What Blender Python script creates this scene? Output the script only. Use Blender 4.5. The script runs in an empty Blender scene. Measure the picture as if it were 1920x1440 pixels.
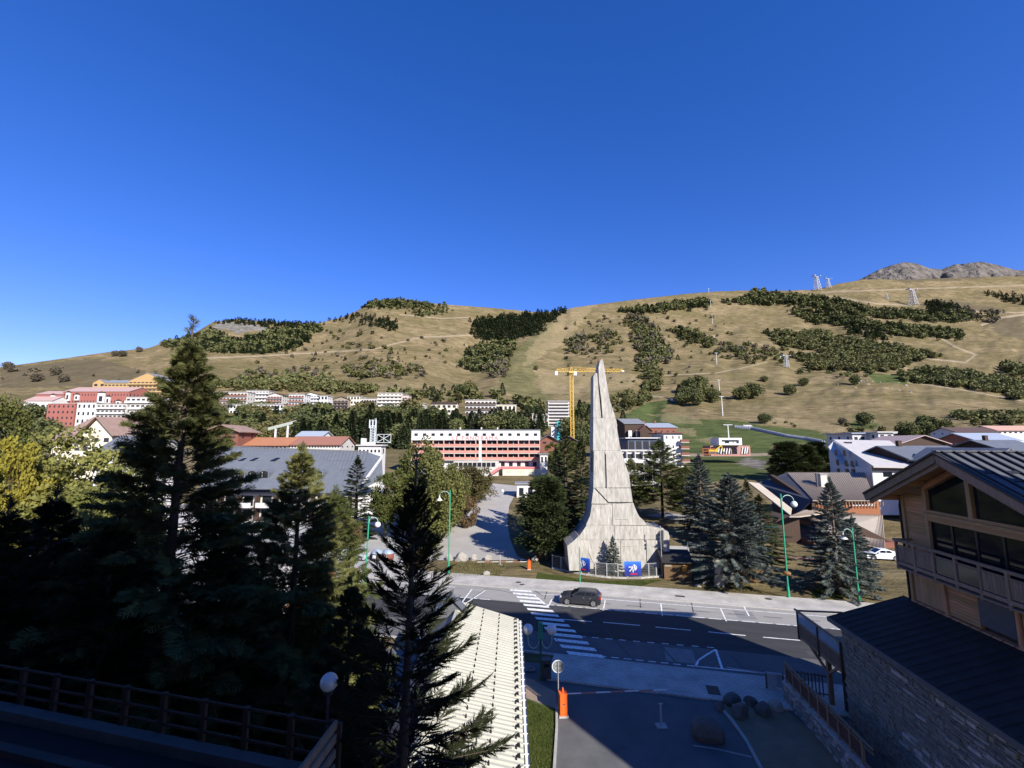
import bpy, math, random
import numpy as np
from math import radians, sin, cos, pi, atan2, sqrt, tan

# ---------------------------------------------------------------- camera, world, sun, exposure
SC = bpy.context.scene
COL = SC.collection
F, HEYE = 830.0, 16.5                     # focal length in photo pixels, eye height in metres
PITCH = math.atan(112 / F)
cam = bpy.data.cameras.new('camera'); camo = bpy.data.objects.new('camera', cam); COL.objects.link(camo)
camo.location = (0, 0, HEYE); camo.rotation_euler = (pi / 2 + PITCH, 0, 0)
cam.sensor_width = 36; cam.lens = F / 1920 * 36; cam.clip_start = 0.1; cam.clip_end = 12000
SC.camera = camo
SUN_EL, SUN_AZ = 31.0, 146.3              # azimuth clockwise from +Y (the view direction)
w = bpy.data.worlds.new('World'); SC.world = w; w.use_nodes = True
nt = w.node_tree; nt.nodes.clear()
sky = nt.nodes.new('ShaderNodeTexSky'); sky.sky_type = 'NISHITA'; sky.sun_disc = False
sky.sun_elevation = radians(SUN_EL); sky.sun_rotation = radians(SUN_AZ)
sky.altitude = 1800; sky.air_density = 1.0; sky.dust_density = 0.0; sky.ozone_density = 2.5
hs = nt.nodes.new('ShaderNodeHueSaturation'); hs.inputs['Saturation'].default_value = 1.43; hs.inputs['Hue'].default_value = 0.512
tn = nt.nodes.new('ShaderNodeMix'); tn.data_type = 'RGBA'; tn.blend_type = 'MULTIPLY'; tn.inputs[0].default_value = 1.0; tn.inputs[7].default_value = (1.16, 0.93, 1.19, 1)   # white balance of the whole sky
bg = nt.nodes.new('ShaderNodeBackground'); bg.inputs['Strength'].default_value = 0.126
out = nt.nodes.new('ShaderNodeOutputWorld')
gm = nt.nodes.new('ShaderNodeGamma'); gm.inputs[1].default_value = 0.86
nt.links.new(sky.outputs[0], gm.inputs[0]); nt.links.new(gm.outputs[0], hs.inputs['Color']); nt.links.new(hs.outputs[0], tn.inputs[6]); nt.links.new(tn.outputs[2], bg.inputs[0]); nt.links.new(bg.outputs[0], out.inputs[0])
sun = bpy.data.lights.new('sun', 'SUN'); sun.energy = 5.0; sun.angle = radians(0.5); sun.color = (1.0, 0.95, 0.87)
suno = bpy.data.objects.new('sun', sun); COL.objects.link(suno); suno.location = (60, -90, 80)
SD = (cos(radians(SUN_EL)) * sin(radians(SUN_AZ)), cos(radians(SUN_EL)) * cos(radians(SUN_AZ)), sin(radians(SUN_EL)))
import mathutils
from mathutils import Vector, Matrix
suno.rotation_euler = Vector(SD).to_track_quat('Z', 'Y').to_euler()
vs = SC.view_settings; vs.view_transform = 'Standard'; vs.look = 'None'; vs.gamma = 1; vs.use_curve_mapping = False
vs.exposure = 0.82
SC.cycles.max_bounces = 6; SC.cycles.diffuse_bounces = 3; SC.cycles.glossy_bounces = 2; SC.cycles.transmission_bounces = 4
SC.cycles.transparent_max_bounces = 6; SC.cycles.caustics_reflective = False; SC.cycles.caustics_refractive = False
R = random.Random(7)
NR = np.random.RandomState(11)

# ---------------------------------------------------------------- measuring: photo point -> place
cp_, sp_ = cos(PITCH), sin(PITCH)
def ray(x, y):
    u = (x - 960) / F; v = (720 - y) / F
    return (u, cp_ - v * sp_, sp_ + v * cp_)
def gp(x, y, z=0.0):                      # point at height z seen at photo point
    d = ray(x, y); t = (z - HEYE) / d[2]
    return (d[0] * t, d[1] * t)
def at(x, y, Y):                          # point at depth Y
    d = ray(x, y); t = Y / d[1]
    return (d[0] * t, Y, HEYE + d[2] * t)
def uE(x, y):
    d = ray(x, y); return d[0] / d[1], d[2] / d[1]

# ---------------------------------------------------------------- materials
MATS = {}
def mat(name, c, c2=None, scale=4.0, rough=0.8, metal=0.0, bump=0.0, bscale=None, stretch=None, rnd=0.0, detail=5, contrast=0.5, spec=0.3, coord='Object', alpha=None, emit=None):
    if name in MATS: return MATS[name]
    m = bpy.data.materials.new(name); m.use_nodes = True; n = m.node_tree; b = n.nodes['Principled BSDF']
    b.inputs['Roughness'].default_value = rough; b.inputs['Metallic'].default_value = metal
    b.inputs['Specular IOR Level'].default_value = spec
    tc = n.nodes.new('ShaderNodeTexCoord'); mp = n.nodes.new('ShaderNodeMapping')
    n.links.new(tc.outputs[coord], mp.inputs[0])
    if stretch: mp.inputs['Scale'].default_value = stretch
    if c2 is None: c2 = tuple(v * 0.75 for v in c)
    ns = n.nodes.new('ShaderNodeTexNoise'); ns.inputs['Scale'].default_value = scale; ns.inputs['Detail'].default_value = detail
    ns.inputs['Roughness'].default_value = 0.65
    n.links.new(mp.outputs[0], ns.inputs['Vector'])
    cr = n.nodes.new('ShaderNodeValToRGB'); w_ = 0.5 - contrast * 0.35
    cr.color_ramp.elements[0].position = w_; cr.color_ramp.elements[1].position = 1 - w_
    cr.color_ramp.elements[0].color = (*c, 1); cr.color_ramp.elements[1].color = (*c2, 1)
    n.links.new(ns.outputs[0], cr.inputs[0])
    last = cr.outputs[0]
    if rnd:
        oi = n.nodes.new('ShaderNodeObjectInfo'); h = n.nodes.new('ShaderNodeHueSaturation')
        mr = n.nodes.new('ShaderNodeMapRange'); mr.inputs['To Min'].default_value = 1 - rnd; mr.inputs['To Max'].default_value = 1 + rnd
        n.links.new(oi.outputs['Random'], mr.inputs[0]); n.links.new(mr.outputs[0], h.inputs['Value'])
        mr2 = n.nodes.new('ShaderNodeMapRange'); mr2.inputs['To Min'].default_value = 0.5 + rnd * 0.06; mr2.inputs['To Max'].default_value = 0.5 - rnd * 0.06
        n.links.new(oi.outputs['Random'], mr2.inputs[0]); n.links.new(mr2.outputs[0], h.inputs['Hue'])
        n.links.new(last, h.inputs['Color']); last = h.outputs[0]
    n.links.new(last, b.inputs['Base Color'])
    if bump:
        nb = n.nodes.new('ShaderNodeTexNoise'); nb.inputs['Scale'].default_value = bscale or scale * 3; nb.inputs['Detail'].default_value = 6
        n.links.new(mp.outputs[0], nb.inputs['Vector'])
        bp = n.nodes.new('ShaderNodeBump'); bp.inputs['Strength'].default_value = bump; bp.inputs['Distance'].default_value = 0.05
        n.links.new(nb.outputs[0], bp.inputs['Height']); n.links.new(bp.outputs[0], b.inputs['Normal'])
    MATS[name] = m
    return m
def foliage(name, c, c2, c3=None, scale=1.2, rnd=0.25, transl=0.25):
    if name in MATS: return MATS[name]
    m = mat(name, c, c2, scale=scale, rough=0.75, rnd=rnd, spec=0.15, contrast=0.8, detail=6)
    n = m.node_tree; b = n.nodes['Principled BSDF']; o = [x for x in n.nodes if x.type == 'OUTPUT_MATERIAL'][0]
    if transl:
        tr = n.nodes.new('ShaderNodeBsdfTranslucent'); mx = n.nodes.new('ShaderNodeMixShader'); mx.inputs[0].default_value = transl
        n.links.new(b.inputs['Base Color'].links[0].from_socket, tr.inputs[0])
        n.links.new(b.outputs[0], mx.inputs[1]); n.links.new(tr.outputs[0], mx.inputs[2]); n.links.new(mx.outputs[0], o.inputs[0])
    return m
def glassy(name, c, rough=0.08, spec=0.4):
    if name in MATS: return MATS[name]
    m = bpy.data.materials.new(name); m.use_nodes = True; b = m.node_tree.nodes['Principled BSDF']
    b.inputs['Base Color'].default_value = (*c, 1); b.inputs['Roughness'].default_value = rough; b.inputs['Specular IOR Level'].default_value = spec
    MATS[name] = m; return m

# ---------------------------------------------------------------- mesh builder and object helpers
class MB:
    def __init__(s): s.v = []; s.f = []
    def add(s, vs, fs):
        n = len(s.v); s.v += [tuple(p) for p in vs]; s.f += [tuple(i + n for i in q) for q in fs]; return s
    def box(s, x0, x1, y0, y1, z0, z1):
        return s.add([(x0, y0, z0), (x1, y0, z0), (x1, y1, z0), (x0, y1, z0), (x0, y0, z1), (x1, y0, z1), (x1, y1, z1), (x0, y1, z1)],
                     [(0, 3, 2, 1), (4, 5, 6, 7), (0, 1, 5, 4), (1, 2, 6, 5), (2, 3, 7, 6), (3, 0, 4, 7)])
    def bev(s, x0, x1, y0, y1, z0, z1, b=0.02):   # chamfered box
        return s.prism([(x0 + b, y0), (x1 - b, y0), (x1, y0 + b), (x1, y1 - b), (x1 - b, y1), (x0 + b, y1), (x0, y1 - b), (x0, y0 + b)], z0, z1)
    def prism(s, poly, z0, z1):           # polygon in xy, extruded in z
        n = len(poly); a = [(p[0], p[1], z0) for p in poly] + [(p[0], p[1], z1) for p in poly]
        return s.add(a, [tuple(reversed(range(n))), tuple(range(n, 2 * n))] + [(i, (i + 1) % n, n + (i + 1) % n, n + i) for i in range(n)])
    def prismy(s, poly, y0, y1):          # polygon in xz, extruded in y
        n = len(poly); a = [(p[0], y0, p[1]) for p in poly] + [(p[0], y1, p[1]) for p in poly]
        return s.add(a, [tuple(range(n)), tuple(reversed(range(n, 2 * n)))] + [(i, n + i, n + (i + 1) % n, (i + 1) % n) for i in range(n)])
    def prismx(s, poly, x0, x1):          # polygon in yz, extruded in x
        n = len(poly); a = [(x0, p[0], p[1]) for p in poly] + [(x1, p[0], p[1]) for p in poly]
        return s.add(a, [tuple(reversed(range(n))), tuple(range(n, 2 * n))] + [(i, (i + 1) % n, n + (i + 1) % n, n + i) for i in range(n)])
    def slab(s, q, t):                    # quad (4 points) thickened by t along its normal (downward if t<0)
        q = [Vector(p) for p in q]; nrm = (q[1] - q[0]).cross(q[2] - q[0]).normalized() * t
        a = q + [p + nrm for p in q]
        return s.add(a, [(0, 1, 2, 3), (7, 6, 5, 4), (0, 4, 5, 1), (1, 5, 6, 2), (2, 6, 7, 3), (3, 7, 4, 0)])
    def beam(s, p0, p1, w=0.1, h=None):
        h = h or w; p0 = Vector(p0); p1 = Vector(p1); d = (p1 - p0).normalized()
        up = Vector((0, 0, 1)) if abs(d.z) < 0.95 else Vector((0, 1, 0))
        x = d.cross(up).normalized() * w / 2; y = x.cross(d).normalized() * h / 2
        a = [p + sx * x + sy * y for p in (p0, p1) for sx, sy in ((-1, -1), (1, -1), (1, 1), (-1, 1))]
        return s.add(a, [(0, 1, 2, 3), (7, 6, 5, 4), (0, 4, 5, 1), (1, 5, 6, 2), (2, 6, 7, 3), (3, 7, 4, 0)])
    def tube(s, pts, r, n=8):
        pts = [Vector(p) for p in pts]; rs = [float(q) for q in r] if isinstance(r, (list, tuple)) else [float(r)] * len(pts); a = []
        for i, p in enumerate(pts):
            d = (pts[min(i + 1, len(pts) - 1)] - pts[max(i - 1, 0)]).normalized()
            up = Vector((0, 0, 1)) if abs(d.z) < 0.9 else Vector((1, 0, 0))
            x = d.cross(up).normalized(); y = x.cross(d).normalized()
            a += [p + float(rs[i]) * (cos(2 * pi * k / n) * x + sin(2 * pi * k / n) * y) for k in range(n)]
        f = [(i * n + k, (i + 1) * n + k, (i + 1) * n + (k + 1) % n, i * n + (k + 1) % n) for i in range(len(pts) - 1) for k in range(n)]
        f += [tuple(range(n)), tuple(reversed(range((len(pts) - 1) * n, len(pts) * n)))]
        return s.add(a, f)
    def lathe(s, prof, c=(0, 0, 0), n=16):
        a = [(c[0] + r * cos(2 * pi * k / n), c[1] + r * sin(2 * pi * k / n), c[2] + z) for r, z in prof for k in range(n)]
        f = [(i * n + k, i * n + (k + 1) % n, (i + 1) * n + (k + 1) % n, (i + 1) * n + k) for i in range(len(prof) - 1) for k in range(n)]
        return s.add(a, f)
    def ball(s, c, r, n=16, m=8, sz=1.0):
        return s.lathe([(r * sin(pi * i / m) + 1e-4, -r * sz * cos(pi * i / m)) for i in range(m + 1)], c, n)
    def mesh(s, name, m, smooth=False):
        me = bpy.data.meshes.new(name); me.from_pydata(s.v, [], s.f); me.update()
        if m: me.materials.append(m)
        if smooth: me.shade_smooth()
        return me
    def build(s, name, m, parent=None, smooth=False, **kw):
        return obj(name, s.mesh(name, m, smooth), parent, **kw)
def obj(name, me, parent=None, loc=(0, 0, 0), rz=0.0, label=None, cat=None, group=None, kind=None):
    o = bpy.data.objects.new(name, me); COL.objects.link(o); o.location = loc
    if rz: o.rotation_euler = (0, 0, rz)
    if parent: o.parent = parent
    tag(o, label, cat, group, kind); return o
def tag(o, label=None, cat=None, group=None, kind=None):
    if label: o['label'] = label
    if cat: o['category'] = cat
    if group: o['group'] = group
    if kind: o['kind'] = kind
    return o
def thing(name, label, cat, loc=(0, 0, 0), rz=0.0, group=None):
    return obj(name, None, None, loc, rz, label, cat, group)
def npmesh(name, v, f, m, mi=None, smooth=False):
    v = np.asarray(v, dtype=np.float32); f = np.asarray(f, dtype=np.int32); k = f.shape[1]
    me = bpy.data.meshes.new(name); me.vertices.add(len(v)); me.vertices.foreach_set('co', v.ravel())
    me.loops.add(f.size); me.loops.foreach_set('vertex_index', f.ravel())
    me.polygons.add(len(f)); me.polygons.foreach_set('loop_start', np.arange(0, f.size, k, dtype=np.int32))
    for x in (m if isinstance(m, (list, tuple)) else [m]): me.materials.append(x)
    if mi is not None: me.polygons.foreach_set('material_index', np.asarray(mi, dtype=np.int32))
    if smooth: me.polygons.foreach_set('use_smooth', np.ones(len(f), dtype=bool))
    me.update(); me.validate(); return me
def dup(root, loc=None, rz=None, scale=None, label=None, group=None):
    r = root.copy(); COL.objects.link(r)
    if loc is not None: r.location = loc
    if rz is not None: r.rotation_euler = (0, 0, rz)
    if scale is not None: r.scale = (scale,) * 3 if not isinstance(scale, (tuple, list)) else scale
    if label: r['label'] = label
    if group: r['group'] = group
    for ch in list(root.children):
        c = ch.copy(); COL.objects.link(c); c.parent = r
        for g in ch.children:
            d = g.copy(); COL.objects.link(d); d.parent = c
    return r

# ---------------------------------------------------------------- noise and terrain
_T = NR.rand(256, 256).astype(np.float64)
def vnoise(x, y):
    xi = np.floor(x).astype(int); yi = np.floor(y).astype(int); fx = x - xi; fy = y - yi
    fx = fx * fx * (3 - 2 * fx); fy = fy * fy * (3 - 2 * fy)
    a = _T[xi & 255, yi & 255]; b = _T[(xi + 1) & 255, yi & 255]; c = _T[xi & 255, (yi + 1) & 255]; d = _T[(xi + 1) & 255, (yi + 1) & 255]
    return (a + (b - a) * fx) * (1 - fy) + (c + (d - c) * fx) * fy
def fbm(x, y, o=4):
    s = 0; a = 0.5
    for i in range(o): s = s + a * vnoise(x * 2 ** i + 17 * i, y * 2 ** i + 31 * i); a /= 2
    return s * 2 - 0.94
SKYL = [(-900, 740), (-400, 712), (0, 688), (60, 680), (130, 670), (200, 660), (280, 652), (300, 644), (360, 627), (400, 603), (440, 598), (520, 604), (590, 607), (640, 595), (670, 582), (700, 564), (740, 560), (800, 567), (840, 571), (900, 575), (960, 580), (1010, 585), (1060, 582), (1070, 577), (1120, 570), (1200, 560), (1290, 550), (1340, 546), (1400, 544), (1450, 545), (1520, 543), (1540, 540), (1570, 532), (1620, 523), (1700, 524), (1800, 520), (1920, 517), (2300, 520), (2900, 560)]
_su = np.array([uE(*p)[0] for p in SKYL]); _sE = np.array([uE(*p)[1] for p in SKYL])
Y0 = 300.0
def gnear(Y):
    Y = np.asarray(Y, dtype=float); t = np.clip((Y - 64) / 20, 0, 1)
    return np.where(Y < 64, 0, np.where(Y < 84, 0.06 * 10 * t * t, 0.6 + 0.06 * (Y - 84)))
E0 = (float(gnear(Y0)) - HEYE) / Y0
def YC(u): return np.interp(u, [-1.2, -0.7, -0.2, 0.15, 0.5, 1.2], [750, 900, 1150, 1250, 1400, 1500])
PW = 0.82
def T(X, Y):
    X = np.asarray(X, dtype=float); Y = np.asarray(Y, dtype=float); u = X / np.maximum(Y, 60.)
    Es = np.interp(u, _su, _sE); yc = YC(u); s = np.clip((Y - Y0) / (yc - Y0), 0, 1)
    E = E0 + (Es - E0) * s ** PW
    env = np.clip(s * 5, 0, 1) * np.clip((1 - s) * 6, 0, 1)
    E = E + env * (0.010 * fbm(u * 6, s * 4 + 3, 3) + 0.0055 * fbm(u * 26, s * 16, 3))
    # the spur that runs down from the skyline near the middle, and the ravine beside the lift
    us = np.interp(s, [0, .3, .6, 1], [-0.06, -0.02, 0.03, 0.125]); d = (u - us) / 0.07
    E = E + env * 0.010 * np.exp(-d * d) - env * 0.014 * np.exp(-((u - us + 0.10) / 0.06) ** 2)
    ur = np.interp(s, [0, .4, .7, 1], [0.33, 0.30, 0.285, 0.27]); E = E - env * 0.007 * np.exp(-((u - ur) / 0.018) ** 2)
    z = np.where(Y < Y0, gnear(Y), HEYE + E * Y)
    zc = HEYE + Es * yc
    return np.where(Y > yc, zc - 0.22 * (Y - yc), z)
def hill(x, y):
    """the place on the terrain seen at a photo point"""
    d = ray(x, y); Ys = np.concatenate([np.arange(66, 300, 1.0), np.arange(300, 1520, 3.0)])
    Xs = Ys * d[0] / d[1]; zr = HEYE + Ys * d[2] / d[1]; below = T(Xs, Ys) >= zr
    i = int(np.argmax(below)) if below.any() else len(Ys) - 1
    return float(Xs[i]), float(Ys[i]), float(T(Xs[i], Ys[i]))
def hills(P):
    return [hill(*p) for p in P]
# road frame: s along the road to the right, t across it away from the camera
RE = Vector((0.9724, -0.2334)); RN = Vector((0.2334, 0.9724))
def st(s, t): return (RE.x * s + RN.x * t, RE.y * s + RN.y * t)
def tost(p): return (RE.x * p[0] + RE.y * p[1], RN.x * p[0] + RN.y * p[1])
RA = atan2(RE.y, RE.x)
# ---------------------------------------------------------------- the land
def topx(X, Y, Z):
    Z = Z - HEYE; yc = Z * cp_ - Y * sp_; zc = np.maximum(Y * cp_ + Z * sp_, 0.5)
    return 960 + F * X / zc, 720 - F * yc / zc
def inpoly(px, py, poly):
    r = np.zeros(px.shape, bool); n = len(poly)
    for i in range(n):
        x0, y0 = poly[i]; x1, y1 = poly[(i + 1) % n]
        if y0 == y1: continue
        c = ((y0 > py) != (y1 > py)) & (px < (x1 - x0) * (py - y0) / (y1 - y0) + x0); r ^= c
    return r
def linedist(px, py, line):
    d = np.full(px.shape, 1e9)
    for (x0, y0), (x1, y1) in zip(line[:-1], line[1:]):
        L = (x1 - x0) ** 2 + (y1 - y0) ** 2; t = np.clip(((px - x0) * (x1 - x0) + (py - y0) * (y1 - y0)) / L, 0, 1)
        d = np.minimum(d, np.hypot(px - x0 - t * (x1 - x0), py - y0 - t * (y1 - y0)))
    return d
GREENS = [[(1130, 812), (1150, 790), (1215, 752), (1260, 750), (1240, 770), (1290, 785), (1400, 790), (1520, 808), (1600, 822), (1560, 835), (1450, 830), (1440, 900), (1300, 905), (1280, 860), (1160, 850)],
          [(930, 720), (960, 660), (1030, 605), (1050, 605), (1010, 650), (1000, 720), (1060, 760), (1000, 770)],
          [(1600, 790), (1650, 795), (1640, 805), (1590, 800)], [(1620, 700), (1720, 703), (1700, 722), (1640, 718)],
          [(380, 775), (640, 800), (640, 830), (380, 830)], [(1500, 810), (1560, 812), (1550, 822), (1500, 820)]]
DRY = [[(1215, 775), (1300, 778), (1320, 795), (1250, 790)], [(1240, 795), (1300, 805), (1310, 820), (1270, 812)], [(1380, 785), (1500, 800), (1560, 812), (1600, 800), (1460, 780)],
       [(1300, 825), (1340, 820), (1330, 835)], [(1060, 575), (1120, 568), (1060, 640), (980, 690), (985, 660)], [(1000, 690), (1200, 700), (1180, 730), (1020, 740)]]
DARK = [[(1640, 515), (1780, 512), (1860, 522), (1700, 530)], [(1750, 560), (1860, 575), (1900, 590), (1760, 580)], [(1850, 600), (1920, 590), (1920, 640), (1870, 625)], [(0, 690), (180, 672), (280, 700), (200, 725), (0, 725)]]
PATHS = [([(1135, 768), (1180, 748), (1215, 742), (1245, 745)], 1.2), ([(360, 672), (480, 668), (560, 663), (700, 655), (790, 632), (960, 626)], 1.0), ([(750, 590), (830, 597), (880, 595)], .7),
         ([(1500, 553), (1560, 556), (1650, 570), (1720, 573)], 1.0), ([(1750, 578), (1850, 586), (1920, 586)], .9), ([(1840, 610), (1880, 595), (1920, 590)], 1.6),
         ([(1745, 620), (1790, 650), (1830, 665), (1810, 680), (1740, 672), (1700, 655)], 1.2), ([(1500, 645), (1600, 650), (1700, 690)], .8), ([(1340, 700), (1400, 688), (1440, 678)], .7),
         ([(1290, 853), (1400, 853), (1460, 851)], 2.4), ([(1330, 700), (1220, 705), (1190, 760)], .7), ([(1540, 548), (1620, 545), (1760, 540), (1920, 535)], .8), ([(1700, 716), (1800, 730), (1920, 752)], .9)]
ROCK = [[(398, 612), (410, 602), (450, 606), (500, 613), (505, 619), (460, 620), (445, 626), (430, 618), (405, 620)], [(1400, 858), (1440, 866), (1430, 878), (1380, 868)]]
def paint(me, V):
    px, py = topx(V[:, 0], V[:, 1], V[:, 2])
    wx = 9 * fbm(V[:, 0] / 22, V[:, 1] / 22, 4); wy = 5 * fbm(V[:, 0] / 25 + 9, V[:, 1] / 25, 4); qx, qy = px + wx, py + wy
    def acc(polys, soft=0.0):
        m = np.zeros(len(px))
        for p in polys: m = np.maximum(m, inpoly(qx, qy, p).astype(float))
        return m
    g = np.maximum(acc(GREENS[:1] + GREENS[2:]), .45 * acc(GREENS[1:2])); d = acc(DRY); k = acc(DARK); r = acc(ROCK); pt = np.zeros(len(px))
    for l, wd in PATHS: pt = np.maximum(pt, np.clip(1.6 - linedist(px + wx * .12, py + wy * .12, l) / wd, 0, 1))
    # light streaks of dry grass follow the contour
    c = np.stack([g, pt, r, np.clip(0.5 + 0.5 * d - 0.5 * k, 0, 1)], 1).astype(np.float32)
    a = me.color_attributes.new('cover', 'FLOAT_COLOR', 'POINT'); a.data.foreach_set('color', c.ravel())
def landmat():
    m = bpy.data.materials.new('hill_grass'); m.use_nodes = True; n = m.node_tree; b = n.nodes['Principled BSDF']; b.inputs['Roughness'].default_value = 0.95; b.inputs['Specular IOR Level'].default_value = 0.05
    L = n.links.new; N = n.nodes.new
    geo = N('ShaderNodeNewGeometry'); at_ = N('ShaderNodeAttribute'); at_.attribute_name = 'cover'
    sp = N('ShaderNodeSeparateColor'); L(at_.outputs['Color'], sp.inputs[0])
    def noise(sc, det=6, st_=(1, 1, 1), ro=0.6):
        mp = N('ShaderNodeMapping'); mp.inputs['Scale'].default_value = st_; L(geo.outputs['Position'], mp.inputs[0])
        x = N('ShaderNodeTexNoise'); x.inputs['Scale'].default_value = sc; x.inputs['Detail'].default_value = det; x.inputs['Roughness'].default_value = ro; L(mp.outputs[0], x.inputs['Vector']); return x.outputs[0]
    def ramp(x, cols):
        r = N('ShaderNodeValToRGB'); e = r.color_ramp.elements
        while len(e) < len(cols): e.new(0.5)
        for i, (p, c) in enumerate(cols): e[i].position = p; e[i].color = (*c, 1)
        L(x, r.inputs[0]); return r.outputs[0]
    def mix(f, a, b_):
        x = N('ShaderNodeMix'); x.data_type = 'RGBA'
        if isinstance(f, float): x.inputs[0].default_value = f
        else: L(f, x.inputs[0])
        for s_, v in ((6, a), (7, b_)):
            if isinstance(v, tuple): x.inputs[s_].default_value = (*v, 1)
            else: L(v, x.inputs[s_])
        return x.outputs[2]
    big = noise(0.011, 6, (1, 2.2, 1)); med = noise(0.06, 8, (1, 2.6, 1), 0.7); fine = noise(0.5, 6, (1, 2.2, 1), 0.75)
    tan_ = ramp(med, [(0.33, (0.100, 0.078, 0.040)), (0.47, (0.19, 0.145, 0.078)), (0.6, (0.265, 0.205, 0.112)), (0.74, (0.34, 0.265, 0.155))])
    olive = ramp(med, [(0.35, (0.092, 0.078, 0.034)), (0.65, (0.18, 0.145, 0.070))])
    base = mix(ramp(big, [(0.38, (0, 0, 0)), (0.58, (0.9, 0.9, 0.9))]), tan_, olive)
    green = ramp(med, [(0.35, (0.048, 0.066, 0.022)), (0.55, (0.085, 0.105, 0.036)), (0.7, (0.14, 0.14, 0.06))])
    c = mix(sp.outputs[0], base, green)
    dry = ramp(fine, [(0.35, (0.2, 0.15, 0.08)), (0.65, (0.42, 0.335, 0.19))])
    fdry = N('ShaderNodeMapRange'); L(at_.outputs['Alpha'], fdry.inputs[0]); fdry.inputs[1].default_value = 0.5; fdry.inputs[2].default_value = 1.0; fdry.inputs[4].default_value = 0.4
    c = mix(fdry.outputs[0], c, dry)
    fdk = N('ShaderNodeMapRange'); L(at_.outputs['Alpha'], fdk.inputs[0]); fdk.inputs[1].default_value = 0.5; fdk.inputs[2].default_value = 0.0; fdk.inputs[4].default_value = 0.7
    c = mix(fdk.outputs[0], c, (0.10, 0.082, 0.052))
    rock = ramp(noise(0.12, 8, (1, 1, 2), .7), [(0.35, (0.07, 0.07, 0.06)), (0.6, (0.24, 0.22, 0.19))])
    c = mix(sp.outputs[2], c, rock)
    c = mix(sp.outputs[1], c, (0.31, 0.25, 0.17))
    fm = N('ShaderNodeMix'); fm.data_type = 'RGBA'; fm.blend_type = 'MULTIPLY'; fm.inputs[0].default_value = 0.75
    L(c, fm.inputs[6]); L(ramp(fine, [(0.3, (0.45, 0.45, 0.45)), (0.7, (1.25, 1.25, 1.25))]), fm.inputs[7])
    L(fm.outputs[2], b.inputs['Base Color'])
    bp = N('ShaderNodeBump'); bp.inputs['Strength'].default_value = 0.55; bp.inputs['Distance'].default_value = 3.0
    L(med, bp.inputs['Height']); bp2 = N('ShaderNodeBump'); bp2.inputs['Strength'].default_value = 0.5; bp2.inputs['Distance'].default_value = 0.6
    L(fine, bp2.inputs['Height']); L(bp.outputs[0], bp2.inputs['Normal']); L(bp2.outputs[0], b.inputs['Normal'])
    return m
LAND = landmat()
def gridmesh(name, Ys, cs, m, kind='structure'):
    YY, CC = np.meshgrid(Ys, cs, indexing='ij'); XX = CC * (np.maximum(YY, 0) + 60)
    if name == 'hillside': XX = CC * YY
    V = np.stack([XX, YY, T(XX, YY)], 2).reshape(-1, 3); nc = len(cs); i = np.arange(len(Ys) - 1)[:, None] * nc + np.arange(nc - 1)[None]
    Fc = np.stack([i, i + 1, i + nc + 1, i + nc], 2).reshape(-1, 4)
    me = npmesh(name, V, Fc, m, smooth=True); paint(me, V); return obj(name, me, kind=kind)
gridmesh('ground', np.concatenate([[-120, -60, 0, 30, 50, 64], np.arange(66, 84, 2), np.arange(84, 300, 2.5), [300.0]]), np.linspace(-2.2, 2.2, 440), LAND)
gridmesh('hillside', np.concatenate([np.arange(300, 1180, 3.4), np.arange(1180, 1900, 7)]), np.linspace(-1.75, 1.9, 800), LAND)

# bare rock peaks behind the right end of the ridge
def peaks():
    pk = [(1480, 560), (1560, 545), (1600, 528), (1620, 520), (1650, 504), (1680, 494), (1700, 491), (1720, 494), (1745, 503), (1765, 505), (1790, 495), (1810, 494), (1840, 490), (1870, 496), (1900, 505), (1940, 510), (2000, 515), (2150, 530), (2300, 560)]
    u = np.array([uE(*p)[0] for p in pk]); e = np.array([uE(*p)[1] for p in pk])
    us = np.linspace(u[0], u[-1], 260); ts = np.linspace(0, 1.25, 70); U, TT = np.meshgrid(us, ts, indexing='xy')
    Es = np.interp(U, u, e) + 0.0012 * fbm(U * 90, U * 0, 4); Yd = 2600 + 900 * TT
    E = (np.minimum(TT, 1) ** 0.8) * (Es - 0.24) + 0.24
    E = E + 0.022 * (fbm(U * 45 + TT * 3, TT * 3, 5)) * np.clip((1 - TT) * 5, 0, 1)
    Z = np.where(TT <= 1, HEYE + E * Yd, HEYE + Es * 3500 - (Yd - 3500) * 0.9)
    V = np.stack([U * Yd, Yd, Z], 2).reshape(-1, 3); nc = len(us); i = np.arange(len(ts) - 1)[:, None] * nc + np.arange(nc - 1)[None]
    m = mat('peak_rock', (0.022, 0.023, 0.027), (0.25, 0.22, 0.185), scale=0.012, rough=0.95, bump=1.0, bscale=0.02, detail=9, contrast=0.85, spec=0.05)
    [x for x in m.node_tree.nodes if x.type == 'BUMP'][0].inputs['Distance'].default_value = 70
    obj('mountain_peaks', npmesh('mountain_peaks', V, np.stack([i, i + 1, i + nc + 1, i + nc], 2).reshape(-1, 4), m, smooth=True), kind='structure')
peaks()

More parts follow.
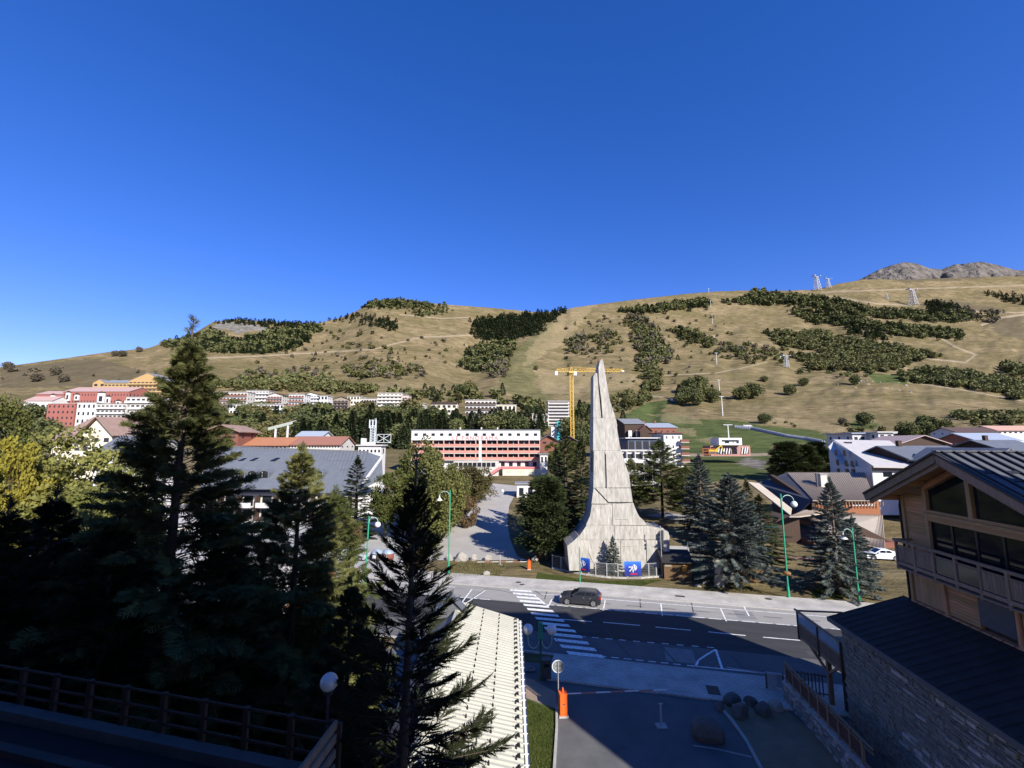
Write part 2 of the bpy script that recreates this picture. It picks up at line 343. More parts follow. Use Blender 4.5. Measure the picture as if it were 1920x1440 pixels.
# ---------------------------------------------------------------- road, pavements, markings
ASPH = mat('asphalt', (0.026, 0.026, 0.028), (0.056, 0.055, 0.056), scale=0.5, contrast=.9, detail=12, stretch=(.35, 2.2, 1), rough=0.9, bump=0.25, bscale=30)
PALE = mat('pale_concrete_lane', (0.20, 0.19, 0.175), (0.35, 0.33, 0.30), scale=0.5, detail=12, stretch=(.4, 1.6, 1), rough=0.9, bump=0.2, bscale=20, contrast=0.9)
def pavers(name, c1, c2, mortar, sx, sy, m_=0.02):
    m = bpy.data.materials.new(name); m.use_nodes = True; n = m.node_tree; b = n.nodes['Principled BSDF']; b.inputs['Roughness'].default_value = 0.85; L = n.links.new
    tc = n.nodes.new('ShaderNodeTexCoord'); br = n.nodes.new('ShaderNodeTexBrick'); L(tc.outputs['Object'], br.inputs[0])
    br.inputs['Color1'].default_value = (*c1, 1); br.inputs['Color2'].default_value = (*c2, 1); br.inputs['Mortar'].default_value = (*mortar, 1)
    br.inputs['Scale'].default_value = 1; br.inputs['Brick Width'].default_value = sx; br.inputs['Row Height'].default_value = sy; br.inputs['Mortar Size'].default_value = m_
    ns = n.nodes.new('ShaderNodeTexNoise'); ns.inputs['Scale'].default_value = 0.6; ns.inputs['Detail'].default_value = 8; L(tc.outputs['Object'], ns.inputs['Vector'])
    mr = n.nodes.new('ShaderNodeMapRange'); mr.inputs[1].default_value = 0.3; mr.inputs[2].default_value = 0.7; mr.inputs[3].default_value = 0.72; mr.inputs[4].default_value = 1.1; L(ns.outputs[0], mr.inputs[0])
    vm = n.nodes.new('ShaderNodeVectorMath'); vm.operation = 'SCALE'; L(br.outputs[0], vm.inputs[0]); L(mr.outputs[0], vm.inputs['Scale']); L(vm.outputs[0], b.inputs['Base Color'])
    return m
PAVE = pavers('pavement_pavers', (0.50, 0.465, 0.41), (0.43, 0.40, 0.355), (0.27, 0.26, 0.24), 0.35, 0.22, 0.018)
REDP = pavers('red_pavers', (0.23, 0.12, 0.09), (0.27, 0.145, 0.11), (0.17, 0.10, 0.08), 0.3, 0.15, 0.012)
TANP = pavers('tan_pavers', (0.40, 0.29, 0.20), (0.33, 0.24, 0.16), (0.20, 0.15, 0.11), 0.3, 0.14, 0.018)
KERB = mat('kerb_stone', (0.30, 0.29, 0.27), (0.4, 0.39, 0.36), scale=3, bump=0.2)
WPAINT = mat('road_paint', (0.74, 0.74, 0.72), (0.20, 0.20, 0.20), scale=3.5, rough=0.7, contrast=0.9, detail=10)
for _e, _p in zip([x for x in WPAINT.node_tree.nodes if x.type == 'VALTORGB'][0].color_ramp.elements, (0.52, 0.66)): _e.position = _p
GRASS = mat('lawn_grass', (0.050, 0.075, 0.018), (0.095, 0.105, 0.035), scale=0.9, rough=0.95, bump=0.6, bscale=18, contrast=0.9, detail=8, spec=0.1)
DIRT = mat('dry_soil', (0.16, 0.115, 0.07), (0.27, 0.20, 0.13), scale=0.8, rough=0.95, bump=0.4, bscale=9, contrast=0.8, detail=8, spec=0.1)
def stsheet(name, s0, s1, t0, t1, z, m, n=24, jit=0.0):
    mb = MB()
    for i in range(n):
        a, b = s0 + (s1 - s0) * i / n, s0 + (s1 - s0) * (i + 1) / n
        mb.add([(a, t0, z), (b, t0, z), (b, t1, z), (a, t1, z)], [(0, 1, 2, 3)])
    return mb.build(name, m, kind='structure', rz=RA)
stsheet('road', -110, 110, 41.15, 47.9, 0.012, ASPH)
stsheet('parking_lane', -110, 110, 47.9, 52.0, 0.010, PALE)
stsheet('near_parking_lane', -110, 110, 37.2, 41.15, 0.010, mat('worn_lane', (0.085, 0.085, 0.086), (0.125, 0.122, 0.12), scale=0.4, rough=0.9, bump=.2, bscale=20))
def paving(name, s0, s1, t0, t1, m, z=0.12):
    mb = MB().box(s0, s1, t0, t1, -0.1, z); return mb.build(name, m, kind='structure', rz=RA)
paving('pavement', -110, 70, 52.18, 56.0, PAVE); paving('near_pavement', -5.5, 19.5, 33.3, 37.02, PAVE)
paving('kerb', -110, 70, 52.0, 52.18, KERB, 0.125); paving('near_kerb', -110, 110, 37.02, 37.2, KERB, 0.125)
# forecourt and drive of the block the photograph is taken from
def flat(name, pts, z, m, kind='structure'):
    me = bpy.data.meshes.new(name); me.from_pydata([(p[0], p[1], z) for p in pts], [], [tuple(range(len(pts)))]); me.update(); me.materials.append(m)
    if me.polygons[0].normal.z < 0: me.flip_normals()
    return obj(name, me, kind=kind)
G_ = lambda P, z=0.0: [gp(x, y, z) for x, y in P]
flat('forecourt', [(-45, 6), (22, 6), (22, 33.0), (-2.7, 36.9), (-45, 46)], 0.004, mat('forecourt_tarmac', (0.085, 0.085, 0.087), (0.125, 0.123, 0.12), scale=0.5, rough=0.9, bump=.2, bscale=25))
flat('paver_apron', G_([(960, 1262), (1000, 1275), (1042, 1298), (1046, 1330), (985, 1308), (955, 1300)]), 0.010, TANP)
flat('lawn', G_([(940, 1298), (985, 1309), (1041, 1330), (1044, 1360), (1038, 1440), (1036, 1560), (930, 1560)]), 0.014, GRASS)
# markings -------------------------------------------------------
def strip(name, pts, wd, z=0.018, m=WPAINT, parent=None):
    mb = MB()
    for (x0, y0), (x1, y1) in zip(pts[:-1], pts[1:]):
        d = Vector((x1 - x0, y1 - y0)); nn = Vector((-d.y, d.x)).normalized() * wd / 2
        mb.add([(x0 - nn.x, y0 - nn.y, z), (x1 - nn.x, y1 - nn.y, z), (x1 + nn.x, y1 + nn.y, z), (x0 + nn.x, y0 + nn.y, z)], [(0, 1, 2, 3)])
        z += 0.0012
    return mb.build(name, m, parent, kind=None if parent else 'structure')
zc = obj('pedestrian_crossing', None, kind='structure')
for i in range(14):
    t = 51.55 - i * 1.06; f = i / 13.0; s0 = -12.7 + f * 8.0; wd = 2.5 + f * 0.35
    jj = R.uniform(-.06, .06)
    q = [st(s0 + jj, t + .27), st(s0 + .25 + jj, t - .27), st(s0 + wd + .25, t - .27), st(s0 + wd, t + .27)]
    z = 0.020
    MB().add([(*p, z) for p in q], [(0, 1, 2, 3)]).build('crossing_stripe', WPAINT, zc)
mk = lambda P, wd=.12, name='road_marking': strip(name, G_(P), wd)
def stline(s0, s1, t, wd=.12, name='road_marking'): return strip(name, [st(s0, t), st(s1, t)], wd)
stline(-9.0, 70, 51.0); stline(-110, -19, 51.0)
for s in np.arange(-8.2, 60, 1.45): stline(s, s + 1.15, 47.93, .13)
for s in np.arange(-60, -15, 1.45): stline(s, s + 1.15, 47.93, .13)
for p0, p1 in [((1135, 1125), (1131, 1145)), ((1239, 1132), (1242, 1155)), ((1351, 1141), (1362, 1165)), ((1395, 1138), (1405, 1156))]: mk([p0, p1])
for s in (35.5, 41.3, 47): strip('road_marking', [st(s, 51), st(s + .3, 47.93)], .12)
mk([(1000, 1115), (1028, 1137), (1035, 1124)], .16); mk([(862, 1135), (885, 1105)], .14); mk([(868, 1135), (910, 1107)], .14)
for a, b in [((1050, 1161), (1110, 1166)), ((1131, 1167), (1200, 1173)), ((1229, 1176), (1295, 1182)), ((1328, 1185), (1398, 1192)), ((1431, 1195), (1500, 1201))]: mk([a, b], .14)
for i in range(10): mk([(1085 + i * 24.5 + i * i * .25, 1193.0 + i * 2.3), (1098 + i * 24.5 + i * i * .25, 1194.2 + i * 2.3)], .12)
for i in range(7): mk([(1123 + i * 23.2, 1230.2 + i * 2.5), (1137 + i * 23.2, 1231.6 + i * 2.5)], .13)
mk([(1288, 1248), (1390, 1258), (1500, 1271)], .14)
mk([(1305, 1248), (1310, 1238), (1325, 1228), (1342, 1218)], .16); mk([(1342, 1218), (1354, 1254)], .18)
# patched seams in the tarmac
TAR = mat('tar_seam', (0.045, 0.045, 0.048), (0.07, 0.07, 0.07), scale=2)
for P in [[(1003, 1108), (1018, 1117)], [(1026, 1107), (1021, 1124)], [(1200, 1123), (1201, 1140)], [(1296, 1129), (1300, 1148)], [(880, 1125), (912, 1104), (940, 1108), (985, 1117)], [(985, 1170), (1030, 1215)], [(1135, 1180), (1180, 1230)], [(1240, 1212), (1270, 1245)], [(1370, 1228), (1400, 1258)]]:
    strip('tar_seam', G_(P), .10, 0.0165, TAR)
for i in range(9): strip('tar_seam', [st(-3 + i * 3.2, 49.6), st(-1.4 + i * 3.2, 49.6)], .12, 0.0165, TAR)
for _s0, _s1, _t0, _t1 in ((14, 19.5, 41.6, 43.4), (-8, -5.2, 45.2, 47.6), (24, 31, 45.0, 46.2), (3, 5.2, 38.2, 40.6), (10.5, 12.2, 48.6, 50.6), (27, 33, 48.4, 49.8)):
    stsheet('asphalt_patch', _s0, _s1, _t0, _t1, .0142, mat('patched_tarmac', (.035, .035, .037), (.065, .064, .064), scale=2, rough=.95, bump=.3, bscale=30) if _t1 < 48 and _t0 > 41 else mat('patched_pale_tarmac', (.17, .166, .16), (.23, .226, .22), scale=2, rough=.95, bump=.3, bscale=30), 2)
# manholes and gratings
IRON = mat('cast_iron', (0.06, 0.05, 0.045), (0.1, 0.085, 0.075), scale=8, rough=0.6, bump=.3)
for (x, y, z, r, wd) in [(972, 1092, .12, .38, ''), (979, 1096, .12, .36, ''), (994, 1254, .12, .36, ''), (1441, 1123, .12, .4, '')]:
    p = gp(x, y, z); g = thing('manhole_cover', {972: 'left round iron manhole cover on the far pavement', 979: 'right round iron manhole cover of the pair on the far pavement', 994: 'round iron manhole cover on the shaded near pavement', 1441: 'round iron manhole cover on the sunlit pavement by the green lamp post'}[x], 'manhole cover', (*p, z))
    MB().lathe([(1e-3, .012), (r * .86, .012), (r * .88, .004)], n=20).build('cover', IRON, g); MB().lathe([(r * .9, .002), (r * .9, .014), (r, .014), (r, .002)], n=20).build('rim', KERB, g)
for (x, y, a, b, lb) in [(1275, 1118, .5, .22, 'iron drain grating in the sunlit far pavement'), (1337, 1294, .4, .55, 'dark iron grating in the shaded near pavement')]:
    p = gp(x, y, .12); g = thing('drain_grating', lb, 'drain grating', (*p, .122), RA)
    MB().box(-a, a, -b, b, 0, .006).build('pit', mat('pit_black', (0.01, 0.01, 0.01)), g)
    for k in range(9): MB().box(-a + .02 + k * (2 * a - .1) / 8, -a + .08 + k * (2 * a - .1) / 8, -b, b, .006, .02).build('bar', IRON, g)

# ---------------------------------------------------------------- sloping sheets beyond the road
def drape(name, left, right, m, dz=0.03, nu=14, nv=60, wob=0.0):
    """a sheet laid on the terrain between two polylines of the same length"""
    def res(P, n):
        P = [Vector(p[:2]) for p in P]; L = [0]
        for a, b in zip(P[:-1], P[1:]): L.append(L[-1] + (b - a).length)
        o = []
        for i in range(n + 1):
            t = L[-1] * i / n; k = min(max(j for j in range(len(L)) if L[j] <= t + 1e-9), len(P) - 2); f = (t - L[k]) / max(L[k + 1] - L[k], 1e-6); o.append(P[k].lerp(P[k + 1], min(f, 1)))
        return o
    A, B = res(left, nv), res(right, nv); V = []
    for i, (a, b) in enumerate(zip(A, B)):
        for j in range(nu + 1):
            p = a.lerp(b, j / nu)
            if wob and j in (0, nu): p = p + Vector((R.uniform(-wob, wob), R.uniform(-wob, wob)))
            V.append((p.x, p.y, float(T(p.x, p.y)) + dz))
    Fc = [(i * (nu + 1) + j, i * (nu + 1) + j + 1, (i + 1) * (nu + 1) + j + 1, (i + 1) * (nu + 1) + j) for i in range(nv) for j in range(nu)]
    me = bpy.data.meshes.new(name); me.from_pydata(V, [], Fc); me.update(); me.materials.append(m)
    if me.polygons[0].normal.z < 0: me.flip_normals()
    return obj(name, me, kind='structure')
DRIVE = mat('driveway_tarmac', (0.29, 0.27, 0.245), (0.39, 0.365, 0.33), scale=0.25, rough=0.92, bump=.2, bscale=12, contrast=.8)
drape('driveway', hills([(795, 1085), (800, 1060), (815, 1030), (850, 985), (885, 945), (905, 922), (903, 905)]), hills([(1000, 1085), (990, 1062), (970, 1045), (956, 1010), (951, 980), (955, 948), (975, 912)]), DRIVE, .02)
drape('monument_plaza', hills([(1062, 1072), (1075, 1040), (1090, 1020)]), hills([(1252, 1084), (1300, 1050), (1290, 1025)]), mat('plaza_concrete', (0.33, 0.31, 0.27), (0.42, 0.395, 0.35), scale=.5, bump=.2), .022, 8, 10)
drape('verge', hills([(1003, 1089), (1006, 1072), (1012, 1060)]), hills([(1200, 1102), (1240, 1090), (1255, 1075)]), GRASS, .012, 20, 10)
drape('brick_plaza', hills([(1385, 1110), (1440, 1090), (1445, 1060), (1448, 1042)]), hills([(1568, 1129), (1545, 1100), (1530, 1070), (1528, 1050)]), REDP, .025, 10, 12)
drape('sandy_verge', hills([(1290, 1106), (1300, 1085)]), hills([(1420, 1115), (1450, 1092)]), DIRT, .016, 10, 6)
drape('stony_verge', hills([(832, 1084), (838, 1070), (846, 1058)]), hills([(935, 1084), (945, 1070), (955, 1054)]), DIRT, .032, 10, 6)
drape('car_park', [(-75, 66), (-80, 110)], [(-14, 60), (-24, 108)], mat('car_park_tarmac', (0.30, 0.295, 0.285), (0.38, 0.37, 0.355), scale=.2), .02, 14, 14)
drape('path', hills([(1210, 968), (1245, 962)]), hills([(1330, 985), (1335, 972)]), PALE, .03, 8, 4)
# ---------------------------------------------------------------- plants
BARK = mat('bark', (0.055, 0.042, 0.032), (0.11, 0.085, 0.065), scale=3, stretch=(1, 1, .3), bump=.5, rough=.95)
PBARK = mat('pale_bark', (0.20, 0.15, 0.11), (0.12, 0.09, 0.07), scale=3, stretch=(1, 1, .3), bump=.5, rough=.95)
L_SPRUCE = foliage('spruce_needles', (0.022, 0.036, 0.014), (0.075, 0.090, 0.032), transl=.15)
L_SUNTONE = foliage('sun_toned_spruce_needles', (0.066, 0.078, 0.024), (0.21, 0.20, 0.072), scale=.8, transl=.2)  # lighter needle copy; sunlight is put into the colour
L_BLUE = foliage('blue_spruce_needles', (0.040, 0.056, 0.048), (0.15, 0.175, 0.155), scale=1.6, transl=.1)
L_PINE = foliage('pine_needles', (0.030, 0.044, 0.016), (0.082, 0.100, 0.036), scale=1.0, transl=.15)
L_LARCH = foliage('larch_needles', (0.065, 0.085, 0.022), (0.16, 0.165, 0.05), scale=.7)
L_DEC = foliage('broad_leaves', (0.060, 0.078, 0.018), (0.14, 0.14, 0.04), scale=.5)
L_WIL = foliage('willow_leaves', (0.085, 0.098, 0.026), (0.17, 0.165, 0.055), scale=.5)
L_YEL = foliage('yellow_autumn_leaves', (0.24, 0.20, 0.025), (0.36, 0.31, 0.06), scale=.9, rnd=.1, transl=.35)
L_LIME = foliage('lime_leaves', (0.12, 0.14, 0.035), (0.23, 0.225, 0.07), scale=.6, transl=.3)
L_OLIVE = foliage('olive_brown_leaves', (0.075, 0.065, 0.022), (0.15, 0.12, 0.05), scale=.6)
L_RUST = foliage('rusty_leaves', (0.11, 0.07, 0.035), (0.18, 0.12, 0.06), scale=.8)
def diamonds(n, wd):
    V = []; Fc = []
    for i in range(n):
        a = pi * i / n; y, z = cos(a) * wd, sin(a) * wd; k = len(V)
        V += [(0, 0, 0), (.45, y, z), (1, 0, 0), (.45, -y, -z)]; Fc += [(k, k + 1, k + 2), (k, k + 2, k + 3)]
    return np.array(V), np.array(Fc)
def brush(nn, wd, seed=1, body=.05):
    r = np.random.RandomState(seed); V, Fc = diamonds(2, body); V = V.tolist(); Fc = Fc.tolist()
    for i in range(nn):
        t = (i + .5) / nn * .95; a = r.rand() * 2 * pi; L = wd * (1.15 - t * .5) * r.uniform(.8, 1.2); c, s = cos(a), sin(a); k = len(V)
        V += [(t, 0, 0), (t + .045, 0, 0), (t + L * .75, c * L, s * L)]; Fc.append((k, k + 1, k + 2))
    return np.array(V), np.array(Fc)
def spray(n, wd, seed=1):                 # a flat spray: shoot with side shoots, each a diamond
    r = np.random.RandomState(seed); V = []; Fc = []
    def dm(p, q, w_):
        p = np.array(p, float); q = np.array(q, float); d = q - p; s = np.cross(d, [0, 0, 1]); s = s / (np.linalg.norm(s) + 1e-9) * w_; mid = p + d * .45; k = len(V)
        V.extend([p, mid + s + [0, 0, w_ * .3], q, mid - s + [0, 0, -w_ * .3]]); Fc.extend([(k, k + 1, k + 2), (k, k + 2, k + 3)])
    dm((0, 0, 0), (1, 0, 0), wd * .8)
    for i in range(n):
        t = .12 + .75 * i / n; sgn = 1 if i % 2 else -1; L = (.62 - .45 * t) * r.uniform(.8, 1.2)
        dm((t, 0, 0), (t + L * .75, sgn * L * .75, r.uniform(-.15, .05) * L), wd * .6)
    return np.array(V), np.array(Fc)
def inst(tpl, pos, d, sc, rng, roll=pi):
    V, Fc = tpl; n = len(pos); d = d / (np.linalg.norm(d, axis=1, keepdims=True) + 1e-9)
    up = np.tile([0., 0, 1.], (n, 1)); up[np.abs(d[:, 2]) > .97] = [1, 0, 0]
    y = np.cross(up, d); y /= np.linalg.norm(y, axis=1, keepdims=True); z = np.cross(d, y)
    a = rng.uniform(-roll, roll, n)[:, None]; y2 = y * np.cos(a) + z * np.sin(a); z2 = -y * np.sin(a) + z * np.cos(a)
    sc = np.asarray(sc)
    if sc.ndim == 1: sc = np.stack([sc, sc, sc], 1)
    P = pos[:, None, :] + V[None, :, 0, None] * d[:, None, :] * sc[:, None, 0:1] + V[None, :, 1, None] * y2[:, None, :] * sc[:, None, 1:2] + V[None, :, 2, None] * z2[:, None, :] * sc[:, None, 2:3]
    k = len(V); FF = (Fc[None] + (np.arange(n) * k)[:, None, None]).reshape(-1, 3)
    return P.reshape(-1, 3), FF
def limbs(mb, p0, p1, r0, r1, n=5, bow=0.0):
    p0 = Vector(p0); p1 = Vector(p1); mid = (p0 + p1) / 2 + Vector((0, 0, bow)); mb.tube([p0, mid, p1], [r0, (r0 + r1) / 2, r1], n)
def conifer(seed, h, r, zb, nb, ntw, tl, tpl, p=0.85, low=-18, high=40, droop=.12, hang=.35, lat=.8, tw_roll=.5, rad=.22, fill=.15, curve_up=.1, leader=.9, bare=0):
    rng = np.random.RandomState(seed); f = (np.arange(nb) + rng.rand(nb)) / nb; z = zb + (h - leader - zb) * f ** 1.0
    az = np.arange(nb) * 2.399963 + rng.uniform(-.5, .5, nb)
    L = r * np.clip(1 - f, 0, 1) ** p * rng.uniform(.68, 1.12, nb) + .12 * r * (1 - f) + .25 * tl
    el = np.radians(low + (high - low) * f ** 1.3 + rng.uniform(-8, 8, nb))
    dirh = np.stack([np.cos(az), np.sin(az), np.zeros(nb)], 1)
    def P(t, i):                          # t array, i branch index array
        l = L[i]; q = dirh[i] * (l * t * np.cos(el[i]))[:, None]; q[:, 2] = z[i] + l * (t * np.sin(el[i]) - droop * t ** 2 + curve_up * t ** 3); return q
    i = np.repeat(np.arange(nb), np.maximum((ntw * (.35 + .65 * L / L.max())).astype(int), 4)); n = len(i)
    t = np.sqrt(rng.uniform(fill ** 2, 1, n)); pos = P(t, i); d0 = P(np.minimum(t + .05, 1.05), i) - pos; d0 /= np.linalg.norm(d0, axis=1, keepdims=True)
    side = np.stack([-dirh[i][:, 1], dirh[i][:, 0], np.zeros(n)], 1) * (rng.choice([-1, 1], n) * rng.uniform(.35, 1, n) * lat)[:, None]
    d = d0 * rng.uniform(.5, 1.0, n)[:, None] + side; d[:, 2] -= hang * rng.uniform(-.2, 1, n)
    pos = pos + rng.normal(0, .03 * tl, (n, 3)); sc = tl * (1.15 - .5 * t) * rng.uniform(.6, 1.25, n) * np.clip(.45 + L[i] / L.max(), .5, 1.1)
    # leader shoots
    m = 14; m = 46; zl = h - leader * 1.9 * rng.rand(m) ** 1.0 - tl * .2; azl = rng.rand(m) * 6.28; pl = np.stack([0 * zl, 0 * zl, zl], 1)
    dl = np.stack([np.cos(azl) * .6, np.sin(azl) * .6, np.full(m, .75)], 1); dl[0] = (0, 0, 1); pl[0] = (0, 0, h - tl * .8)
    V, Fc = inst(tpl, np.concatenate([pos, pl]), np.concatenate([d, dl]), np.concatenate([sc, tl * (.35 + .35 * (h - zl) / leader)]), rng, tw_roll)
    mb = MB(); mb.tube([(0, 0, -1.0), (0, 0, h * .3), (0, 0, h * .7), (0, 0, h - .2)], [rad * 1.15, rad * .85, rad * .4, .015], 8)
    for b in range(nb):
        if L[b] < .5: continue
        ii = np.array([b] * 3); q = P(np.array([0, .5, .97]), ii); rr = max(.012, .16 * rad * L[b] / L.max() + .01); mb.tube([tuple(x) for x in q], [rr, rr * .65, rr * .25], 3)
    return V, Fc, mb
def leafy(seed, h, w, zb, ncl, nl, leaf, crad=.28, limb=True, rad=.16, squash=1.0, top=.5, up=.3, shape='ball', gap=.55):
    rng = np.random.RandomState(seed); cz = zb + (h - zb) * top; c = []
    while len(c) < ncl:
        q = rng.uniform(-1, 1, 3); rr = np.linalg.norm(q)
        if rr > 1 or rr < gap * rng.rand() ** .5: continue
        if shape == 'cone' and np.hypot(q[0], q[1]) > (1 - q[2]) * .62 + .08: continue
        c.append(q)
    c = np.array(c); C = np.stack([c[:, 0] * w / 2, c[:, 1] * w / 2, cz + c[:, 2] * (h - zb) / 2], 1); C *= 1 - .0
    cr = crad * w / 2 * rng.uniform(.6, 1.3, ncl); i = np.repeat(np.arange(ncl), nl); n = len(i)
    q = rng.normal(0, 1, (n, 3)); q /= np.linalg.norm(q, axis=1, keepdims=True); q *= (rng.rand(n) ** .45)[:, None]; q[:, 2] *= .75 * squash
    pos = C[i] + q * cr[i][:, None]; d = rng.normal(0, 1, (n, 3)); d[:, 2] = d[:, 2] * .6 - up * 0
    V, Fc = inst(diamonds(1, .42), pos, d, leaf * rng.uniform(.6, 1.3, n), rng)
    mb = MB(); mb.tube([(0, 0, -.6), (0, 0, zb), (0, 0, cz)], [rad * 1.1, rad * .8, rad * .4], 7)
    for k in range(0, ncl, 2): limbs(mb, (0, 0, zb + (C[k][2] - zb) * .35), tuple(C[k]), rad * .32, .02, 3, .1)
    return V, Fc, mb
def pine_(seed, h, w, zb, ncl, nl, tl, rad=.2):
    rng = np.random.RandomState(seed); f = rng.rand(ncl) ** .8; az = rng.rand(ncl) * 6.28; z = zb + (h - zb) * f
    prof = w / 2 * (1 - f ** 1.6 * .85) * np.clip(.55 + f * 1.5, 0, 1); rr = prof * rng.uniform(.35, 1.0, ncl)
    C = np.stack([rr * np.cos(az), rr * np.sin(az), z], 1); i = np.repeat(np.arange(ncl), nl); n = len(i)
    cr = .16 * w * rng.uniform(.7, 1.2, ncl); q = rng.normal(0, 1, (n, 3)); q /= np.linalg.norm(q, axis=1, keepdims=True); q *= (rng.rand(n) ** .4)[:, None]; q[:, 2] *= .6
    pos = C[i] + q * cr[i][:, None]; d = q + np.stack([np.cos(az[i]) * .5, np.sin(az[i]) * .5, np.full(n, .45)], 1) + rng.normal(0, .3, (n, 3))
    V, Fc = inst(diamonds(2, .13), pos, d, tl * rng.uniform(.6, 1.3, n), rng)
    mb = MB(); mb.tube([(0, 0, -.8), (0, 0, h * .5), (0, 0, h * .95)], [rad * 1.1, rad * .8, rad * .2], 8)
    for k in range(0, ncl, 2): limbs(mb, (0, 0, max(zb * .8, C[k][2] - .5)), tuple(C[k]), rad * .3, .02, 3)
    return V, Fc, mb
PROTO = {}
def tree_proto(key, gen, leafm, barkm, root='tree', part='crown'):
    V, Fc, mb = gen; PROTO[key] = (root, npmesh(key + '_crown', V, Fc, leafm), mb.mesh(key + '_trunk', barkm, True), float(V[:, 2].max()), float(np.percentile(np.hypot(V[:, 0], V[:, 1]), 97)) * 2, part)
def plant(key, x, y, z, h, wd, label, cat='tree', group=None, rz=None, name=None, flip=1):
    root, cm, tm, H0, W0, part = PROTO[key]; o = thing(name or root, label, cat, (x, y, z), R.uniform(0, 6.28) if rz is None else rz, group)
    s = h / H0; sw = wd / W0; o.scale = (sw * flip, sw, s)
    obj(part, cm, o); obj('trunk', tm, o); return o
def plantpx(key, x, ytop, ybase, wpx, label, cat='tree', group=None, Y=None, name=None, sink=0.1):
    """stands on the terrain below the photo point (x, ybase)"""
    if Y is None: X, Y, z = hill(x, ybase) if ybase < 1068 else (*gp(x, ybase), 0.0)
    else: X = at(x, ybase, Y)[0]; z = float(T(X, Y))
    zt = at(x, ytop, Y)[2]; return plant(key, X, Y, z - sink, zt - z + sink, wpx * Y / F, label, cat, group, name=name)
SPN = brush(22, .16, 3, .045); SPRAY = spray(7, .045, 2)
tree_proto('near_spruce', conifer(5, 17, 3.6, 1.0, 230, 95, .55, brush(20, .15, 3, .05), p=.8, low=-18, high=50, droop=.10, hang=.2, lat=.85, tw_roll=pi, rad=.2, fill=.2, curve_up=.22, leader=1.3), foliage('shaded_spruce_needles', (0.012, 0.016, 0.007), (0.026, 0.032, 0.012), transl=.05), BARK, 'spruce')  # needle colour darkened to carry the full shade on this tree
tree_proto('tall_spruce', conifer(8, 22, 4.4, 2.0, 300, 90, .72, spray(8, .075, 4), p=.8, low=-20, high=44, droop=.16, hang=.45, tw_roll=pi, rad=.26, leader=1.6), L_SUNTONE, BARK, 'spruce')
tree_proto('broad_spruce', conifer(21, 18, 4.4, 1.5, 260, 92, .68, spray(8, .08, 6), p=.72, low=-18, high=42, droop=.14, hang=.4, tw_roll=pi, rad=.24), L_SUNTONE, BARK, 'spruce')
tree_proto('shade_toned_spruce', conifer(28, 20, 4.2, 1.5, 240, 80, .72, spray(8, .085, 6), p=.75, low=-20, high=42, droop=.15, hang=.45, tw_roll=pi, rad=.24, leader=1.2), foliage('shade_toned_spruce_needles', (0.012, 0.018, 0.008), (0.032, 0.042, 0.016), transl=.05), BARK, 'spruce')  # dark needle copy for trees in shade; the shade sits in the colour
tree_proto('blue_a', conifer(31, 12, 3.2, 1.7, 260, 62, .52, spray(7, .10, 7), p=.62, low=-8, high=45, droop=.12, hang=.1, tw_roll=1.6, rad=.2, curve_up=.12, leader=.7), L_BLUE, PBARK, 'blue_spruce')
tree_proto('blue_b', conifer(33, 13, 3.0, 1.2, 240, 56, .52, spray(7, .10, 9), p=.75, low=-12, high=42, droop=.14, hang=.15, tw_roll=1.6, rad=.2, leader=.8), L_BLUE, PBARK, 'blue_spruce')
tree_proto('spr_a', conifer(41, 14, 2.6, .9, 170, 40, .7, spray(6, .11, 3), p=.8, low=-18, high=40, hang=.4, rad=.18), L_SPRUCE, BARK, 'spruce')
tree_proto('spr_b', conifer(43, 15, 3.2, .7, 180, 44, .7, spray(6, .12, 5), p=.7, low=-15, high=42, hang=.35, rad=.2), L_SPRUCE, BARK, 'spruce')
tree_proto('larch_a', conifer(51, 15, 3.4, 3.0, 150, 44, .8, spray(6, .07, 8), p=.6, low=5, high=45, hang=.5, droop=.05, rad=.16, lat=.9, tw_roll=1.2), L_LARCH, BARK, 'larch')
tree_proto('pine_a', pine_(61, 11, 6.4, 2.0, 110, 90, .55), L_PINE, PBARK, 'pine')
tree_proto('pine_b', pine_(63, 14, 6.0, 1.5, 120, 80, .65), L_PINE, BARK, 'pine')
tree_proto('dec_a', leafy(71, 9, 7, 1.2, 60, 130, .34), L_DEC, BARK, 'broadleaf_tree')
tree_proto('dec_b', leafy(73, 10, 6, 1.5, 60, 130, .34, top=.52), L_DEC, BARK, 'broadleaf_tree')
tree_proto('wil_a', leafy(75, 12, 8, 1.0, 80, 170, .32, squash=1.5), L_WIL, BARK, 'willow')
tree_proto('wil_b', leafy(76, 11, 7, .6, 70, 170, .32, squash=1.5), L_WIL, BARK, 'willow')
tree_proto('olive', leafy(77, 7, 8, .4, 60, 150, .30), L_OLIVE, BARK, 'bush', 'foliage')
tree_proto('rust', leafy(78, 5, 6, .3, 45, 140, .28), L_RUST, BARK, 'bush', 'foliage')
tree_proto('yellow', leafy(81, 14, 8, 2.5, 110, 150, .26, crad=.22, gap=.7), L_YEL, BARK, 'maple')
tree_proto('green', leafy(87, 14, 8, 1.5, 130, 170, .22, crad=.22, gap=.6), L_DEC, BARK, 'broadleaf_tree')
tree_proto('lime', leafy(83, 14, 8, 2.5, 120, 160, .26, crad=.22, gap=.7), L_LIME, BARK, 'broadleaf_tree')
tree_proto('bush', leafy(85, 2.2, 2.8, .2, 20, 60, .22), L_DEC, BARK, 'bush', 'foliage')
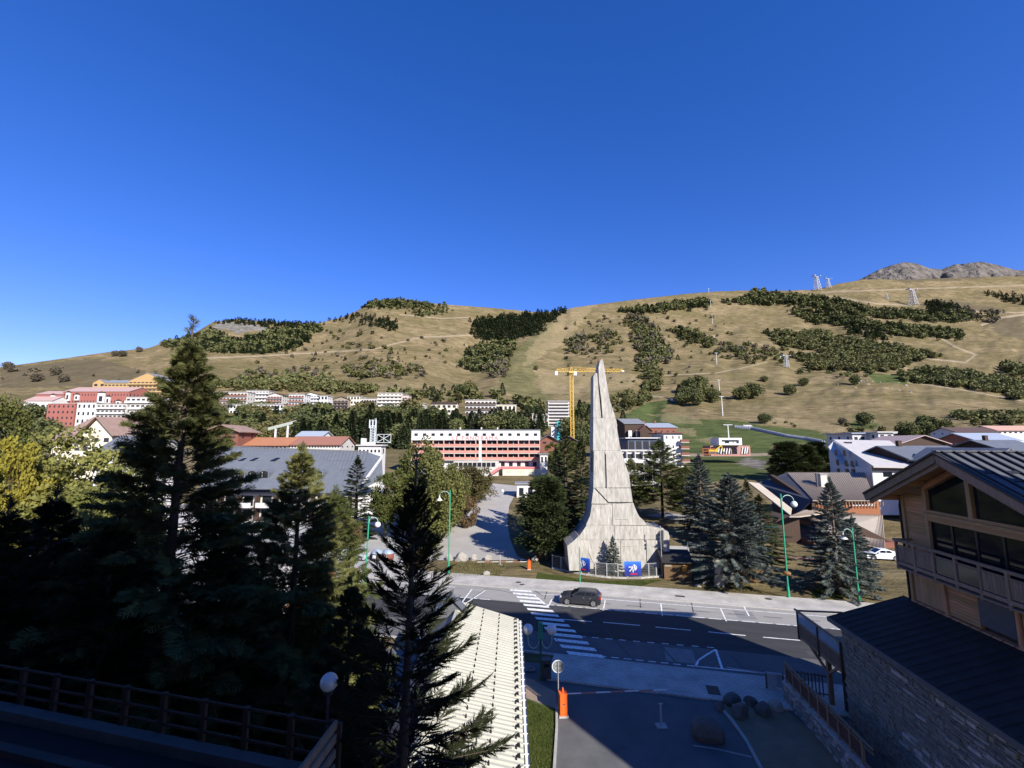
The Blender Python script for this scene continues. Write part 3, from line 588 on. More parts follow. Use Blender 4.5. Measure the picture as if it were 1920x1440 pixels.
# far trees of the slopes: light meshes
def farmesh(kind, seed, n, leaf):
    rng = np.random.RandomState(seed)
    if kind == 'con':
        f = rng.rand(n) ** .9; rr = .24 * (1 - f) ** .8 * np.sqrt(rng.uniform(.3, 1, n)) + .01; a = rng.rand(n) * 6.28
        pos = np.stack([rr * np.cos(a), rr * np.sin(a), .06 + f * .92], 1); d = np.stack([np.cos(a), np.sin(a), -.35 + .8 * f], 1)
        V, Fc = inst(diamonds(1, .45), pos, d, leaf * rng.uniform(.7, 1.3, n) * (1.1 - .5 * f), rng, .9)
    else:
        q = rng.normal(0, 1, (n, 3)); q /= np.linalg.norm(q, axis=1, keepdims=True); q *= (rng.rand(n) ** .35)[:, None]
        lump = 1 + .22 * np.sin(q[:, 0] * 5 + seed) * np.cos(q[:, 1] * 4 + seed)
        pos = np.stack([q[:, 0] * .42 * lump, q[:, 1] * .42 * lump, .54 + q[:, 2] * .44 * lump], 1)
        V, Fc = inst(diamonds(1, .5), pos, rng.normal(0, 1, (n, 3)), leaf * rng.uniform(.7, 1.3, n), rng)
    return V, Fc
TRK = MB().tube([(0, 0, -.06), (0, 0, .6)], [.022, .008], 5).mesh('far_trunk', BARK)
FAR = {}
F_CON = foliage('far_conifer', (0.034, 0.050, 0.022), (0.075, 0.095, 0.042), scale=.06, transl=.1)
F_DEC = foliage('far_broadleaf', (0.070, 0.084, 0.030), (0.135, 0.14, 0.055), scale=.06, transl=.15)
F_OLV = foliage('far_olive', (0.10, 0.095, 0.035), (0.19, 0.165, 0.07), scale=.06, transl=.15)
F_GRY = foliage('far_grey', (0.11, 0.095, 0.065), (0.17, 0.145, 0.10), scale=.06, transl=.1)
for k in range(3):
    FAR['con', k] = farmesh('con', 90 + k, 260, .16); FAR['dec', k] = farmesh('dec', 95 + k, 260, .17)
for k in range(3):
    FAR['conF', k] = farmesh('con', 190 + k, 1300, .075); FAR['decF', k] = farmesh('dec', 195 + k, 1500, .078)
# ---------------------------------------------------------------- shared paints
CONC = mat('monument_concrete', (0.19, 0.18, 0.155), (0.54, 0.51, 0.45), scale=2.4, rough=0.95, bump=1.0, bscale=7, detail=12, contrast=0.8, stretch=(1.3, 1.3, .28), spec=.1)
WHITE = mat('white_render', (0.60, 0.59, 0.565), (0.52, 0.51, 0.485), scale=1.2, rough=.9)
CREAM = mat('cream_render', (0.66, 0.60, 0.47), (0.58, 0.52, 0.40), scale=1.0, rough=.9)
OFFW = mat('off_white_concrete', (0.52, 0.49, 0.44), (0.42, 0.40, 0.36), scale=1.0, rough=.9)
DWOOD = mat('dark_brown_wood', (0.042, 0.026, 0.018), (0.07, 0.043, 0.030), scale=4, stretch=(4, 4, .4), rough=.8, bump=.3)
REDW = mat('red_brown_wood', (0.16, 0.060, 0.040), (0.22, 0.09, 0.06), scale=4, stretch=(4, 4, .4), rough=.8, bump=.3)
LWOOD = mat('larch_wood', (0.60, 0.335, 0.16), (0.33, 0.175, 0.08), scale=2.2, stretch=(.35, .35, 5), rough=.75, bump=.3, rnd=.22, detail=8, contrast=.8)
LWOODV = mat('larch_wood_upright', (0.56, 0.33, 0.17), (0.34, 0.20, 0.10), scale=2.2, stretch=(5, 5, .35), rough=.75, bump=.3, rnd=.22, detail=8, contrast=.8)
GWOOD = mat('weathered_wood', (0.30, 0.21, 0.14), (0.20, 0.14, 0.095), scale=2.5, stretch=(3, 3, .5), rough=.8, bump=.3, rnd=.15)
GREENP = mat('green_paint', (0.02, 0.26, 0.14), (0.03, 0.32, 0.18), scale=2, rough=.4, spec=.5)
STEEL = mat('galvanised_steel', (0.42, 0.43, 0.43), (0.34, 0.35, 0.35), scale=5, rough=.5, metal=.3)
DSTEEL = mat('dark_steel', (0.05, 0.05, 0.055), (0.08, 0.08, 0.085), scale=4, rough=.5)
ORNG = mat('orange_paint', (0.80, 0.13, 0.02), (0.68, 0.11, 0.02), scale=2, rough=.45)
SLATE = mat('grey_sheet_roof', (0.105, 0.115, 0.130), (0.15, 0.16, 0.175), scale=.7, rough=.55, bump=.1, contrast=.8, spec=.4)
BLACKROOF = mat('dark_membrane', (0.020, 0.0185, 0.018), (0.034, 0.031, 0.030), scale=1, rough=.8)
GLASS = glassy('window_glass', (0.012, 0.015, 0.018), .06)
GLOBE = mat('opal_globe', (0.72, 0.72, 0.70), (0.66, 0.66, 0.64), scale=3, rough=.25, spec=.5)
WMET = mat('white_painted_metal', (0.74, 0.74, 0.73), (0.66, 0.66, 0.65), scale=3, rough=.5)

# ---------------------------------------------------------------- the block behind the camera and its neighbour (they throw the shade; the neighbour is unseen, shaped to the shadow edge)
def residence(name, label, x0, x1, y0, y1, h, floors, bays, rec=True):
    t = thing(name, label, 'apartment block', (0, 0, 0))
    MB().box(x0, x1, y0, y1, -1, h).build('wall', OFFW, t); MB().box(x0 - .25, x1 + .25, y0 - .25, y1 + .25, h + .004, h + .35).build('roof', BLACKROOF, t)
    bw = (x1 - x0) / bays; wn = MB().box(-bw * .3, bw * .3, -.05, .04, 0, 2.0).mesh('window', GLASS); fr = MB()
    for a, b, c, d in ((-bw * .3 - .06, -bw * .3, -.06, 2.06), (bw * .3, bw * .3 + .06, -.06, 2.06), (-bw * .3, bw * .3, -.06, 0), (-bw * .3, bw * .3, 2.0, 2.06)): fr.box(a, b, -.04, .07, c, d)
    fm = fr.mesh('frame', WMET)
    for k in range(floors):
        for i in range(bays):
            x = x0 + bw * (i + .5); z = 1 + k * (h - 1) / floors
            if not (name == 'residence' and abs(x) < bw * 1.2 and 13 < z < 19): obj('window', wn, t, (x, y1 + .01, z)); obj('frame', fm, t, (x, y1 + .01, z))
    return t
residence('residence', 'long pale apartment block with rows of windows above the dark terrace', -62, 7.0, -14, -.75, 30.5, 9, 14)
residence('residence', 'unseen tall slim pale block added right of the camera to shade the road', 24.9, 36.0, -3.0, -.05, 33.0, 10, 3)

# ---------------------------------------------------------------- monument
def monument():
    Y = 61.0; t = thing('monument', 'tall grey concrete monument with two split prongs rising from a flared base', 'monument', (0, 0, 0))
    A = lambda x, y: (at(x, y, Y)[0], at(x, y, Y)[2])
    def blk(P, y0, y1, name='concrete_block', m=CONC, sub=None):
        P = [A(*p) for p in P]; cx = sum(p[0] for p in P) / len(P); cz = sum(p[1] for p in P) / len(P)
        Q = [(cx + (x - cx) * (1 - .012 / max(abs(x - cx), .4)), cz + (z - cz) * (1 - .014 / max(abs(z - cz), .4))) for x, z in P]
        # chamfered front: a slightly smaller front face, lightly warped like board-cast concrete
        n = len(Q); V = []; ch = .03
        for dy, k in ((y0, .994), (y0 + ch, 1.0), (y1, 1.0)):
            for x, z in Q: V.append((cx + (x - cx) * k, Y + dy + (R.uniform(-.015, .015) if dy == y0 else 0), cz + (z - cz) * k))
        Fc = [tuple(range(n)), tuple(reversed(range(2 * n, 3 * n)))] + [(r * n + i, (r + 1) * n + i, (r + 1) * n + (i + 1) % n, r * n + (i + 1) % n) for r in range(2) for i in range(n)]
        mb = MB(); mb.add(V, Fc); return mb.build(name, m, t)
    # prongs
    blk([(1111.7, 784), (1112, 705), (1116, 699.5), (1119.5, 700), (1122, 730), (1127, 784)], -.2, 2.0, 'prong')
    blk([(1129.5, 784), (1127, 752), (1122, 712), (1121.5, 690), (1124, 677), (1128, 672.5), (1131, 679), (1137, 717), (1143.5, 753), (1154, 784)], -.2, 2.0, 'prong')
    blk([(1122, 677), (1122.3, 671), (1124.6, 671), (1124.6, 677)], .3, .6, 'finial', mat('copper_cap', (.25, .10, .05)))
    # courses
    blk([(1111.5, 785), (1154.3, 785), (1156.5, 797), (1155.5, 812), (1158, 822), (1164, 845), (1111, 845)], -.28, 2.3)
    blk([(1112.3, 846), (1133, 846), (1134, 914), (1111.5, 914)], -.38, 2.6)
    blk([(1133, 846), (1164.3, 846), (1172, 872), (1178, 890), (1181, 914), (1134, 914)], -.46, 2.6)
    blk([(1111.5, 915.5), (1114, 915.5), (1138, 940.5), (1138, 944), (1108, 944)], -.40, 2.9)
    blk([(1115.5, 914.6), (1181, 914.6), (1184.5, 940.5), (1139, 940.5)], -.55, 2.9)
    blk([(1108, 945), (1146, 945), (1147, 983), (1097, 983), (1104.7, 966)], -.62, 3.4)
    blk([(1146, 944), (1185, 941.5), (1189, 953), (1196, 967), (1205, 975), (1211, 983), (1147, 983)], -.68, 3.4)
    blk([(1097, 984), (1150, 984), (1150, 1009), (1081, 1009), (1084, 1003)], -.8, 4.0)
    blk([(1150, 984), (1212, 984), (1217, 989), (1230, 989), (1240, 987.5), (1244, 994), (1247, 1009), (1150, 1009)], -.85, 3.6)
    blk([(1081, 1010), (1160, 1010), (1160, 1064), (1078, 1064)], -1.0, 4.4)
    blk([(1160, 1010), (1247, 1010), (1248.5, 1037), (1246, 1062), (1160, 1062)], -1.05, 3.8)
    core = [(1112.5, 784), (1153, 784), (1163, 845), (1180, 914), (1184, 941), (1196, 968), (1211, 984), (1240, 990), (1246, 1010), (1246, 1062), (1080, 1062), (1082, 1010), (1098, 984), (1106, 966), (1112, 914), (1112, 846)]
    MB().prismy([A(*p) for p in core], Y - .24, Y + 1.9).build('core', CONC, t); MB().prismy([A(*p) for p in core if p[1] >= 940], Y - .57, Y + 2.2).build('core', CONC, t); MB().prismy([A(*p) for p in core if p[1] >= 984], Y - .76, Y + 2.5).build('core', CONC, t); MB().prismy([A(*p) for p in core if 845 <= p[1] <= 945], Y - .34, Y + 2.0).build('core', CONC, t)
    # relief: small raised panels and board joints cast in the faces
    for P, y in [([(1124, 948), (1125.2, 948), (1125.2, 966), (1124, 966)], -.66), ([(1152, 971), (1175, 971), (1175, 972.2), (1152, 972.2)], -.73), ([(1134.6, 850), (1135.6, 850), (1138, 938), (1137, 938)], -.60),
                 ([(1100, 1030), (1101, 1026), (1112, 1052), (1111, 1054)], -1.05), ([(1120, 1022), (1190, 1019), (1190, 1020), (1120, 1023)], -1.1), ([(1180, 992), (1181, 992), (1176, 1006), (1175, 1006)], -.9)]:
        blk(P, y, y + .2, 'ridge')
    # low side block on the left and its slanting flank
    mb = MB(); q = [A(*p) for p in [(1060, 1017), (1072, 1008), (1081, 999), (1085, 1003), (1084, 1062), (1064, 1062)]]
    mb.prismy(q, Y - 2.0, Y + 2.5); mb.build('side_block', CONC, t)
    q = [A(*p) for p in [(1235, 990), (1243, 991), (1246, 1000), (1246, 1060), (1236, 1060)]]; MB().prismy(q, Y - 1.9, Y - 1.08).build('side_fin', CONC, t)
    # plinth slab
    MB().prism([gp(1066, 1066), gp(1120, 1076), gp(1244, 1066), gp(1246, 1050), gp(1072, 1050)], .03, .30).build('plinth', CONC, t)
monument()
def flagpole():
    x, y = gp(1196, 1085)[0], 56.0
# ---------------------------------------------------------------- railing round the monument, banners, bench, thin mast
def px3(x, y, Y): return at(x, y, Y)
fence_px = [(1036, 1066), (1052, 1070), (1068, 1073), (1090, 1077), (1104, 1079), (1117, 1081), (1138, 1083.5), (1159, 1084.5), (1177, 1085), (1200, 1085), (1217, 1083.5), (1231, 1082.5), (1244, 1081)]
def steel_fence():
    P = [(*gp(*p), 0) for p in fence_px]; t = thing('mesh_fence', 'light grey steel fence curving round the foot of the monument', 'fence')
    post = MB().box(-.05, .05, -.05, .05, 0, 1.75).mesh('post', STEEL)
    for p in P: obj('post', post, t, p)
    for a, b in zip(P[:-1], P[1:]):
        a, b = Vector(a), Vector(b); mb = MB(); n = max(2, int((b - a).length / .11))
        for k in range(1, n): q = a.lerp(b, k / n); mb.beam(q + Vector((0, 0, .1)), q + Vector((0, 0, 1.66)), .008)
        for z in np.arange(.12, 1.6, .2): mb.beam(a + Vector((0, 0, z)), b + Vector((0, 0, z)), .008)
        mb.build('mesh_panel', STEEL, t); MB().beam(a + Vector((0, 0, 1.7)), b + Vector((0, 0, 1.7)), .05).build('top_rail', STEEL, t)
    mb = MB()
    for a, b in zip(P[:-1], P[1:]): a, b = Vector(a), Vector(b); d = (b - a); nn = Vector((-d.y, d.x, 0)).normalized() * .14; mb.slab([a - nn, b - nn, b + nn, a + nn], .18)
    mb.build('concrete_footing', PAVE, t)
    return P
FP = steel_fence()
def gradient_banner_mat():
    m = bpy.data.materials.new('blue_banner_print'); m.use_nodes = True; n = m.node_tree; b = n.nodes['Principled BSDF']; b.inputs['Roughness'].default_value = .5; L = n.links.new
    tc = n.nodes.new('ShaderNodeTexCoord'); sp = n.nodes.new('ShaderNodeSeparateXYZ'); L(tc.outputs['Object'], sp.inputs[0])
    ns = n.nodes.new('ShaderNodeTexNoise'); ns.inputs['Scale'].default_value = 1.2; L(tc.outputs['Object'], ns.inputs['Vector'])
    ad = n.nodes.new('ShaderNodeMath'); ad.operation = 'MULTIPLY_ADD'; ad.inputs[1].default_value = .9; L(ns.outputs[0], ad.inputs[0]); L(sp.outputs['Z'], ad.inputs[2])
    cr = n.nodes.new('ShaderNodeValToRGB'); e = cr.color_ramp.elements; e[0].position = .35; e[0].color = (.012, .02, .16, 1); e[1].position = 1.0; e[1].color = (.02, .14, .62, 1)
    x = e.new(.75); x.color = (.01, .045, .34, 1); mr = n.nodes.new('ShaderNodeMapRange'); mr.inputs[1].default_value = 0; mr.inputs[2].default_value = 2.0; L(ad.outputs[0], mr.inputs[0]); L(mr.outputs[0], cr.inputs[0]); L(cr.outputs[0], b.inputs['Base Color'])
    return m
BAN = gradient_banner_mat(); WINK = mat('white_ink', (.8, .8, .8), rough=.5); RINK = mat('red_ink', (.6, .03, .05), rough=.5)
def banner(p, ang, wd, ht, label):
    t = thing('banner', label, 'banner', p, ang)
    V = []; n = 10
    for i in range(n + 1):
        for j in range(5): V.append((-wd / 2 + wd * i / n, .02 * sin(i * 1.3) + .012 * j, ht * j / 4))
    Fc = [(i * 5 + j, (i + 1) * 5 + j, (i + 1) * 5 + j + 1, i * 5 + j + 1) for i in range(n) for j in range(4)]
    mb = MB(); mb.add(V, Fc); m = mb.mesh('sheet', BAN); s = obj('sheet', m, t)
    sol = s.modifiers.new('thick', 'SOLIDIFY'); sol.thickness = .01
    y = -.05
    def arc(P, w_): # flat brush stroke
        mb = MB()
        for (a, b), (c, d) in zip(P[:-1], P[1:]):
            dx, dz = c - a, d - b; l = max(sqrt(dx * dx + dz * dz), 1e-6); nx, nz = -dz / l * w_, dx / l * w_
            mb.add([(a - nx, y, b - nz), (c - nx, y, d - nz), (c + nx, y, d + nz), (a + nx, y, b + nz)], [(0, 1, 2, 3)])
        return mb
    u = lambda P: [((x - .5) * wd, z * ht) for x, z in P]
    S = [[(.24, .60), (.34, .66), (.41, .56), (.38, .42), (.28, .33)], [(.50, .26), (.49, .45), (.47, .62), (.43, .70)], [(.50, .74), (.56, .76), (.62, .62), (.66, .42)], [(.52, .66), (.57, .60), (.60, .50), (.60, .38)], [(.57, .80), (.66, .74), (.72, .60), (.70, .48)]]
    for P, w_ in zip(S, (.028, .03, .03, .02, .022)): arc(u(P), w_ * wd * .75).build('logo_stroke', WINK, t)
    # the red lettering below the emblem is too small to read in the photograph: blocks of letter strokes
    x = .34
    for lw in (.035, .05, .05, .05, .045, .05, .04): MB().box((x - .5) * wd, (x + lw - .5) * wd, y - .012, y, .10 * ht, .19 * ht).build('letter', RINK, t); x += lw + .014
    return t
a = Vector(FP[3]); b = Vector(FP[4]); 
pL0, pL1 = Vector((*gp(1077, 1074.5), 0)), Vector((*gp(1106, 1080), 0)); banner(tuple((pL0 + pL1) / 2 + Vector((0, -.12, .45))), atan2(pL1.y - pL0.y, pL1.x - pL0.x), (pL1 - pL0).length, 1.65, 'darker blue banner with white emblem and red lettering, left one, behind the green mast')
pL0, pL1 = Vector((*gp(1171, 1085), 0)), Vector((*gp(1203, 1085), 0)); banner(tuple((pL0 + pL1) / 2 + Vector((0, -.12, .35))), atan2(pL1.y - pL0.y, pL1.x - pL0.x), (pL1 - pL0).length, 1.7, 'brighter blue banner with white emblem and red lettering, right one on the fence')
def bench(p, ang, label, m=DWOOD, L=2.1):
    t = thing('bench', label, 'bench', p, ang)
    for k in range(3): MB().bev(-L / 2, L / 2, -.22 + k * .15, -.10 + k * .15, .42, .46, .01).build('seat_slat', m, t)
    for k in range(2): MB().bev(-L / 2, L / 2, .25, .29, .58 + k * .16, .70 + k * .16, .01).build('back_slat', m, t)
    for x in (-L * .4, L * .4):
        mb = MB(); mb.box(x - .03, x + .03, -.2, -.14, 0, .42).box(x - .03, x + .03, .2, .249, 0, .86).box(x - .03, x + .03, -.14, .2, .36, .42); mb.build('leg', DSTEEL, t)
bench((*gp(1129, 1077), .02), .05, 'dark wooden bench inside the fence between the two blue banners')
def mast(x, y, h, label):
    p = gp(x, y, .0); t = thing('sign_mast', label, 'post', (*p, 0)); MB().tube([(0, 0, 0), (0, 0, h)], .055, 8).build('pole', GREENP, t)
    MB().tube([(0, 0, 0), (0, 0, .7)], .085, 8).build('base_sleeve', GREENP, t); MB().box(-.06, .06, -.05, .05, h, h + .25).build('cap', GREENP, t)
mast(1087.5, 1093, 3.9, 'slim green mast on the pavement in front of the left banner')
def pole_tall():
    x0, y0, _ = at(1242, 1082, 56.5); t = thing('pole', 'thin grey pole beside the right edge of the monument', 'post', (*gp(1242, 1082), 0)); h = at(1236, 986, gp(1242, 1082)[1])[2]
    MB().tube([(0, 0, 0), (0, 0, h)], .045, 8).build('shaft', STEEL, t)
    for k, z in enumerate((h - .9, h - 1.5, h - 1.9)): MB().box(-.22, -.05, -.06, .06, z, z + .25).build('box', DSTEEL, t)
pole_tall()

# ---------------------------------------------------------------- lamp posts
def lamp(x, ybase, ytop, label, side=1, kind='globe', lean=0.0, Y=None, z0=0.0, ring=False, group='green street lamps'):
    X, Yb = gp(x, ybase, z0); h = at(x, ytop, Yb)[2] - z0; t = thing('street_lamp', label, 'street lamp', (X, Yb, z0), 0, group); t.rotation_euler = (0, lean, 0)
    MB().tube([(0, 0, 0), (0, 0, 1.4), (0, 0, h)], [.13, .085, .075], 10).build('pole', GREENP, t); MB().tube([(0, 0, 0), (0, 0, 1.2)], [.17, .13], 10).build('base_sleeve', GREENP, t)
    r = h * .052 + .1; P = [(side * (.06 + r - r * cos(a)), 0, h - .25 * r - r * .9 + r * .95 * sin(a)) for a in np.linspace(0, pi, 9)]
    ar = MB().tube([(0, 0, h - 2.2 * r)] + P, .04, 7).build('arm', mat('pale_green_paint', (.35, .50, .44), rough=.45), t)
    ex = side * (.06 + 2 * r); ez = P[-1][2]
    if kind == 'globe':
        MB().ball((ex, 0, ez - .34), .34, 18, 10).build('globe', GLOBE, t, True); MB().lathe([(1e-3, .05), (.1, .03), (.16, -.08)], (ex, 0, ez), 12).build('collar', GREENP, t)
    else:
        MB().lathe([(.04, .10), (.08, -.1), (.12, -.25), (.38, -.52), (.40, -.56)], (ex, 0, ez), 16).build('lamp_shade', mat('cream_enamel', (.62, .60, .53), rough=.35), t); MB().ball((ex, 0, ez - .52), .2, 12, 6).build('bulb', GLOBE, t, True)
    if ring:                                  # flower basket ring
        MB().ball((0, 0, 2.6), .42, 12, 6, .55).build('flower_basket', mat('dry_flowers', (.14, .09, .03), (.25, .11, .04), scale=20), t)
    return t
lamp(841, 1077, 919, 'green lamp post with a cream bell lamp beside the driveway mouth', -1, 'bell', .0)
lamp(684, 1100, 968, 'green lamp post with a white globe half hidden by the leftmost spruces', 1, 'globe', .02)
lamp(1479, 1122, 926, 'tall green lamp post with a globe and flower basket by the red plaza', 1, 'globe', 0, ring=True)
lamp(1611, 1126, 990, 'green lamp post with a bell lamp close to the wooden chalet', -1, 'bell', 0)
def double_lamp():
    X, Yb = gp(1014, 1276, .12); t = thing('double_street_lamp', 'green twin lamp with two white globes at the near pavement', 'street lamp', (X, Yb, .12)); h = at(1014, 1168, Yb)[2]
    for dx in (-.11, 0, .11): MB().tube([(dx, 0, h - 1.3), (dx, 0, h - .02)], .045, 8).build('upper_tube', GREENP, t)
    MB().tube([(0, 0, 0), (0, 0, h - 1.2)], [.08, .06], 10).build('pole', mat('dark_green_paint', (.015, .09, .06), rough=.5), t)
    for s, gx in ((-1, -.88), (1, .80)):
        P = [(s * (.1 + (abs(gx) - .1) * .5 * (1 - cos(a))), 0, h - 1.25 - .55 * sin(a) + (.0 if s < 0 else .0)) for a in np.linspace(0, pi, 8)] + [(gx, 0, h - .9)]
        MB().tube(P, .035, 7).build('arm', mat('pale_green_paint', (.35, .50, .44)), t); MB().ball((gx, 0, h - .55), .36, 20, 12).build('globe', GLOBE, t, True); MB().tube([(gx, 0, h - 1.0), (gx, 0, h - .86)], .08, 8).build('collar', GREENP, t)
double_lamp()
def mini_lamp():
    x, y, z = hill(942, 934); t = thing('garden_lamp', 'low garden lamp with a white globe beside the shaded drive', 'lamp', (x, y, z)); h = at(942, 919, y)[2] - z
    MB().tube([(0, 0, 0), (0, 0, h - .4)], .07, 8).build('pole', STEEL, t); MB().ball((0, 0, h - .2), .4, 14, 8).build('globe', GLOBE, t, True)
mini_lamp()
def terrace_lamp():
    X, Y, Z = at(617, 1279, 11.2); t = thing('terrace_lamp', 'large opal globe lamp on a short post at the dark terrace corner', 'lamp', (X, Y, Z - 1.2))
    MB().tube([(0, 0, 0), (0, 0, 1.0)], .04, 8).build('post', DSTEEL, t); MB().ball((0, 0, 1.2), .20, 24, 14).build('globe', GLOBE, t, True); MB().lathe([(.05, .9), (.12, .98), (.13, 1.02)], n=14).build('collar', DSTEEL, t)
terrace_lamp()

# ---------------------------------------------------------------- barriers, mirror sign, bin, rocks
def barrier(x, y, L, ang, s, label, tip=None):
    X, Y = gp(x, y); t = thing('parking_barrier', label, 'barrier', (X, Y, .0), ang)
    MB().bev(-.2 * s, .2 * s, -.2 * s, .2 * s, .10, 1.12 * s, .03).build('cabinet', ORNG, t); MB().bev(-.22 * s, .22 * s, -.22 * s, .22 * s, 1.122 * s, 1.17 * s, .03).build('lid', ORNG, t)
    MB().box(-.25 * s, .25 * s, -.25 * s, .25 * s, 0, .1).build('base', KERB, t); MB().box(-.07 * s, .07 * s, -.205 * s, -.2 * s, .62 * s, .68 * s).build('badge', DSTEEL, t)
    MB().box(-.05, .05, -.06, .06, 1.17 * s, 1.38 * s).build('flasher', ORNG, t)
    d = 1 if L > 0 else -1; n = 7; A = abs(L)
    for k in range(n): MB().box(min(d * (.25 + A * k / n), d * (.25 + A * (k + 1) / n)), max(d * (.25 + A * k / n), d * (.25 + A * (k + 1) / n)), .06, .11, 1.01 * s, 1.06 * s).build('boom_section', WMET if k % 2 == 0 else mat('red_band', (.55, .20, .16), rough=.5), t)
    return t
P0 = gp(1056, 1342); P1 = (9.4, 29.9)
barrier(1056, 1342, 6.4, atan2(P1[1] - P0[1], P1[0] - P0[0]) + 0.02, 1.15, 'orange barrier with its long boom across the shaded car entrance')
barrier(992, 1068, -6.6, .02, .95, 'small orange barrier with its white boom across the sunlit driveway')
def rest_post(x, y, lb):
    t = thing('boom_rest', lb, 'post', (*gp(x, y), 0)); MB().box(-.05, .05, -.05, .05, 0, 1.2).build('post', STEEL, t); MB().box(-.12, .12, -.03, .03, 1.2, 1.26).build('fork', STEEL, t); MB().box(-.3, .3, -.25, .25, 0, .06).build('foot', KERB, t)
rest_post(1240, 1362, 'grey boom rest with a flat foot in the shaded car entrance'); rest_post(938, 1059, 'small steel boom rest at the left of the driveway mouth')
def round_sign():
    X, Y = gp(1049, 1346); h = at(1049, 1258, Y)[2]; t = thing('road_sign', 'round road sign seen from behind on a steel pole by the orange barrier', 'road sign', (X, Y + .5, 0))
    MB().tube([(0, 0, 0), (0, 0, h + .3)], .035, 8).build('pole', STEEL, t)
    mb = MB(); n = 28; V = [(.34 * cos(2 * pi * k / n), y, h + .34 * sin(2 * pi * k / n)) for y in (.05, .075) for k in range(n)]; mb.add(V, [tuple(range(n)), tuple(reversed(range(n, 2 * n)))] + [(k, (k + 1) % n, n + (k + 1) % n, n + k) for k in range(n)]); mb.build('disc', mat('sign_back', (.16, .17, .17), (.22, .23, .23), scale=6, rough=.5), t)
    mb = MB(); V = [(r * cos(2 * pi * k / n), y, h + r * sin(2 * pi * k / n)) for r in (.34, .375) for y in (.035, .09) for k in range(n)]
    mb.add(V, [(a * n + k, a * n + (k + 1) % n, b * n + (k + 1) % n, b * n + k) for a, b in ((0, 1), (1, 3), (3, 2), (2, 0)) for k in range(n)]); mb.build('rim', WMET, t)
    for z in (-.12, .12): MB().box(-.2, .2, .03, .05, h + z, h + z + .05).build('bracket', STEEL, t)
round_sign()
def litter_bin():
    X, Y = gp(1024, 1270, .12); t = thing('litter_bin', 'tall dark litter bin at the foot of the twin lamp', 'litter bin', (X, Y, .12), .1)
    MB().bev(-.33, .33, -.28, .28, 0, 1.15, .05).build('body', DSTEEL, t); MB().bev(-.36, .36, -.31, .31, 1.152, 1.24, .05).build('lid', DSTEEL, t); MB().box(-.2, .2, -.29, -.281, .8, .98).build('slot', mat('pit_black', (.01, .01, .01)), t)
litter_bin()
ROCKM = mat('pale_boulder', (0.36, 0.33, 0.28), (0.20, 0.185, 0.16), scale=1.8, bump=.8, rough=.95, contrast=.9, detail=9)
def boulder_mesh(seed, flat=1.0):
    rng = np.random.RandomState(seed); import bmesh
    bm = bmesh.new(); bmesh.ops.create_icosphere(bm, subdivisions=3, radius=1)
    pl = [(Vector(rng.normal(0, 1, 3)).normalized(), rng.uniform(.62, .9)) for _ in range(9)]
    for v in bm.verts:
        for n_, d in pl:
            k = v.co.dot(n_)
            if k > d: v.co -= n_ * (k - d)
        v.co *= 1 + rng.normal(0, .012); v.co.z *= flat
    me = bpy.data.meshes.new('boulder'); bm.to_mesh(me); bm.free(); me.materials.append(ROCKM); return me
BM = [boulder_mesh(k) for k in range(4)]
def boulder(x, y, wpx, hpx, label, k=None, group=None, z0=0, name='boulder', dep=.8):
    if y > 1068: X, Y = gp(x, y, z0); z = z0
    else: X, Y, z = hill(x, y)
    o = obj(name, BM[(R.randrange(4) if k is None else k)], None, (X, Y, z + hpx * Y / F * .32), R.uniform(0, 6), label, name.replace('_', ' '), group); o.scale = (wpx * Y / F * .6, wpx * Y / F * .6 * dep, hpx * Y / F * .68); return o
for x, y, w_, h_, lb in [(867, 1066, 20, 15, 'pale boulder at the left of the row beside the driveway'), (888, 1067, 14, 11, 'rounded pale boulder second in the row beside the driveway'), (914, 1067, 16, 10, 'flat pale boulder nearest the boom rest'), (842, 1062, 12, 12, 'boulder behind the green lamp post at the driveway'), (863, 1052, 22, 14, 'large square boulder behind the row beside the driveway'), (912, 1079, 12, 8, 'low reddish stone in front of the row near the kerb'), (1003, 1068, 13, 8, 'dark stone just right of the small orange barrier')]: boulder(x, y, w_, h_, lb)
for x, y, w_, h_, lb in [(1388, 1345, 26, 26, 'upright pale boulder in the shaded flower bed'), (1372, 1318, 30, 16, 'flat slab beside the near pavement edge'), (1432, 1340, 24, 22, 'grey boulder at the right of the shaded bed'), (1352, 1332, 16, 14, 'small stone at the corner of the shaded bed'), (1408, 1322, 20, 14, 'half hidden boulder at the back of the shaded bed'), (1328, 1385, 46, 34, 'large dark boulder lying in the shaded car entrance'), (1455, 1330, 22, 18, 'boulder against the low stone ramp wall')]: boulder(x, y, w_, h_, lb)
SHADEROCK = mat('dark_boulder_stone', (.13, .115, .10), (.075, .068, .06), scale=1.8, bump=.8)  # darker copy of the boulder stone, standing in for shade
for o in [q for q in COL.objects if q.name.startswith('boulder') and q.get('label') and ('shaded' in q['label'] or 'slab' in q['label'])]: o.data = o.data.copy(); o.data.materials[0] = SHADEROCK
flat('planting_bed', G_([(1345, 1322), (1450, 1312), (1580, 1420), (1600, 1500), (1440, 1460), (1395, 1390)]), .03, DIRT)
for a, b in [((1345, 1322), (1372, 1352)), ((1372, 1352), (1400, 1392)), ((1400, 1392), (1428, 1445))]:
    P = G_([a, b]); MB().beam((*P[0], .06), (*P[1], .06), .16, .14).build('bed_kerb', KERB, kind='structure')
strip('bed_kerb', G_([(1300, 1398), (1345, 1405), (1410, 1420)]), .1, .012, KERB)
P = G_([(1044, 1330), (1044, 1368), (1039, 1450), (1037, 1540)])
for a, b in zip(P[:-1], P[1:]): MB().beam((*a, .08), (*b, .08), .14, .18).build('lawn_kerb', KERB, kind='structure')
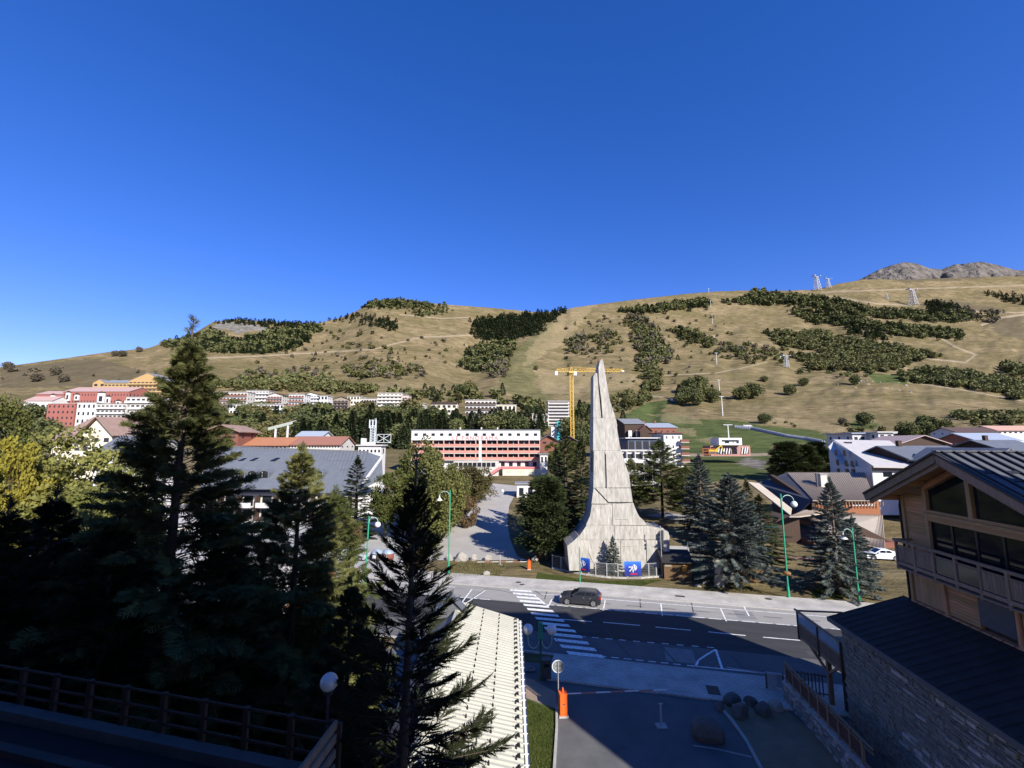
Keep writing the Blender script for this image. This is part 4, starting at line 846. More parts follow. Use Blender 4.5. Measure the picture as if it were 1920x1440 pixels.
def standing_stone():
    X, Y = gp(1349, 1100); t = obj('standing_stone', None); rng = random.Random(4); V = []; n = 10; H = 3.0
    for k in range(9):
        z = H * k / 8; r = .62 * (1 - .25 * k / 8) * (.55 if k == 8 else 1)
        for i in range(n): a = 2 * pi * i / n; V.append((r * cos(a) * rng.uniform(.85, 1.12), r * .6 * sin(a) * rng.uniform(.85, 1.1), z + rng.uniform(-.06, .06)))
    Fc = [(k * n + i, k * n + (i + 1) % n, (k + 1) * n + (i + 1) % n, (k + 1) * n + i) for k in range(8) for i in range(n)] + [tuple(range(8 * n, 9 * n))]
    bpy.data.objects.remove(t); mb = MB(); mb.add(V, Fc); mb.build('standing_stone', ROCKM, None, loc=(X, Y, -.05), label='upright pale stone carved on its face, in front of the big blue spruce', cat='standing stone')
standing_stone()
boulder(1310, 1101, 10, 6, 'small pale stone left of the standing stone at the kerb'); boulder(1322, 1095, 9, 5, 'second small stone behind it near the standing stone')
# ---------------------------------------------------------------- cars
def car(name, label, loc, rz, paint, L=4.3, W=1.8, H=1.42, sedan=False, detail=True):
    t = thing(name, label, 'car', loc, rz)
    wx = (L * .5 - .85, -(L * .5 - .78)); r = .33
    def arch(cx): return [(cx + (r + .06) * cos(a), r + (r + .06) * sin(a)) for a in np.linspace(0, pi, 9)]
    xf, xb = L / 2, -L / 2
    P = [(xb + .10, .24)] + [(xb + .02, .42), (xb, .62), (xb + .05, .80 if not sedan else .90), (xb + .10, .98 if not sedan else .98)]
    if sedan: P += [(xb + .75, 1.0)]
    P += [(.75, .96), (xf - .75, .90), (xf - .30, .80), (xf - .06, .66), (xf, .48), (xf - .03, .26)]
    bot = [(xf - .2, .2)] + list(reversed([(x, z) for x, z in reversed(arch(wx[0]))])) + list(reversed([(x, z) for x, z in reversed(arch(wx[1]))])) + [(xb + .25, .2)]
    prof = P + [(xf - .2, .2), (wx[0] + r + .06, .2)] + arch(wx[0])[1:-1] + [(wx[0] - r - .06, .2), (wx[1] + r + .06, .2)] + arch(wx[1])[1:-1] + [(wx[1] - r - .06, .2)]
    n = len(prof); V = []
    for y, k, dz in ((-W / 2, .985, 0), (-W / 2 + .10, 1, .0), (W / 2 - .10, 1, 0), (W / 2, .985, 0)):
        top = lambda x, z: z + (.025 if abs(y) < W / 2 - .05 and z > .6 else -.02 if z > .6 else 0)
        V += [(x * k if abs(x) > L * .42 else x, y, top(x, z)) for x, z in prof]
    Fc = [tuple(range(n)), tuple(reversed(range(3 * n, 4 * n)))] + [(j * n + i, (j + 1) * n + i, (j + 1) * n + (i + 1) % n, j * n + (i + 1) % n) for j in range(3) for i in range(n)]
    MB().add(V, Fc).build('body', paint, t)
    # greenhouse
    if sedan: G = [(xb + .62, .98), (xb + 1.25, H - .06), (xb + 1.75, H), (xb + 2.4, H - .01), (xb + 3.25, .95)]
    else: G = [(xb + .12, .96), (xb + .42, H - .10), (xb + .60, H - .02), (xb + 1.6, H), (xb + 2.3, H - .05), (xb + 3.15, .93)]
    def yz(z, o=0): return (W / 2 - .09) - (z - .95) * .42 + o
    n = len(G); V = [(x, -yz(z), z) for x, z in G] + [(x, yz(z), z) for x, z in G]
    MB().add(V, [tuple(range(n)), tuple(reversed(range(n, 2 * n)))] + [(i, n + i, n + (i + 1) % n, (i + 1) % n) for i in range(n)]).build('roof', paint, t)
    def side(P, sgn, o=.012): q = [(x, sgn * (yz(z) + o), z) for x, z in P]; return MB().add(q if sgn < 0 else list(reversed(q)), [tuple(range(len(q)))])
    bx, fx = G[0][0], G[-1][0]; zt = H - .11
    if sedan: Ws = [[(bx + .38, 1.0), (bx + .62, zt - .08), (bx + .72, zt), (bx + 1.2, zt), (bx + 1.2, 1.0)], [(bx + 1.26, 1.0), (bx + 1.26, zt), (bx + 1.72, zt), (bx + 2.42, .99)]]
    else: Ws = [[(bx + .34, 1.08), (bx + .50, zt - .05), (bx + .75, zt - .02), (bx + .80, 1.0)], [(bx + .86, 1.0), (bx + .82, zt), (bx + 1.45, zt + .01), (bx + 1.45, .99)], [(bx + 1.51, .99), (bx + 1.51, zt + .01), (bx + 2.12, zt - .02), (bx + 2.80, .98)]]
    for s in (-1, 1):
        for P in Ws: side(P, s).build('window', GLASS, t)
        MB().bev(.55, .75, s * (W / 2 + .02) - (.16 if s < 0 else 0), s * (W / 2 + .02) + (.16 if s > 0 else 0), .97, 1.10, .03).build('mirror', paint, t)
        for dx in (bx + .9, bx + 1.56): MB().box(dx, dx + .14, s * (W / 2 + .004) - .012, s * (W / 2 + .004) + .012, .80, .83).build('door_handle', STEEL, t)
    def scr(a, b, o, nm):                    # windscreens
        (x0, z0), (x1, z1) = a, b; d = Vector((x1 - x0, z1 - z0)).normalized(); nx, nz = (-d.y * o, d.x * o)
        i0, i1 = yz(z0) - .10, yz(z1) - .08
        MB().add([(x0 + d.x * .05 + nx, -i0, z0 + d.y * .05 + nz), (x0 + d.x * .05 + nx, i0, z0 + d.y * .05 + nz), (x1 - d.x * .04 + nx, i1, z1 - d.y * .04 + nz), (x1 - d.x * .04 + nx, -i1, z1 - d.y * .04 + nz)], [(0, 1, 2, 3)]).build(nm, GLASS, t)
    scr(G[-1], G[-2], -.012, 'windscreen'); scr(G[0], G[1], .012, 'rear_window')
    TY = mat('tyre', (.02, .02, .02), (.03, .03, .03), rough=.9); RM = mat('alloy', (.55, .55, .56), (.5, .5, .5), rough=.3, metal=.6)
    def wheel():
        mb = MB(); k = 24
        for (ra, ya), (rb, yb) in (((r - .12, -.10), (r - .02, -.11)), ((r - .02, -.11), (r, -.07)), ((r, -.07), (r, .07)), ((r, .07), (r - .02, .11)), ((r - .02, .11), (r - .12, .10))):
            o = len(mb.v); mb.v += [(ra * cos(2 * pi * i / k), ya, ra * sin(2 * pi * i / k)) for i in range(k)] + [(rb * cos(2 * pi * i / k), yb, rb * sin(2 * pi * i / k)) for i in range(k)]
            mb.f += [(o + i, o + (i + 1) % k, o + k + (i + 1) % k, o + k + i) for i in range(k)]
        m1 = mb.mesh('tyre', TY); rb = MB()
        for i in range(5):
            a = 2 * pi * i / 5; da = .16
            for s in (-.10, .10): rb.add([(.04 * cos(a - 1), s, .04 * sin(a - 1)), ((r - .11) * cos(a - da), s, (r - .11) * sin(a - da)), ((r - .11) * cos(a + da), s, (r - .11) * sin(a + da)), (.04 * cos(a + 1), s, .04 * sin(a + 1))], [(0, 1, 2, 3)])
        k = 20; o = len(rb.v); rb.v += [((r - .13) * cos(2 * pi * i / k), y, (r - .13) * sin(2 * pi * i / k)) for y in (-.095, .095) for i in range(k)] + [((r - .10) * cos(2 * pi * i / k), y, (r - .10) * sin(2 * pi * i / k)) for y in (-.105, .105) for i in range(k)]
        rb.f += [(o + i, o + (i + 1) % k, o + 2 * k + (i + 1) % k, o + 2 * k + i) for i in range(k)] + [(o + k + i, o + k + (i + 1) % k, o + 3 * k + (i + 1) % k, o + 3 * k + i) for i in range(k)]
        dk = MB(); dk.add([((r - .13) * cos(2 * pi * i / k), y, (r - .13) * sin(2 * pi * i / k)) for y in (-.06, .06) for i in range(k)], [tuple(range(k)), tuple(range(k, 2 * k))])
        return m1, rb.mesh('rim', RM), dk.mesh('brake_disc', DSTEEL)
    wm = wheel()
    for x in wx:
        for s in (-1, 1):
            wo = obj('wheel', wm[0], t, (x, s * (W / 2 - .12), r)); obj('rim', wm[1], wo); obj('brake_disc', wm[2], wo)
    LAMPM = glassy('lamp_glass', (.5, .5, .52), .1); RL = mat('red_lens', (.35, .01, .01), rough=.2)
    for s in (-1, 1):
        MB().bev(xf - .42, xf - .10, min(s * (W / 2 - .42), s * (W / 2 - .005)), max(s * (W / 2 - .42), s * (W / 2 - .005)), .64, .79, .02).build('headlight', LAMPM, t)
        MB().bev(xb - .005, xb + .25, min(s * (W / 2 - .45), s * (W / 2 + .003)), max(s * (W / 2 - .45), s * (W / 2 + .003)), .78, .93, .02).build('tail_light', RL, t)
    MB().box(xf - .05, xf + .012, -.55, .55, .32, .50).build('grille', DSTEEL, t); MB().box(xb - .012, xb + .03, -.26, .26, .52, .63).build('number_plate', WMET, t)
    MB().box(-L / 2 + .6, L / 2 - .6, -W / 2 + .15, W / 2 - .15, .16, .3).build('floor_pan', DSTEEL, t)
    return t
CARG = mat('dark_grey_car_paint', (.028, .029, .036), (.03, .031, .038), rough=.28, spec=.5)
CARW = mat('white_car_paint', (.72, .73, .74), (.70, .71, .72), rough=.25, spec=.6)
cx = (np.array(gp(1055, 1133)) + np.array(gp(1128, 1141))) / 2
car('parked_car', 'dark grey hatchback parked in the painted bay in front of the monument', (cx[0], cx[1] + .9, .015), RA + pi, CARG)
x, y, z = hill(1664, 1098); car('parked_car', 'white saloon car parked behind the wooden chalet corner', (x, y + .6, z + .05), RA + pi, CARW, L=4.4, sedan=True)
x, y, z = hill(1632, 1092); car('parked_car', 'dark car mostly hidden by the blue spruce beside the white saloon', (x - .6, y + 4.5, z + .05), RA + pi, CARG, L=4.2)
x, y, z = hill(664, 1066); car('parked_car', 'silver car seen through spruce branches left of the recycling containers', (x, y + .5, z + .05), RA, mat('silver_car_paint', (.5, .52, .54), rough=.3, metal=.3), L=4.1)
for i, (px_, lb) in enumerate([(300, 'white van-like car far left in the car park behind the spruces'), (430, 'dark blue car in the car park behind the second spruce'), (480, 'pale car at the right end of the car park behind the spruces')]):
    x, y, z = hill(px_, 1000 + i * 6); car('parked_car', lb, (x, y, z + .05), RA + .3, [CARW, mat('blue_car_paint', (.03, .05, .12), rough=.25), CARW][i], L=4.2)

# recycling containers beside the left lamp
def container(x, y, label, body, lid):
    X, Y, z = hill(x, y); t = thing('recycling_container', label, 'container', (X, Y, z), RA, 'recycling containers')
    MB().lathe([(1e-3, .05), (.72, .05), (.78, .2), (.80, 1.0), (.78, 1.05)], n=18).build('body', body, t, True); MB().lathe([(.82, 1.0), (.82, 1.12), (.62, 1.4), (.3, 1.55), (1e-3, 1.58)], n=18).build('lid', lid, t, True)
    MB().lathe([(.16, 0), (.22, 0), (.22, .02)], n=14).build('hook_ring', STEEL, t, loc=(0, 0, 1.56)); MB().box(-.22, .22, -.83, -.79, .45, .85).build('notice', WMET, t)
BRN = mat('brown_plastic', (.16, .05, .035), (.2, .07, .05)); BLU = mat('grey_blue_lid', (.22, .27, .33), (.28, .33, .39), rough=.4)
container(706, 1071, 'dark recycling container with a grey blue lid, left of the pair', mat('dark_plastic', (.06, .05, .05)), BLU); container(727, 1071, 'brown recycling container with a blue grey lid, right of the pair', BRN, BLU)

# ---------------------------------------------------------------- timber huts beside the monument
def hut(label, poly_px, h, ridge=1.2, boards=True, name='market_hut'):
    P = [Vector(gp(*p)) for p in poly_px]; o = P[0]; d = P[1] - P[0]; W = d.length; D = (P[2] - P[1]).length; t = thing(name, label, 'hut', (o.x, o.y, 0), atan2(d.y, d.x))
    BW = mat('ochre_boards', (.17, .105, .045), (.11, .07, .035), scale=2, stretch=(.4, .4, 5), bump=.3, rnd=.15)
    MB().box(.04, W - .04, .04, D, 0, h).build('wall', DWOOD, t); k = int(h / .18)
    bm_ = MB().box(0, W, 0, .04, .01, .17).mesh('board', BW); bs = MB().box(-.0, .04, 0, D, .01, .17).mesh('board', BW)
    for i in range(k): obj('board', bm_, t, (0, 0, i * h / k)); obj('board', bs, t, (W - .04 + .002, .042, i * h / k))
    zr = h + ridge; mb = MB(); mb.slab([(-.3, -.4, h - .15), (W + .3, -.4, h - .15), (W + .3, D / 2, zr), (-.3, D / 2, zr)], .08); mb.build('roof', BLACKROOF, t)
    mb = MB(); mb.slab([(W + .3, D + .4, h - .15), (-.3, D + .4, h - .15), (-.3, D / 2, zr), (W + .3, D / 2, zr)], .08); mb.build('roof', BLACKROOF, t)
    MB().prismx([(0, h), (D, h), (D / 2, zr - .04)], .02, W - .02).build('gable', DWOOD, t); return t, W, D
t, W, D = hut('ochre boarded hut with a dark roof and a painted round figure, right of the monument', [(1246, 1086), (1298, 1088), (1300, 1066)], 2.15, .75)
mb = MB(); mb.ball((W - .9, -.12, 1.35), .34, 12, 8, 1.3); mb.build('painted_cutout', mat('orange_cutout', (.65, .35, .06), (.12, .07, .03), scale=5, contrast=1), t); MB().box(.1, .9, -.03, -.004, 1.5, 1.85).build('sign_board', mat('faded_board', (.35, .3, .22), (.2, .17, .12), scale=6), t)
hut('long dark brown hut behind the big blue spruce trunk', [(1362, 1088), (1438, 1092), (1446, 1072)], 2.5, .8)
hut('small dark hut at the left of the driveway trees behind the pine', [(1003, 1048), (1018, 1049), (1018, 1042)], 2.0, .6)
def leaning_panels():
    X, Y, z = hill(1290, 1044); t = thing('barrier_stack', 'row of grey steel fence panels standing behind the ochre hut', 'fence panels', (X, Y, z), -.9)
    for k in range(6):
        mb = MB(); y = k * .12; x0 = k * .32
        for a, b in (((x0, y, .1), (x0, y, 2.1)), ((x0 + 1.6, y, .1), (x0 + 1.6, y, 2.1)), ((x0, y, 2.1), (x0 + 1.6, y, 2.1)), ((x0, y, .1), (x0 + 1.6, y, .1))): mb.beam(a, b, .05)
        for j in range(1, 9): mb.beam((x0 + j * .18, y, .1), (x0 + j * .18, y, 2.1), .015)
        mb.build('panel', STEEL, t)
leaning_panels()
def picnic():
    X, Y, z = hill(1240, 990); t = thing('picnic_table', 'orange wooden picnic table on the lawn behind the monument', 'picnic table', (X, Y, z), .2); M = mat('orange_wood', (.42, .15, .05), (.35, .12, .04))
    for k in range(5): MB().box(-1, 1, -.4 + k * .165, -.26 + k * .165, .72, .77).build('board', M, t)
    for s in (-.85, .62): MB().box(-1, 1, s, s + .24, .42, .47).build('seat', M, t)
    for x in (-.7, .7): mb = MB(); mb.beam((x, -.7, 0), (x, .2, .72), .08); mb.beam((x, .7, 0), (x, -.2, .72), .08); mb.beam((x, -.8, .4), (x, .8, .4), .07); mb.build('trestle', M, t)
picnic()

# ---------------------------------------------------------------- long canopy with a ribbed cream roof
def canopy():
    t = thing('covered_walkway', 'long low canopy with a cream ribbed metal roof running towards the road', 'canopy', (0, 0, 0))
    ROOFC = mat('cream_sheet_roof', (.44, .43, .37), (.34, .33, .28), scale=.9, rough=.55, spec=.2, contrast=.8, detail=10); zr, ze = 5.35, 4.5
    Ys = lambda Y: (-.121 * Y + .0 + (.12 * 30.5 - .12 * Y) * 0, .0255 * Y)   # ridge and eave follow the walkway
    RX, EX = -3.72, .46
    y0, y1 = 8.6, 32.4; n = 78; dy = (y1 - y0) / n; skew = -.234
    k = dy; pan = MB()
    def P(f, yy, dz=0): return (RX + (EX - RX) * f, yy + skew * (RX + (EX - RX) * f) * cf, zr + (ze - zr) * f + dz)
    for i in range(n):
        yy = y0 + i * dy; cf = min(1, max(0, (yy - 24) / 8)) ** 1.0
        mb = MB(); w_ = dy * .97; prof = [(0, .0), (w_ * .60, .0), (w_ * .70, .085), (w_ * .90, .085), (w_, 0)]
        V = [P(f, yy + a, b) for f in (0, 1) for a, b in prof] + [P(f, yy + a, -.03) for f in (0, 1) for a in (0, w_)]
        Fc = [(j, 5 + j, 6 + j, 1 + j) for j in range(4)] + [(10, 12, 13, 11), (0, 10, 12, 5), (4, 9, 13, 11), (0, 1, 2, 3, 4, 11, 10), (5, 12, 13, 9, 8, 7, 6)]
        mb.add(V, Fc); mb.build('roof_sheet', ROOFC, t)
    GD = MB().add([(-.05, -.06, 0), (.06, -.06, 0), (.06, .06, 0), (-.05, .06, 0), (.0, -.045, .13), (.035, -.045, .13), (.035, .045, .13), (.0, .045, .13)], [(0, 3, 2, 1), (4, 5, 6, 7), (0, 1, 5, 4), (1, 2, 6, 5), (2, 3, 7, 6), (3, 0, 4, 7)]).mesh('snow_guard', mat('black_plastic', (.012, .012, .012)))
    for f, off in ((.42, 0), (.68, 0), (.925, 0), (.955, .5)):
        for i in range(0, n, 1 if f > .9 else 1):
            yy = y0 + (i + off) * dy; cf = min(1, max(0, (yy - 24) / 8)); q = P(f, yy + dy * .82, .03)
            if (i % 2 == 0) or f > .9 and i % 2 == 1 and False: obj('snow_guard', GD, t, q)
    # gutter, ladder-like snow rail along the eave
    gx = EX + .12; MB().beam((gx, y0, ze - .05), (gx, y1 - .2, ze - .05), .14, .12).build('gutter', WMET, t)
    MB().beam((gx + .09, y0, ze + .05), (gx + .09, y1 - .3, ze + .05), .02).build('snow_rail', DSTEEL, t)
    br = MB().box(0, .22, -.015, .015, 0, .03).mesh('rail_bracket', WMET)
    for i in range(0, n, 2): obj('rail_bracket', br, t, (EX - .02, y0 + i * dy, ze + .03))
    MB().slab([(RX - .02, y0, zr), (RX - .02, y1 + .8, zr), (RX - 1.9, y1 + .8, zr - 1.5), (RX - 1.9, y0, zr - 1.5)], -.08).build('back_slope', SLATE, t)
    MB().beam((RX, y0, zr + .03), (RX, y1 + .85, zr + .03), .22, .07).build('ridge_cap', ROOFC, t)
    for Y in np.arange(y0 + 1.5, y1, 4.2):
        MB().box(EX - .25, EX - .09, Y, Y + .16, 0, ze - .12).build('post', OFFW, t); MB().box(RX - .1, RX + .06, Y, Y + .16, 0, zr - .15).build('post', OFFW, t)
    # slate gable at the road end
    a, b, c = at(806, 1150, 34.0), at(846, 1108, 33.0), at(874, 1136, 32.2); e = at(830, 1150, 31)
    t2 = thing('gabled_porch', 'small slate gable with a pale verge at the road end of the cream canopy', 'porch', (0, 0, 0))
    MB().slab([a, b, (b[0] + .2, b[1] - 1.3, b[2]), (a[0] + .2, a[1] - 1.3, a[2])], .09).build('roof', WMET, t2)
    MB().slab([b, c, (c[0] + .1, c[1] - 1.1, c[2]), (b[0] + .2, b[1] - 1.3, b[2])], .09).build('roof', SLATE, t2)
    mb = MB(); mb.add([(a[0] + .12, a[1] - 1.2, a[2] - .1), (c[0] + .1, c[1] - 1.0, c[2] - .1), (b[0] + .2, b[1] - 1.2, b[2] - .1)], [(0, 1, 2)]); mb.add([(a[0] + .12, a[1] - .1, a[2] - .1), (c[0], c[1] - .1, c[2] - .1), (b[0], b[1] - .1, b[2] - .1)], [(2, 1, 0)]); mb.build('gable', mat('slate_gable', (.17, .175, .18), (.25, .255, .26), scale=3), t2)
    for q in (a, c): MB().box(q[0] - .05, q[0] + .15, q[1] - 1.0, q[1] - .8, 0, q[2] - .15).build('post', OFFW, t2)
    for q in (a, c): MB().box(q[0] - .05, q[0] + .15, q[1] - .4, q[1] - .2, 0, q[2] - .15).build('post', OFFW, t2)
canopy()

# ---------------------------------------------------------------- the stone and timber chalet on the right
def chalet():
    an = atan2(-.9929, -.1191); O = (23.4, 27.2, 0); t = thing('stone_chalet', 'large stone and larch chalet with glazed gable, balcony and ribbed metal roof', 'chalet', O, an)
    # local: x along the front towards the camera, y into the house, z up
    zr, ze, xm, x0, x1 = 16.0, 13.35, 4.55, -1.25, 10.35; oy, by = -1.25, 5.6
    MB().box(0, 9.1, .25, by, .2, 9.9).box(0, 9.1, .25, by, 9.9, 12.7).build('wall', DWOOD, t)
    MB().box(9.25, 18.3, .1, by, 7.0, 11.2).build('unseen_shade_wing', GWOOD, t); MB().box(9.2, 18.6, -.2, by, 11.205, 11.4).build('unseen_shade_wing_roof', BLACKROOF, t)  # out-of-frame volume added to keep sun off the lean-to roof
    MB().prismy([(0.0, 12.72), (9.1, 12.72), (9.1, 13.85), (4.55, 15.85), (0.0, 13.85)], 5.0, by).build('rear_gable', DWOOD, t)
    SEAM = mat('anthracite_seam', (.018, .019, .022), (.03, .031, .034), rough=.5); ROOF = mat('anthracite_roof', (.085, .088, .094), (.115, .118, .125), scale=1.2, rough=.6, spec=.2)
    def rz(x): return zr - abs(x - xm) * (zr - ze) / (xm - x0)
    for sx in (x0, x1):
        q = [(sx, oy, rz(sx)), (xm, oy, zr), (xm, by + 1.2, zr), (sx, by + 1.2, rz(sx))]
        MB().slab(q, .10 if sx < xm else -.10).build('roof_slope', ROOF, t)
        mb = MB(); mb.slab([(q[0][0] + (.15 if sx < xm else -.15), oy + .3, q[0][2] - .14), (xm, oy + .3, zr - .19), (xm, by + 1, zr - .19), (q[0][0] + (.15 if sx < xm else -.15), by + 1, q[0][2] - .14)], -.10 if sx < xm else .10); mb.build('soffit', LWOOD, t)
        for k in range(14):
            y = oy + .15 + k * .56; d = (sx - xm)
            MB().beam((xm + d * .015, y, zr + .135), (sx, y, rz(sx) + .135), .075, .085).build('roof_seam', SEAM, t)
        gm = MB().box(-.10, .10, -.22, .22, 0, .05).mesh('snow_stop', SEAM)
        for k in range(13):
            for f in (.35 + .12 * (k % 2), .72 + .1 * (k % 2)): o = obj('snow_stop', gm, t, (xm + (sx - xm) * f, oy + .43 + k * .56, rz(xm + (sx - xm) * f) + .115)); o.rotation_euler = (0, (1 if sx > xm else -1) * .43, 0)
        # bargeboards, two deep
        MB().beam((xm, oy - .05, zr - .20), (sx, oy - .05, rz(sx) - .20), .10, .42).build('bargeboard', GWOOD, t); MB().beam((xm, oy - .13, zr + .04), (sx, oy - .13, rz(sx) + .04), .14, .10).build('verge_flashing', SEAM, t)
        MB().beam((xm, oy + .12, zr - .50), (sx * .97 + xm * .03, oy + .12, rz(sx) - .42), .10, .26).build('bargeboard', GWOOD, t)
        MB().beam((sx, oy, rz(sx) - .08), (sx, by + 1.2, rz(sx) - .08), .14, .14).build('gutter', mat('brown_gutter', (.05, .03, .025)), t)
    MB().beam((xm, oy - .1, zr + .13), (xm, by + 1.2, zr + .13), .34, .06).build('ridge_flashing', ROOF, t)
    for x in (-.6, 1.7, 4.55, 7.4, 9.7): MB().beam((x, oy + .2, rz(x) - .42), (x, .3, rz(x) - .42), .20, .26).build('purlin', LWOOD, t)
    # gable wall: horizontal larch planks around the glazing
    def wtop(x): return rz(x) - .34
    plank = {}
    def planks(xa, xb, za, zb, h=.16, m=LWOOD, y=.02):
        n = max(1, int(round((zb - za) / h))); hh = (zb - za) / n
        for k in range(n): MB().bev(xa, xb, y + R.uniform(0, .012), .26, za + k * hh + .006, za + (k + 1) * hh - .006, .008).build('plank', m, t)
    planks(0, 1.6, 9.9, 12.2); planks(7.65, 9.1, 9.9, 12.2)
    for k in range(16):                        # gable planks cut to the slope
        z0, z1 = 12.2 + k * .17, 12.2 + k * .17 + .158
        for xa, xb in ((0, 1.6), (7.65, 9.1)):
            lo = xm - (zr - .34 - z1) * (xm - x0) / (zr - ze); hi = 2 * xm - lo; a, b = max(xa, lo), min(xb, hi)
            if b - a > .1 and z1 < wtop(a if xa < xm else b): MB().bev(a, b, .02, .26, z0, z1, .008).build('plank', LWOOD, t)
    MB().prismy([(1.6, 14.0), (xm, 15.35), (7.65, 14.0), (7.65, wtop(7.65)), (xm, 15.65), (1.6, wtop(1.6))][::-1], .04, .26).build('gable_board', LWOOD, t)
    post = lambda x, z0, z1, w_=.22: MB().bev(x - w_ / 2, x + w_ / 2, -.08, .20, z0, z1, .02).build('post', LWOODV, t)
    post(1.72, 9.9, 14.0); post(7.5, 9.9, 14.0); post(xm, 12.30, 15.4, .26)
    for s in (1.72, 7.5): MB().beam((s, .04, 14.05 + .0), (xm, .04, 15.42), .22, .24).build('rafter', LWOOD, t)
    MB().bev(1.72, 7.5, -.06, .2, 12.25, 12.85, .02).build('beam', LWOOD, t); MB().bev(1.62, 7.6, -.16, .2, 12.52, 12.68, .02).build('beam_trim', LWOOD, t)
    INT = mat('dark_interior', (.02, .017, .014)); MB().box(1.7, 7.5, 3.2, 3.3, 9.8, 14.4).build('back_wall', INT, t)
    FRM = mat('anthracite_frame', (.02, .021, .023), rough=.4)
    # glazing
    for P in ([(1.85, 12.87), (xm - .14, 12.87), (xm - .14, 15.10), (1.85, 13.92)], [(xm + .14, 12.87), (7.36, 12.87), (7.36, 13.92), (xm + .14, 15.10)]): MB().prismy(P, .10, .13).build('pane', GLASS, t)
    xs = [1.85, 3.15, 4.55, 5.95, 7.36]
    for a, b in zip(xs[:-1], xs[1:]): MB().box(a + .06, b - .06, .10, .13, 9.95, 12.22).build('pane', GLASS, t)
    for x in xs: MB().box(x - .06, x + .06, .06, .16, 9.92, 12.24).build('window_mullion', FRM, t)
    MB().box(1.85, 7.36, .06, .16, 9.86, 9.95).build('window_sill', FRM, t)
    # balcony
    b0, b1, bd = .5, 9.6, -.95; MB().box(b0, b1, bd, .02, 9.62, 9.78).build('balcony_floor', GWOOD, t)
    MB().beam((b0 - .2, bd, 10.95), (b1, bd, 10.95), .12, .14).build('handrail', GWOOD, t); MB().beam((b0, bd, 10.68), (b1, bd, 10.68), .06, .08).build('rail', GWOOD, t); MB().beam((b0, bd, 9.70), (b1, bd, 9.70), .12, .18).build('rail', GWOOD, t)
    MB().beam((b0 - .2, bd, 10.95), (b0 - .2, .0, 10.95), .10, .10).build('handrail', GWOOD, t)
    px_ = [b0 + i * 1.32 for i in range(8)]
    for i, x in enumerate(px_):
        MB().bev(x - .07, x + .07, bd - .07, bd + .07, 9.35, 11.0, .015).build('baluster_post', GWOOD, t)
        if i + 1 < len(px_):
            if i in (2, 3): MB().box(x + .1, x + 1.22, bd - .01, bd + .01, 9.84, 10.62).build('glass_panel', glassy('tinted_glass', (.05, .06, .055), .1), t)
            else:
                for k in range(9): MB().bev(x + .09 + k * .127, x + .205 + k * .127, bd - .02, bd + .02, 9.84, 10.62, .006).build('board', GWOOD, t)
        MB().beam((x, .1, 9.0), (x, bd, 9.55), .1).build('bracket', GWOOD, t)
    MB().slab([(b0, bd - .1, 9.42), (b1, bd - .1, 9.42), (b1, .15, 9.55), (b0, .15, 9.55)], .06).build('balcony_soffit', GWOOD, t)
    # lower storey
    for k in range(17): MB().bev(.08 + k * .125, .195 + k * .125, .02, .26, 7.55, 9.55, .006).build('board', LWOODV, t)
    planks(2.42, 4.2, 7.55, 9.55, .17); planks(6.35, 9.1, 7.55, 9.55, .17)
    post(2.3, 7.5, 9.6, .16); post(6.2, 7.5, 9.6, .16); post(0.0, 7.5, 13.4, .2)
    MB().box(4.25, 6.05, -.02, .1, 7.75, 9.35).build('roller_shutter', mat('blue_grey_shutter', (.075, .09, .11), rough=.5), t); MB().beam((4.2, .0, 9.42), (6.1, .0, 9.42), .1, .1).build('lintel', LWOOD, t)
    MB().bev(-.1, 9.3, -.12, .26, 7.28, 7.5, .02).build('sill_beam', LWOOD, t)
    MB().tube([(-.35, .1, 13.1), (-.3, .0, 12.8), (-.3, .0, 7.4)], .07, 8).build('downpipe', mat('brown_gutter', (.05, .03, .025)), t)
    # lean-to over the stone base: k runs with x, base line at y = -3.9
    sy = -3.88; k0, k1 = -.5, 18.5
    MB().slab([(k0 - .35, sy - .45, 5.98), (k1, sy - .45, 5.98), (k1, .05, 7.36), (k0 - .35, .05, 7.36)], .12).build('lean_to_roof', BLACKROOF, t)
    MB().beam((k0 - .35, sy - .47, 5.98), (k1, sy - .47, 5.98), .1, .24).build('eave_board', mat('grey_fascia', (.11, .105, .10), (.14, .135, .13)), t)
    for k in range(34): MB().beam((k0 - .2 + k * .56, sy - .4, 6.15), (k0 - .2 + k * .56, -.05, 7.51), .02, .025).build('roof_seam', BLACKROOF, t)
    MB().box(k0, k1, sy + .10, -.02, -.3, 5.95).build('masonry_core', mat('mortar', (.13, .125, .12), (.18, .17, .16), scale=4), t); MB().box(k0 + .1, k1, -.02, by, -.3, 7.25).build('masonry_core', mat('mortar', (.1, .1, .1)), t)
    STONE = mat('grey_schist', (.52, .475, .41), (.19, .17, .15), scale=3.5, bump=.7, bscale=9, rough=.95, rnd=.55, detail=8, contrast=.9)
    cand = []
    z = -.1
    while z < 5.9:
        hh = R.choice([.07, .09, .12, .15, .2]); x = k0
        while x < k1:
            L = R.uniform(.18, .75) * (1.2 if hh < .12 else .9); cand.append((x, min(x + L, k1), z, min(z + hh, 5.93))); x += L
        z += hh
    vis = [c for c in cand if c[0] < 13.2]
    vis.sort(key=lambda c: -(c[1] - c[0]) * (c[3] - c[2]) * (1 + c[0] / 6)); ind = set(id(c) for c in vis[:300])
    rest = MB()
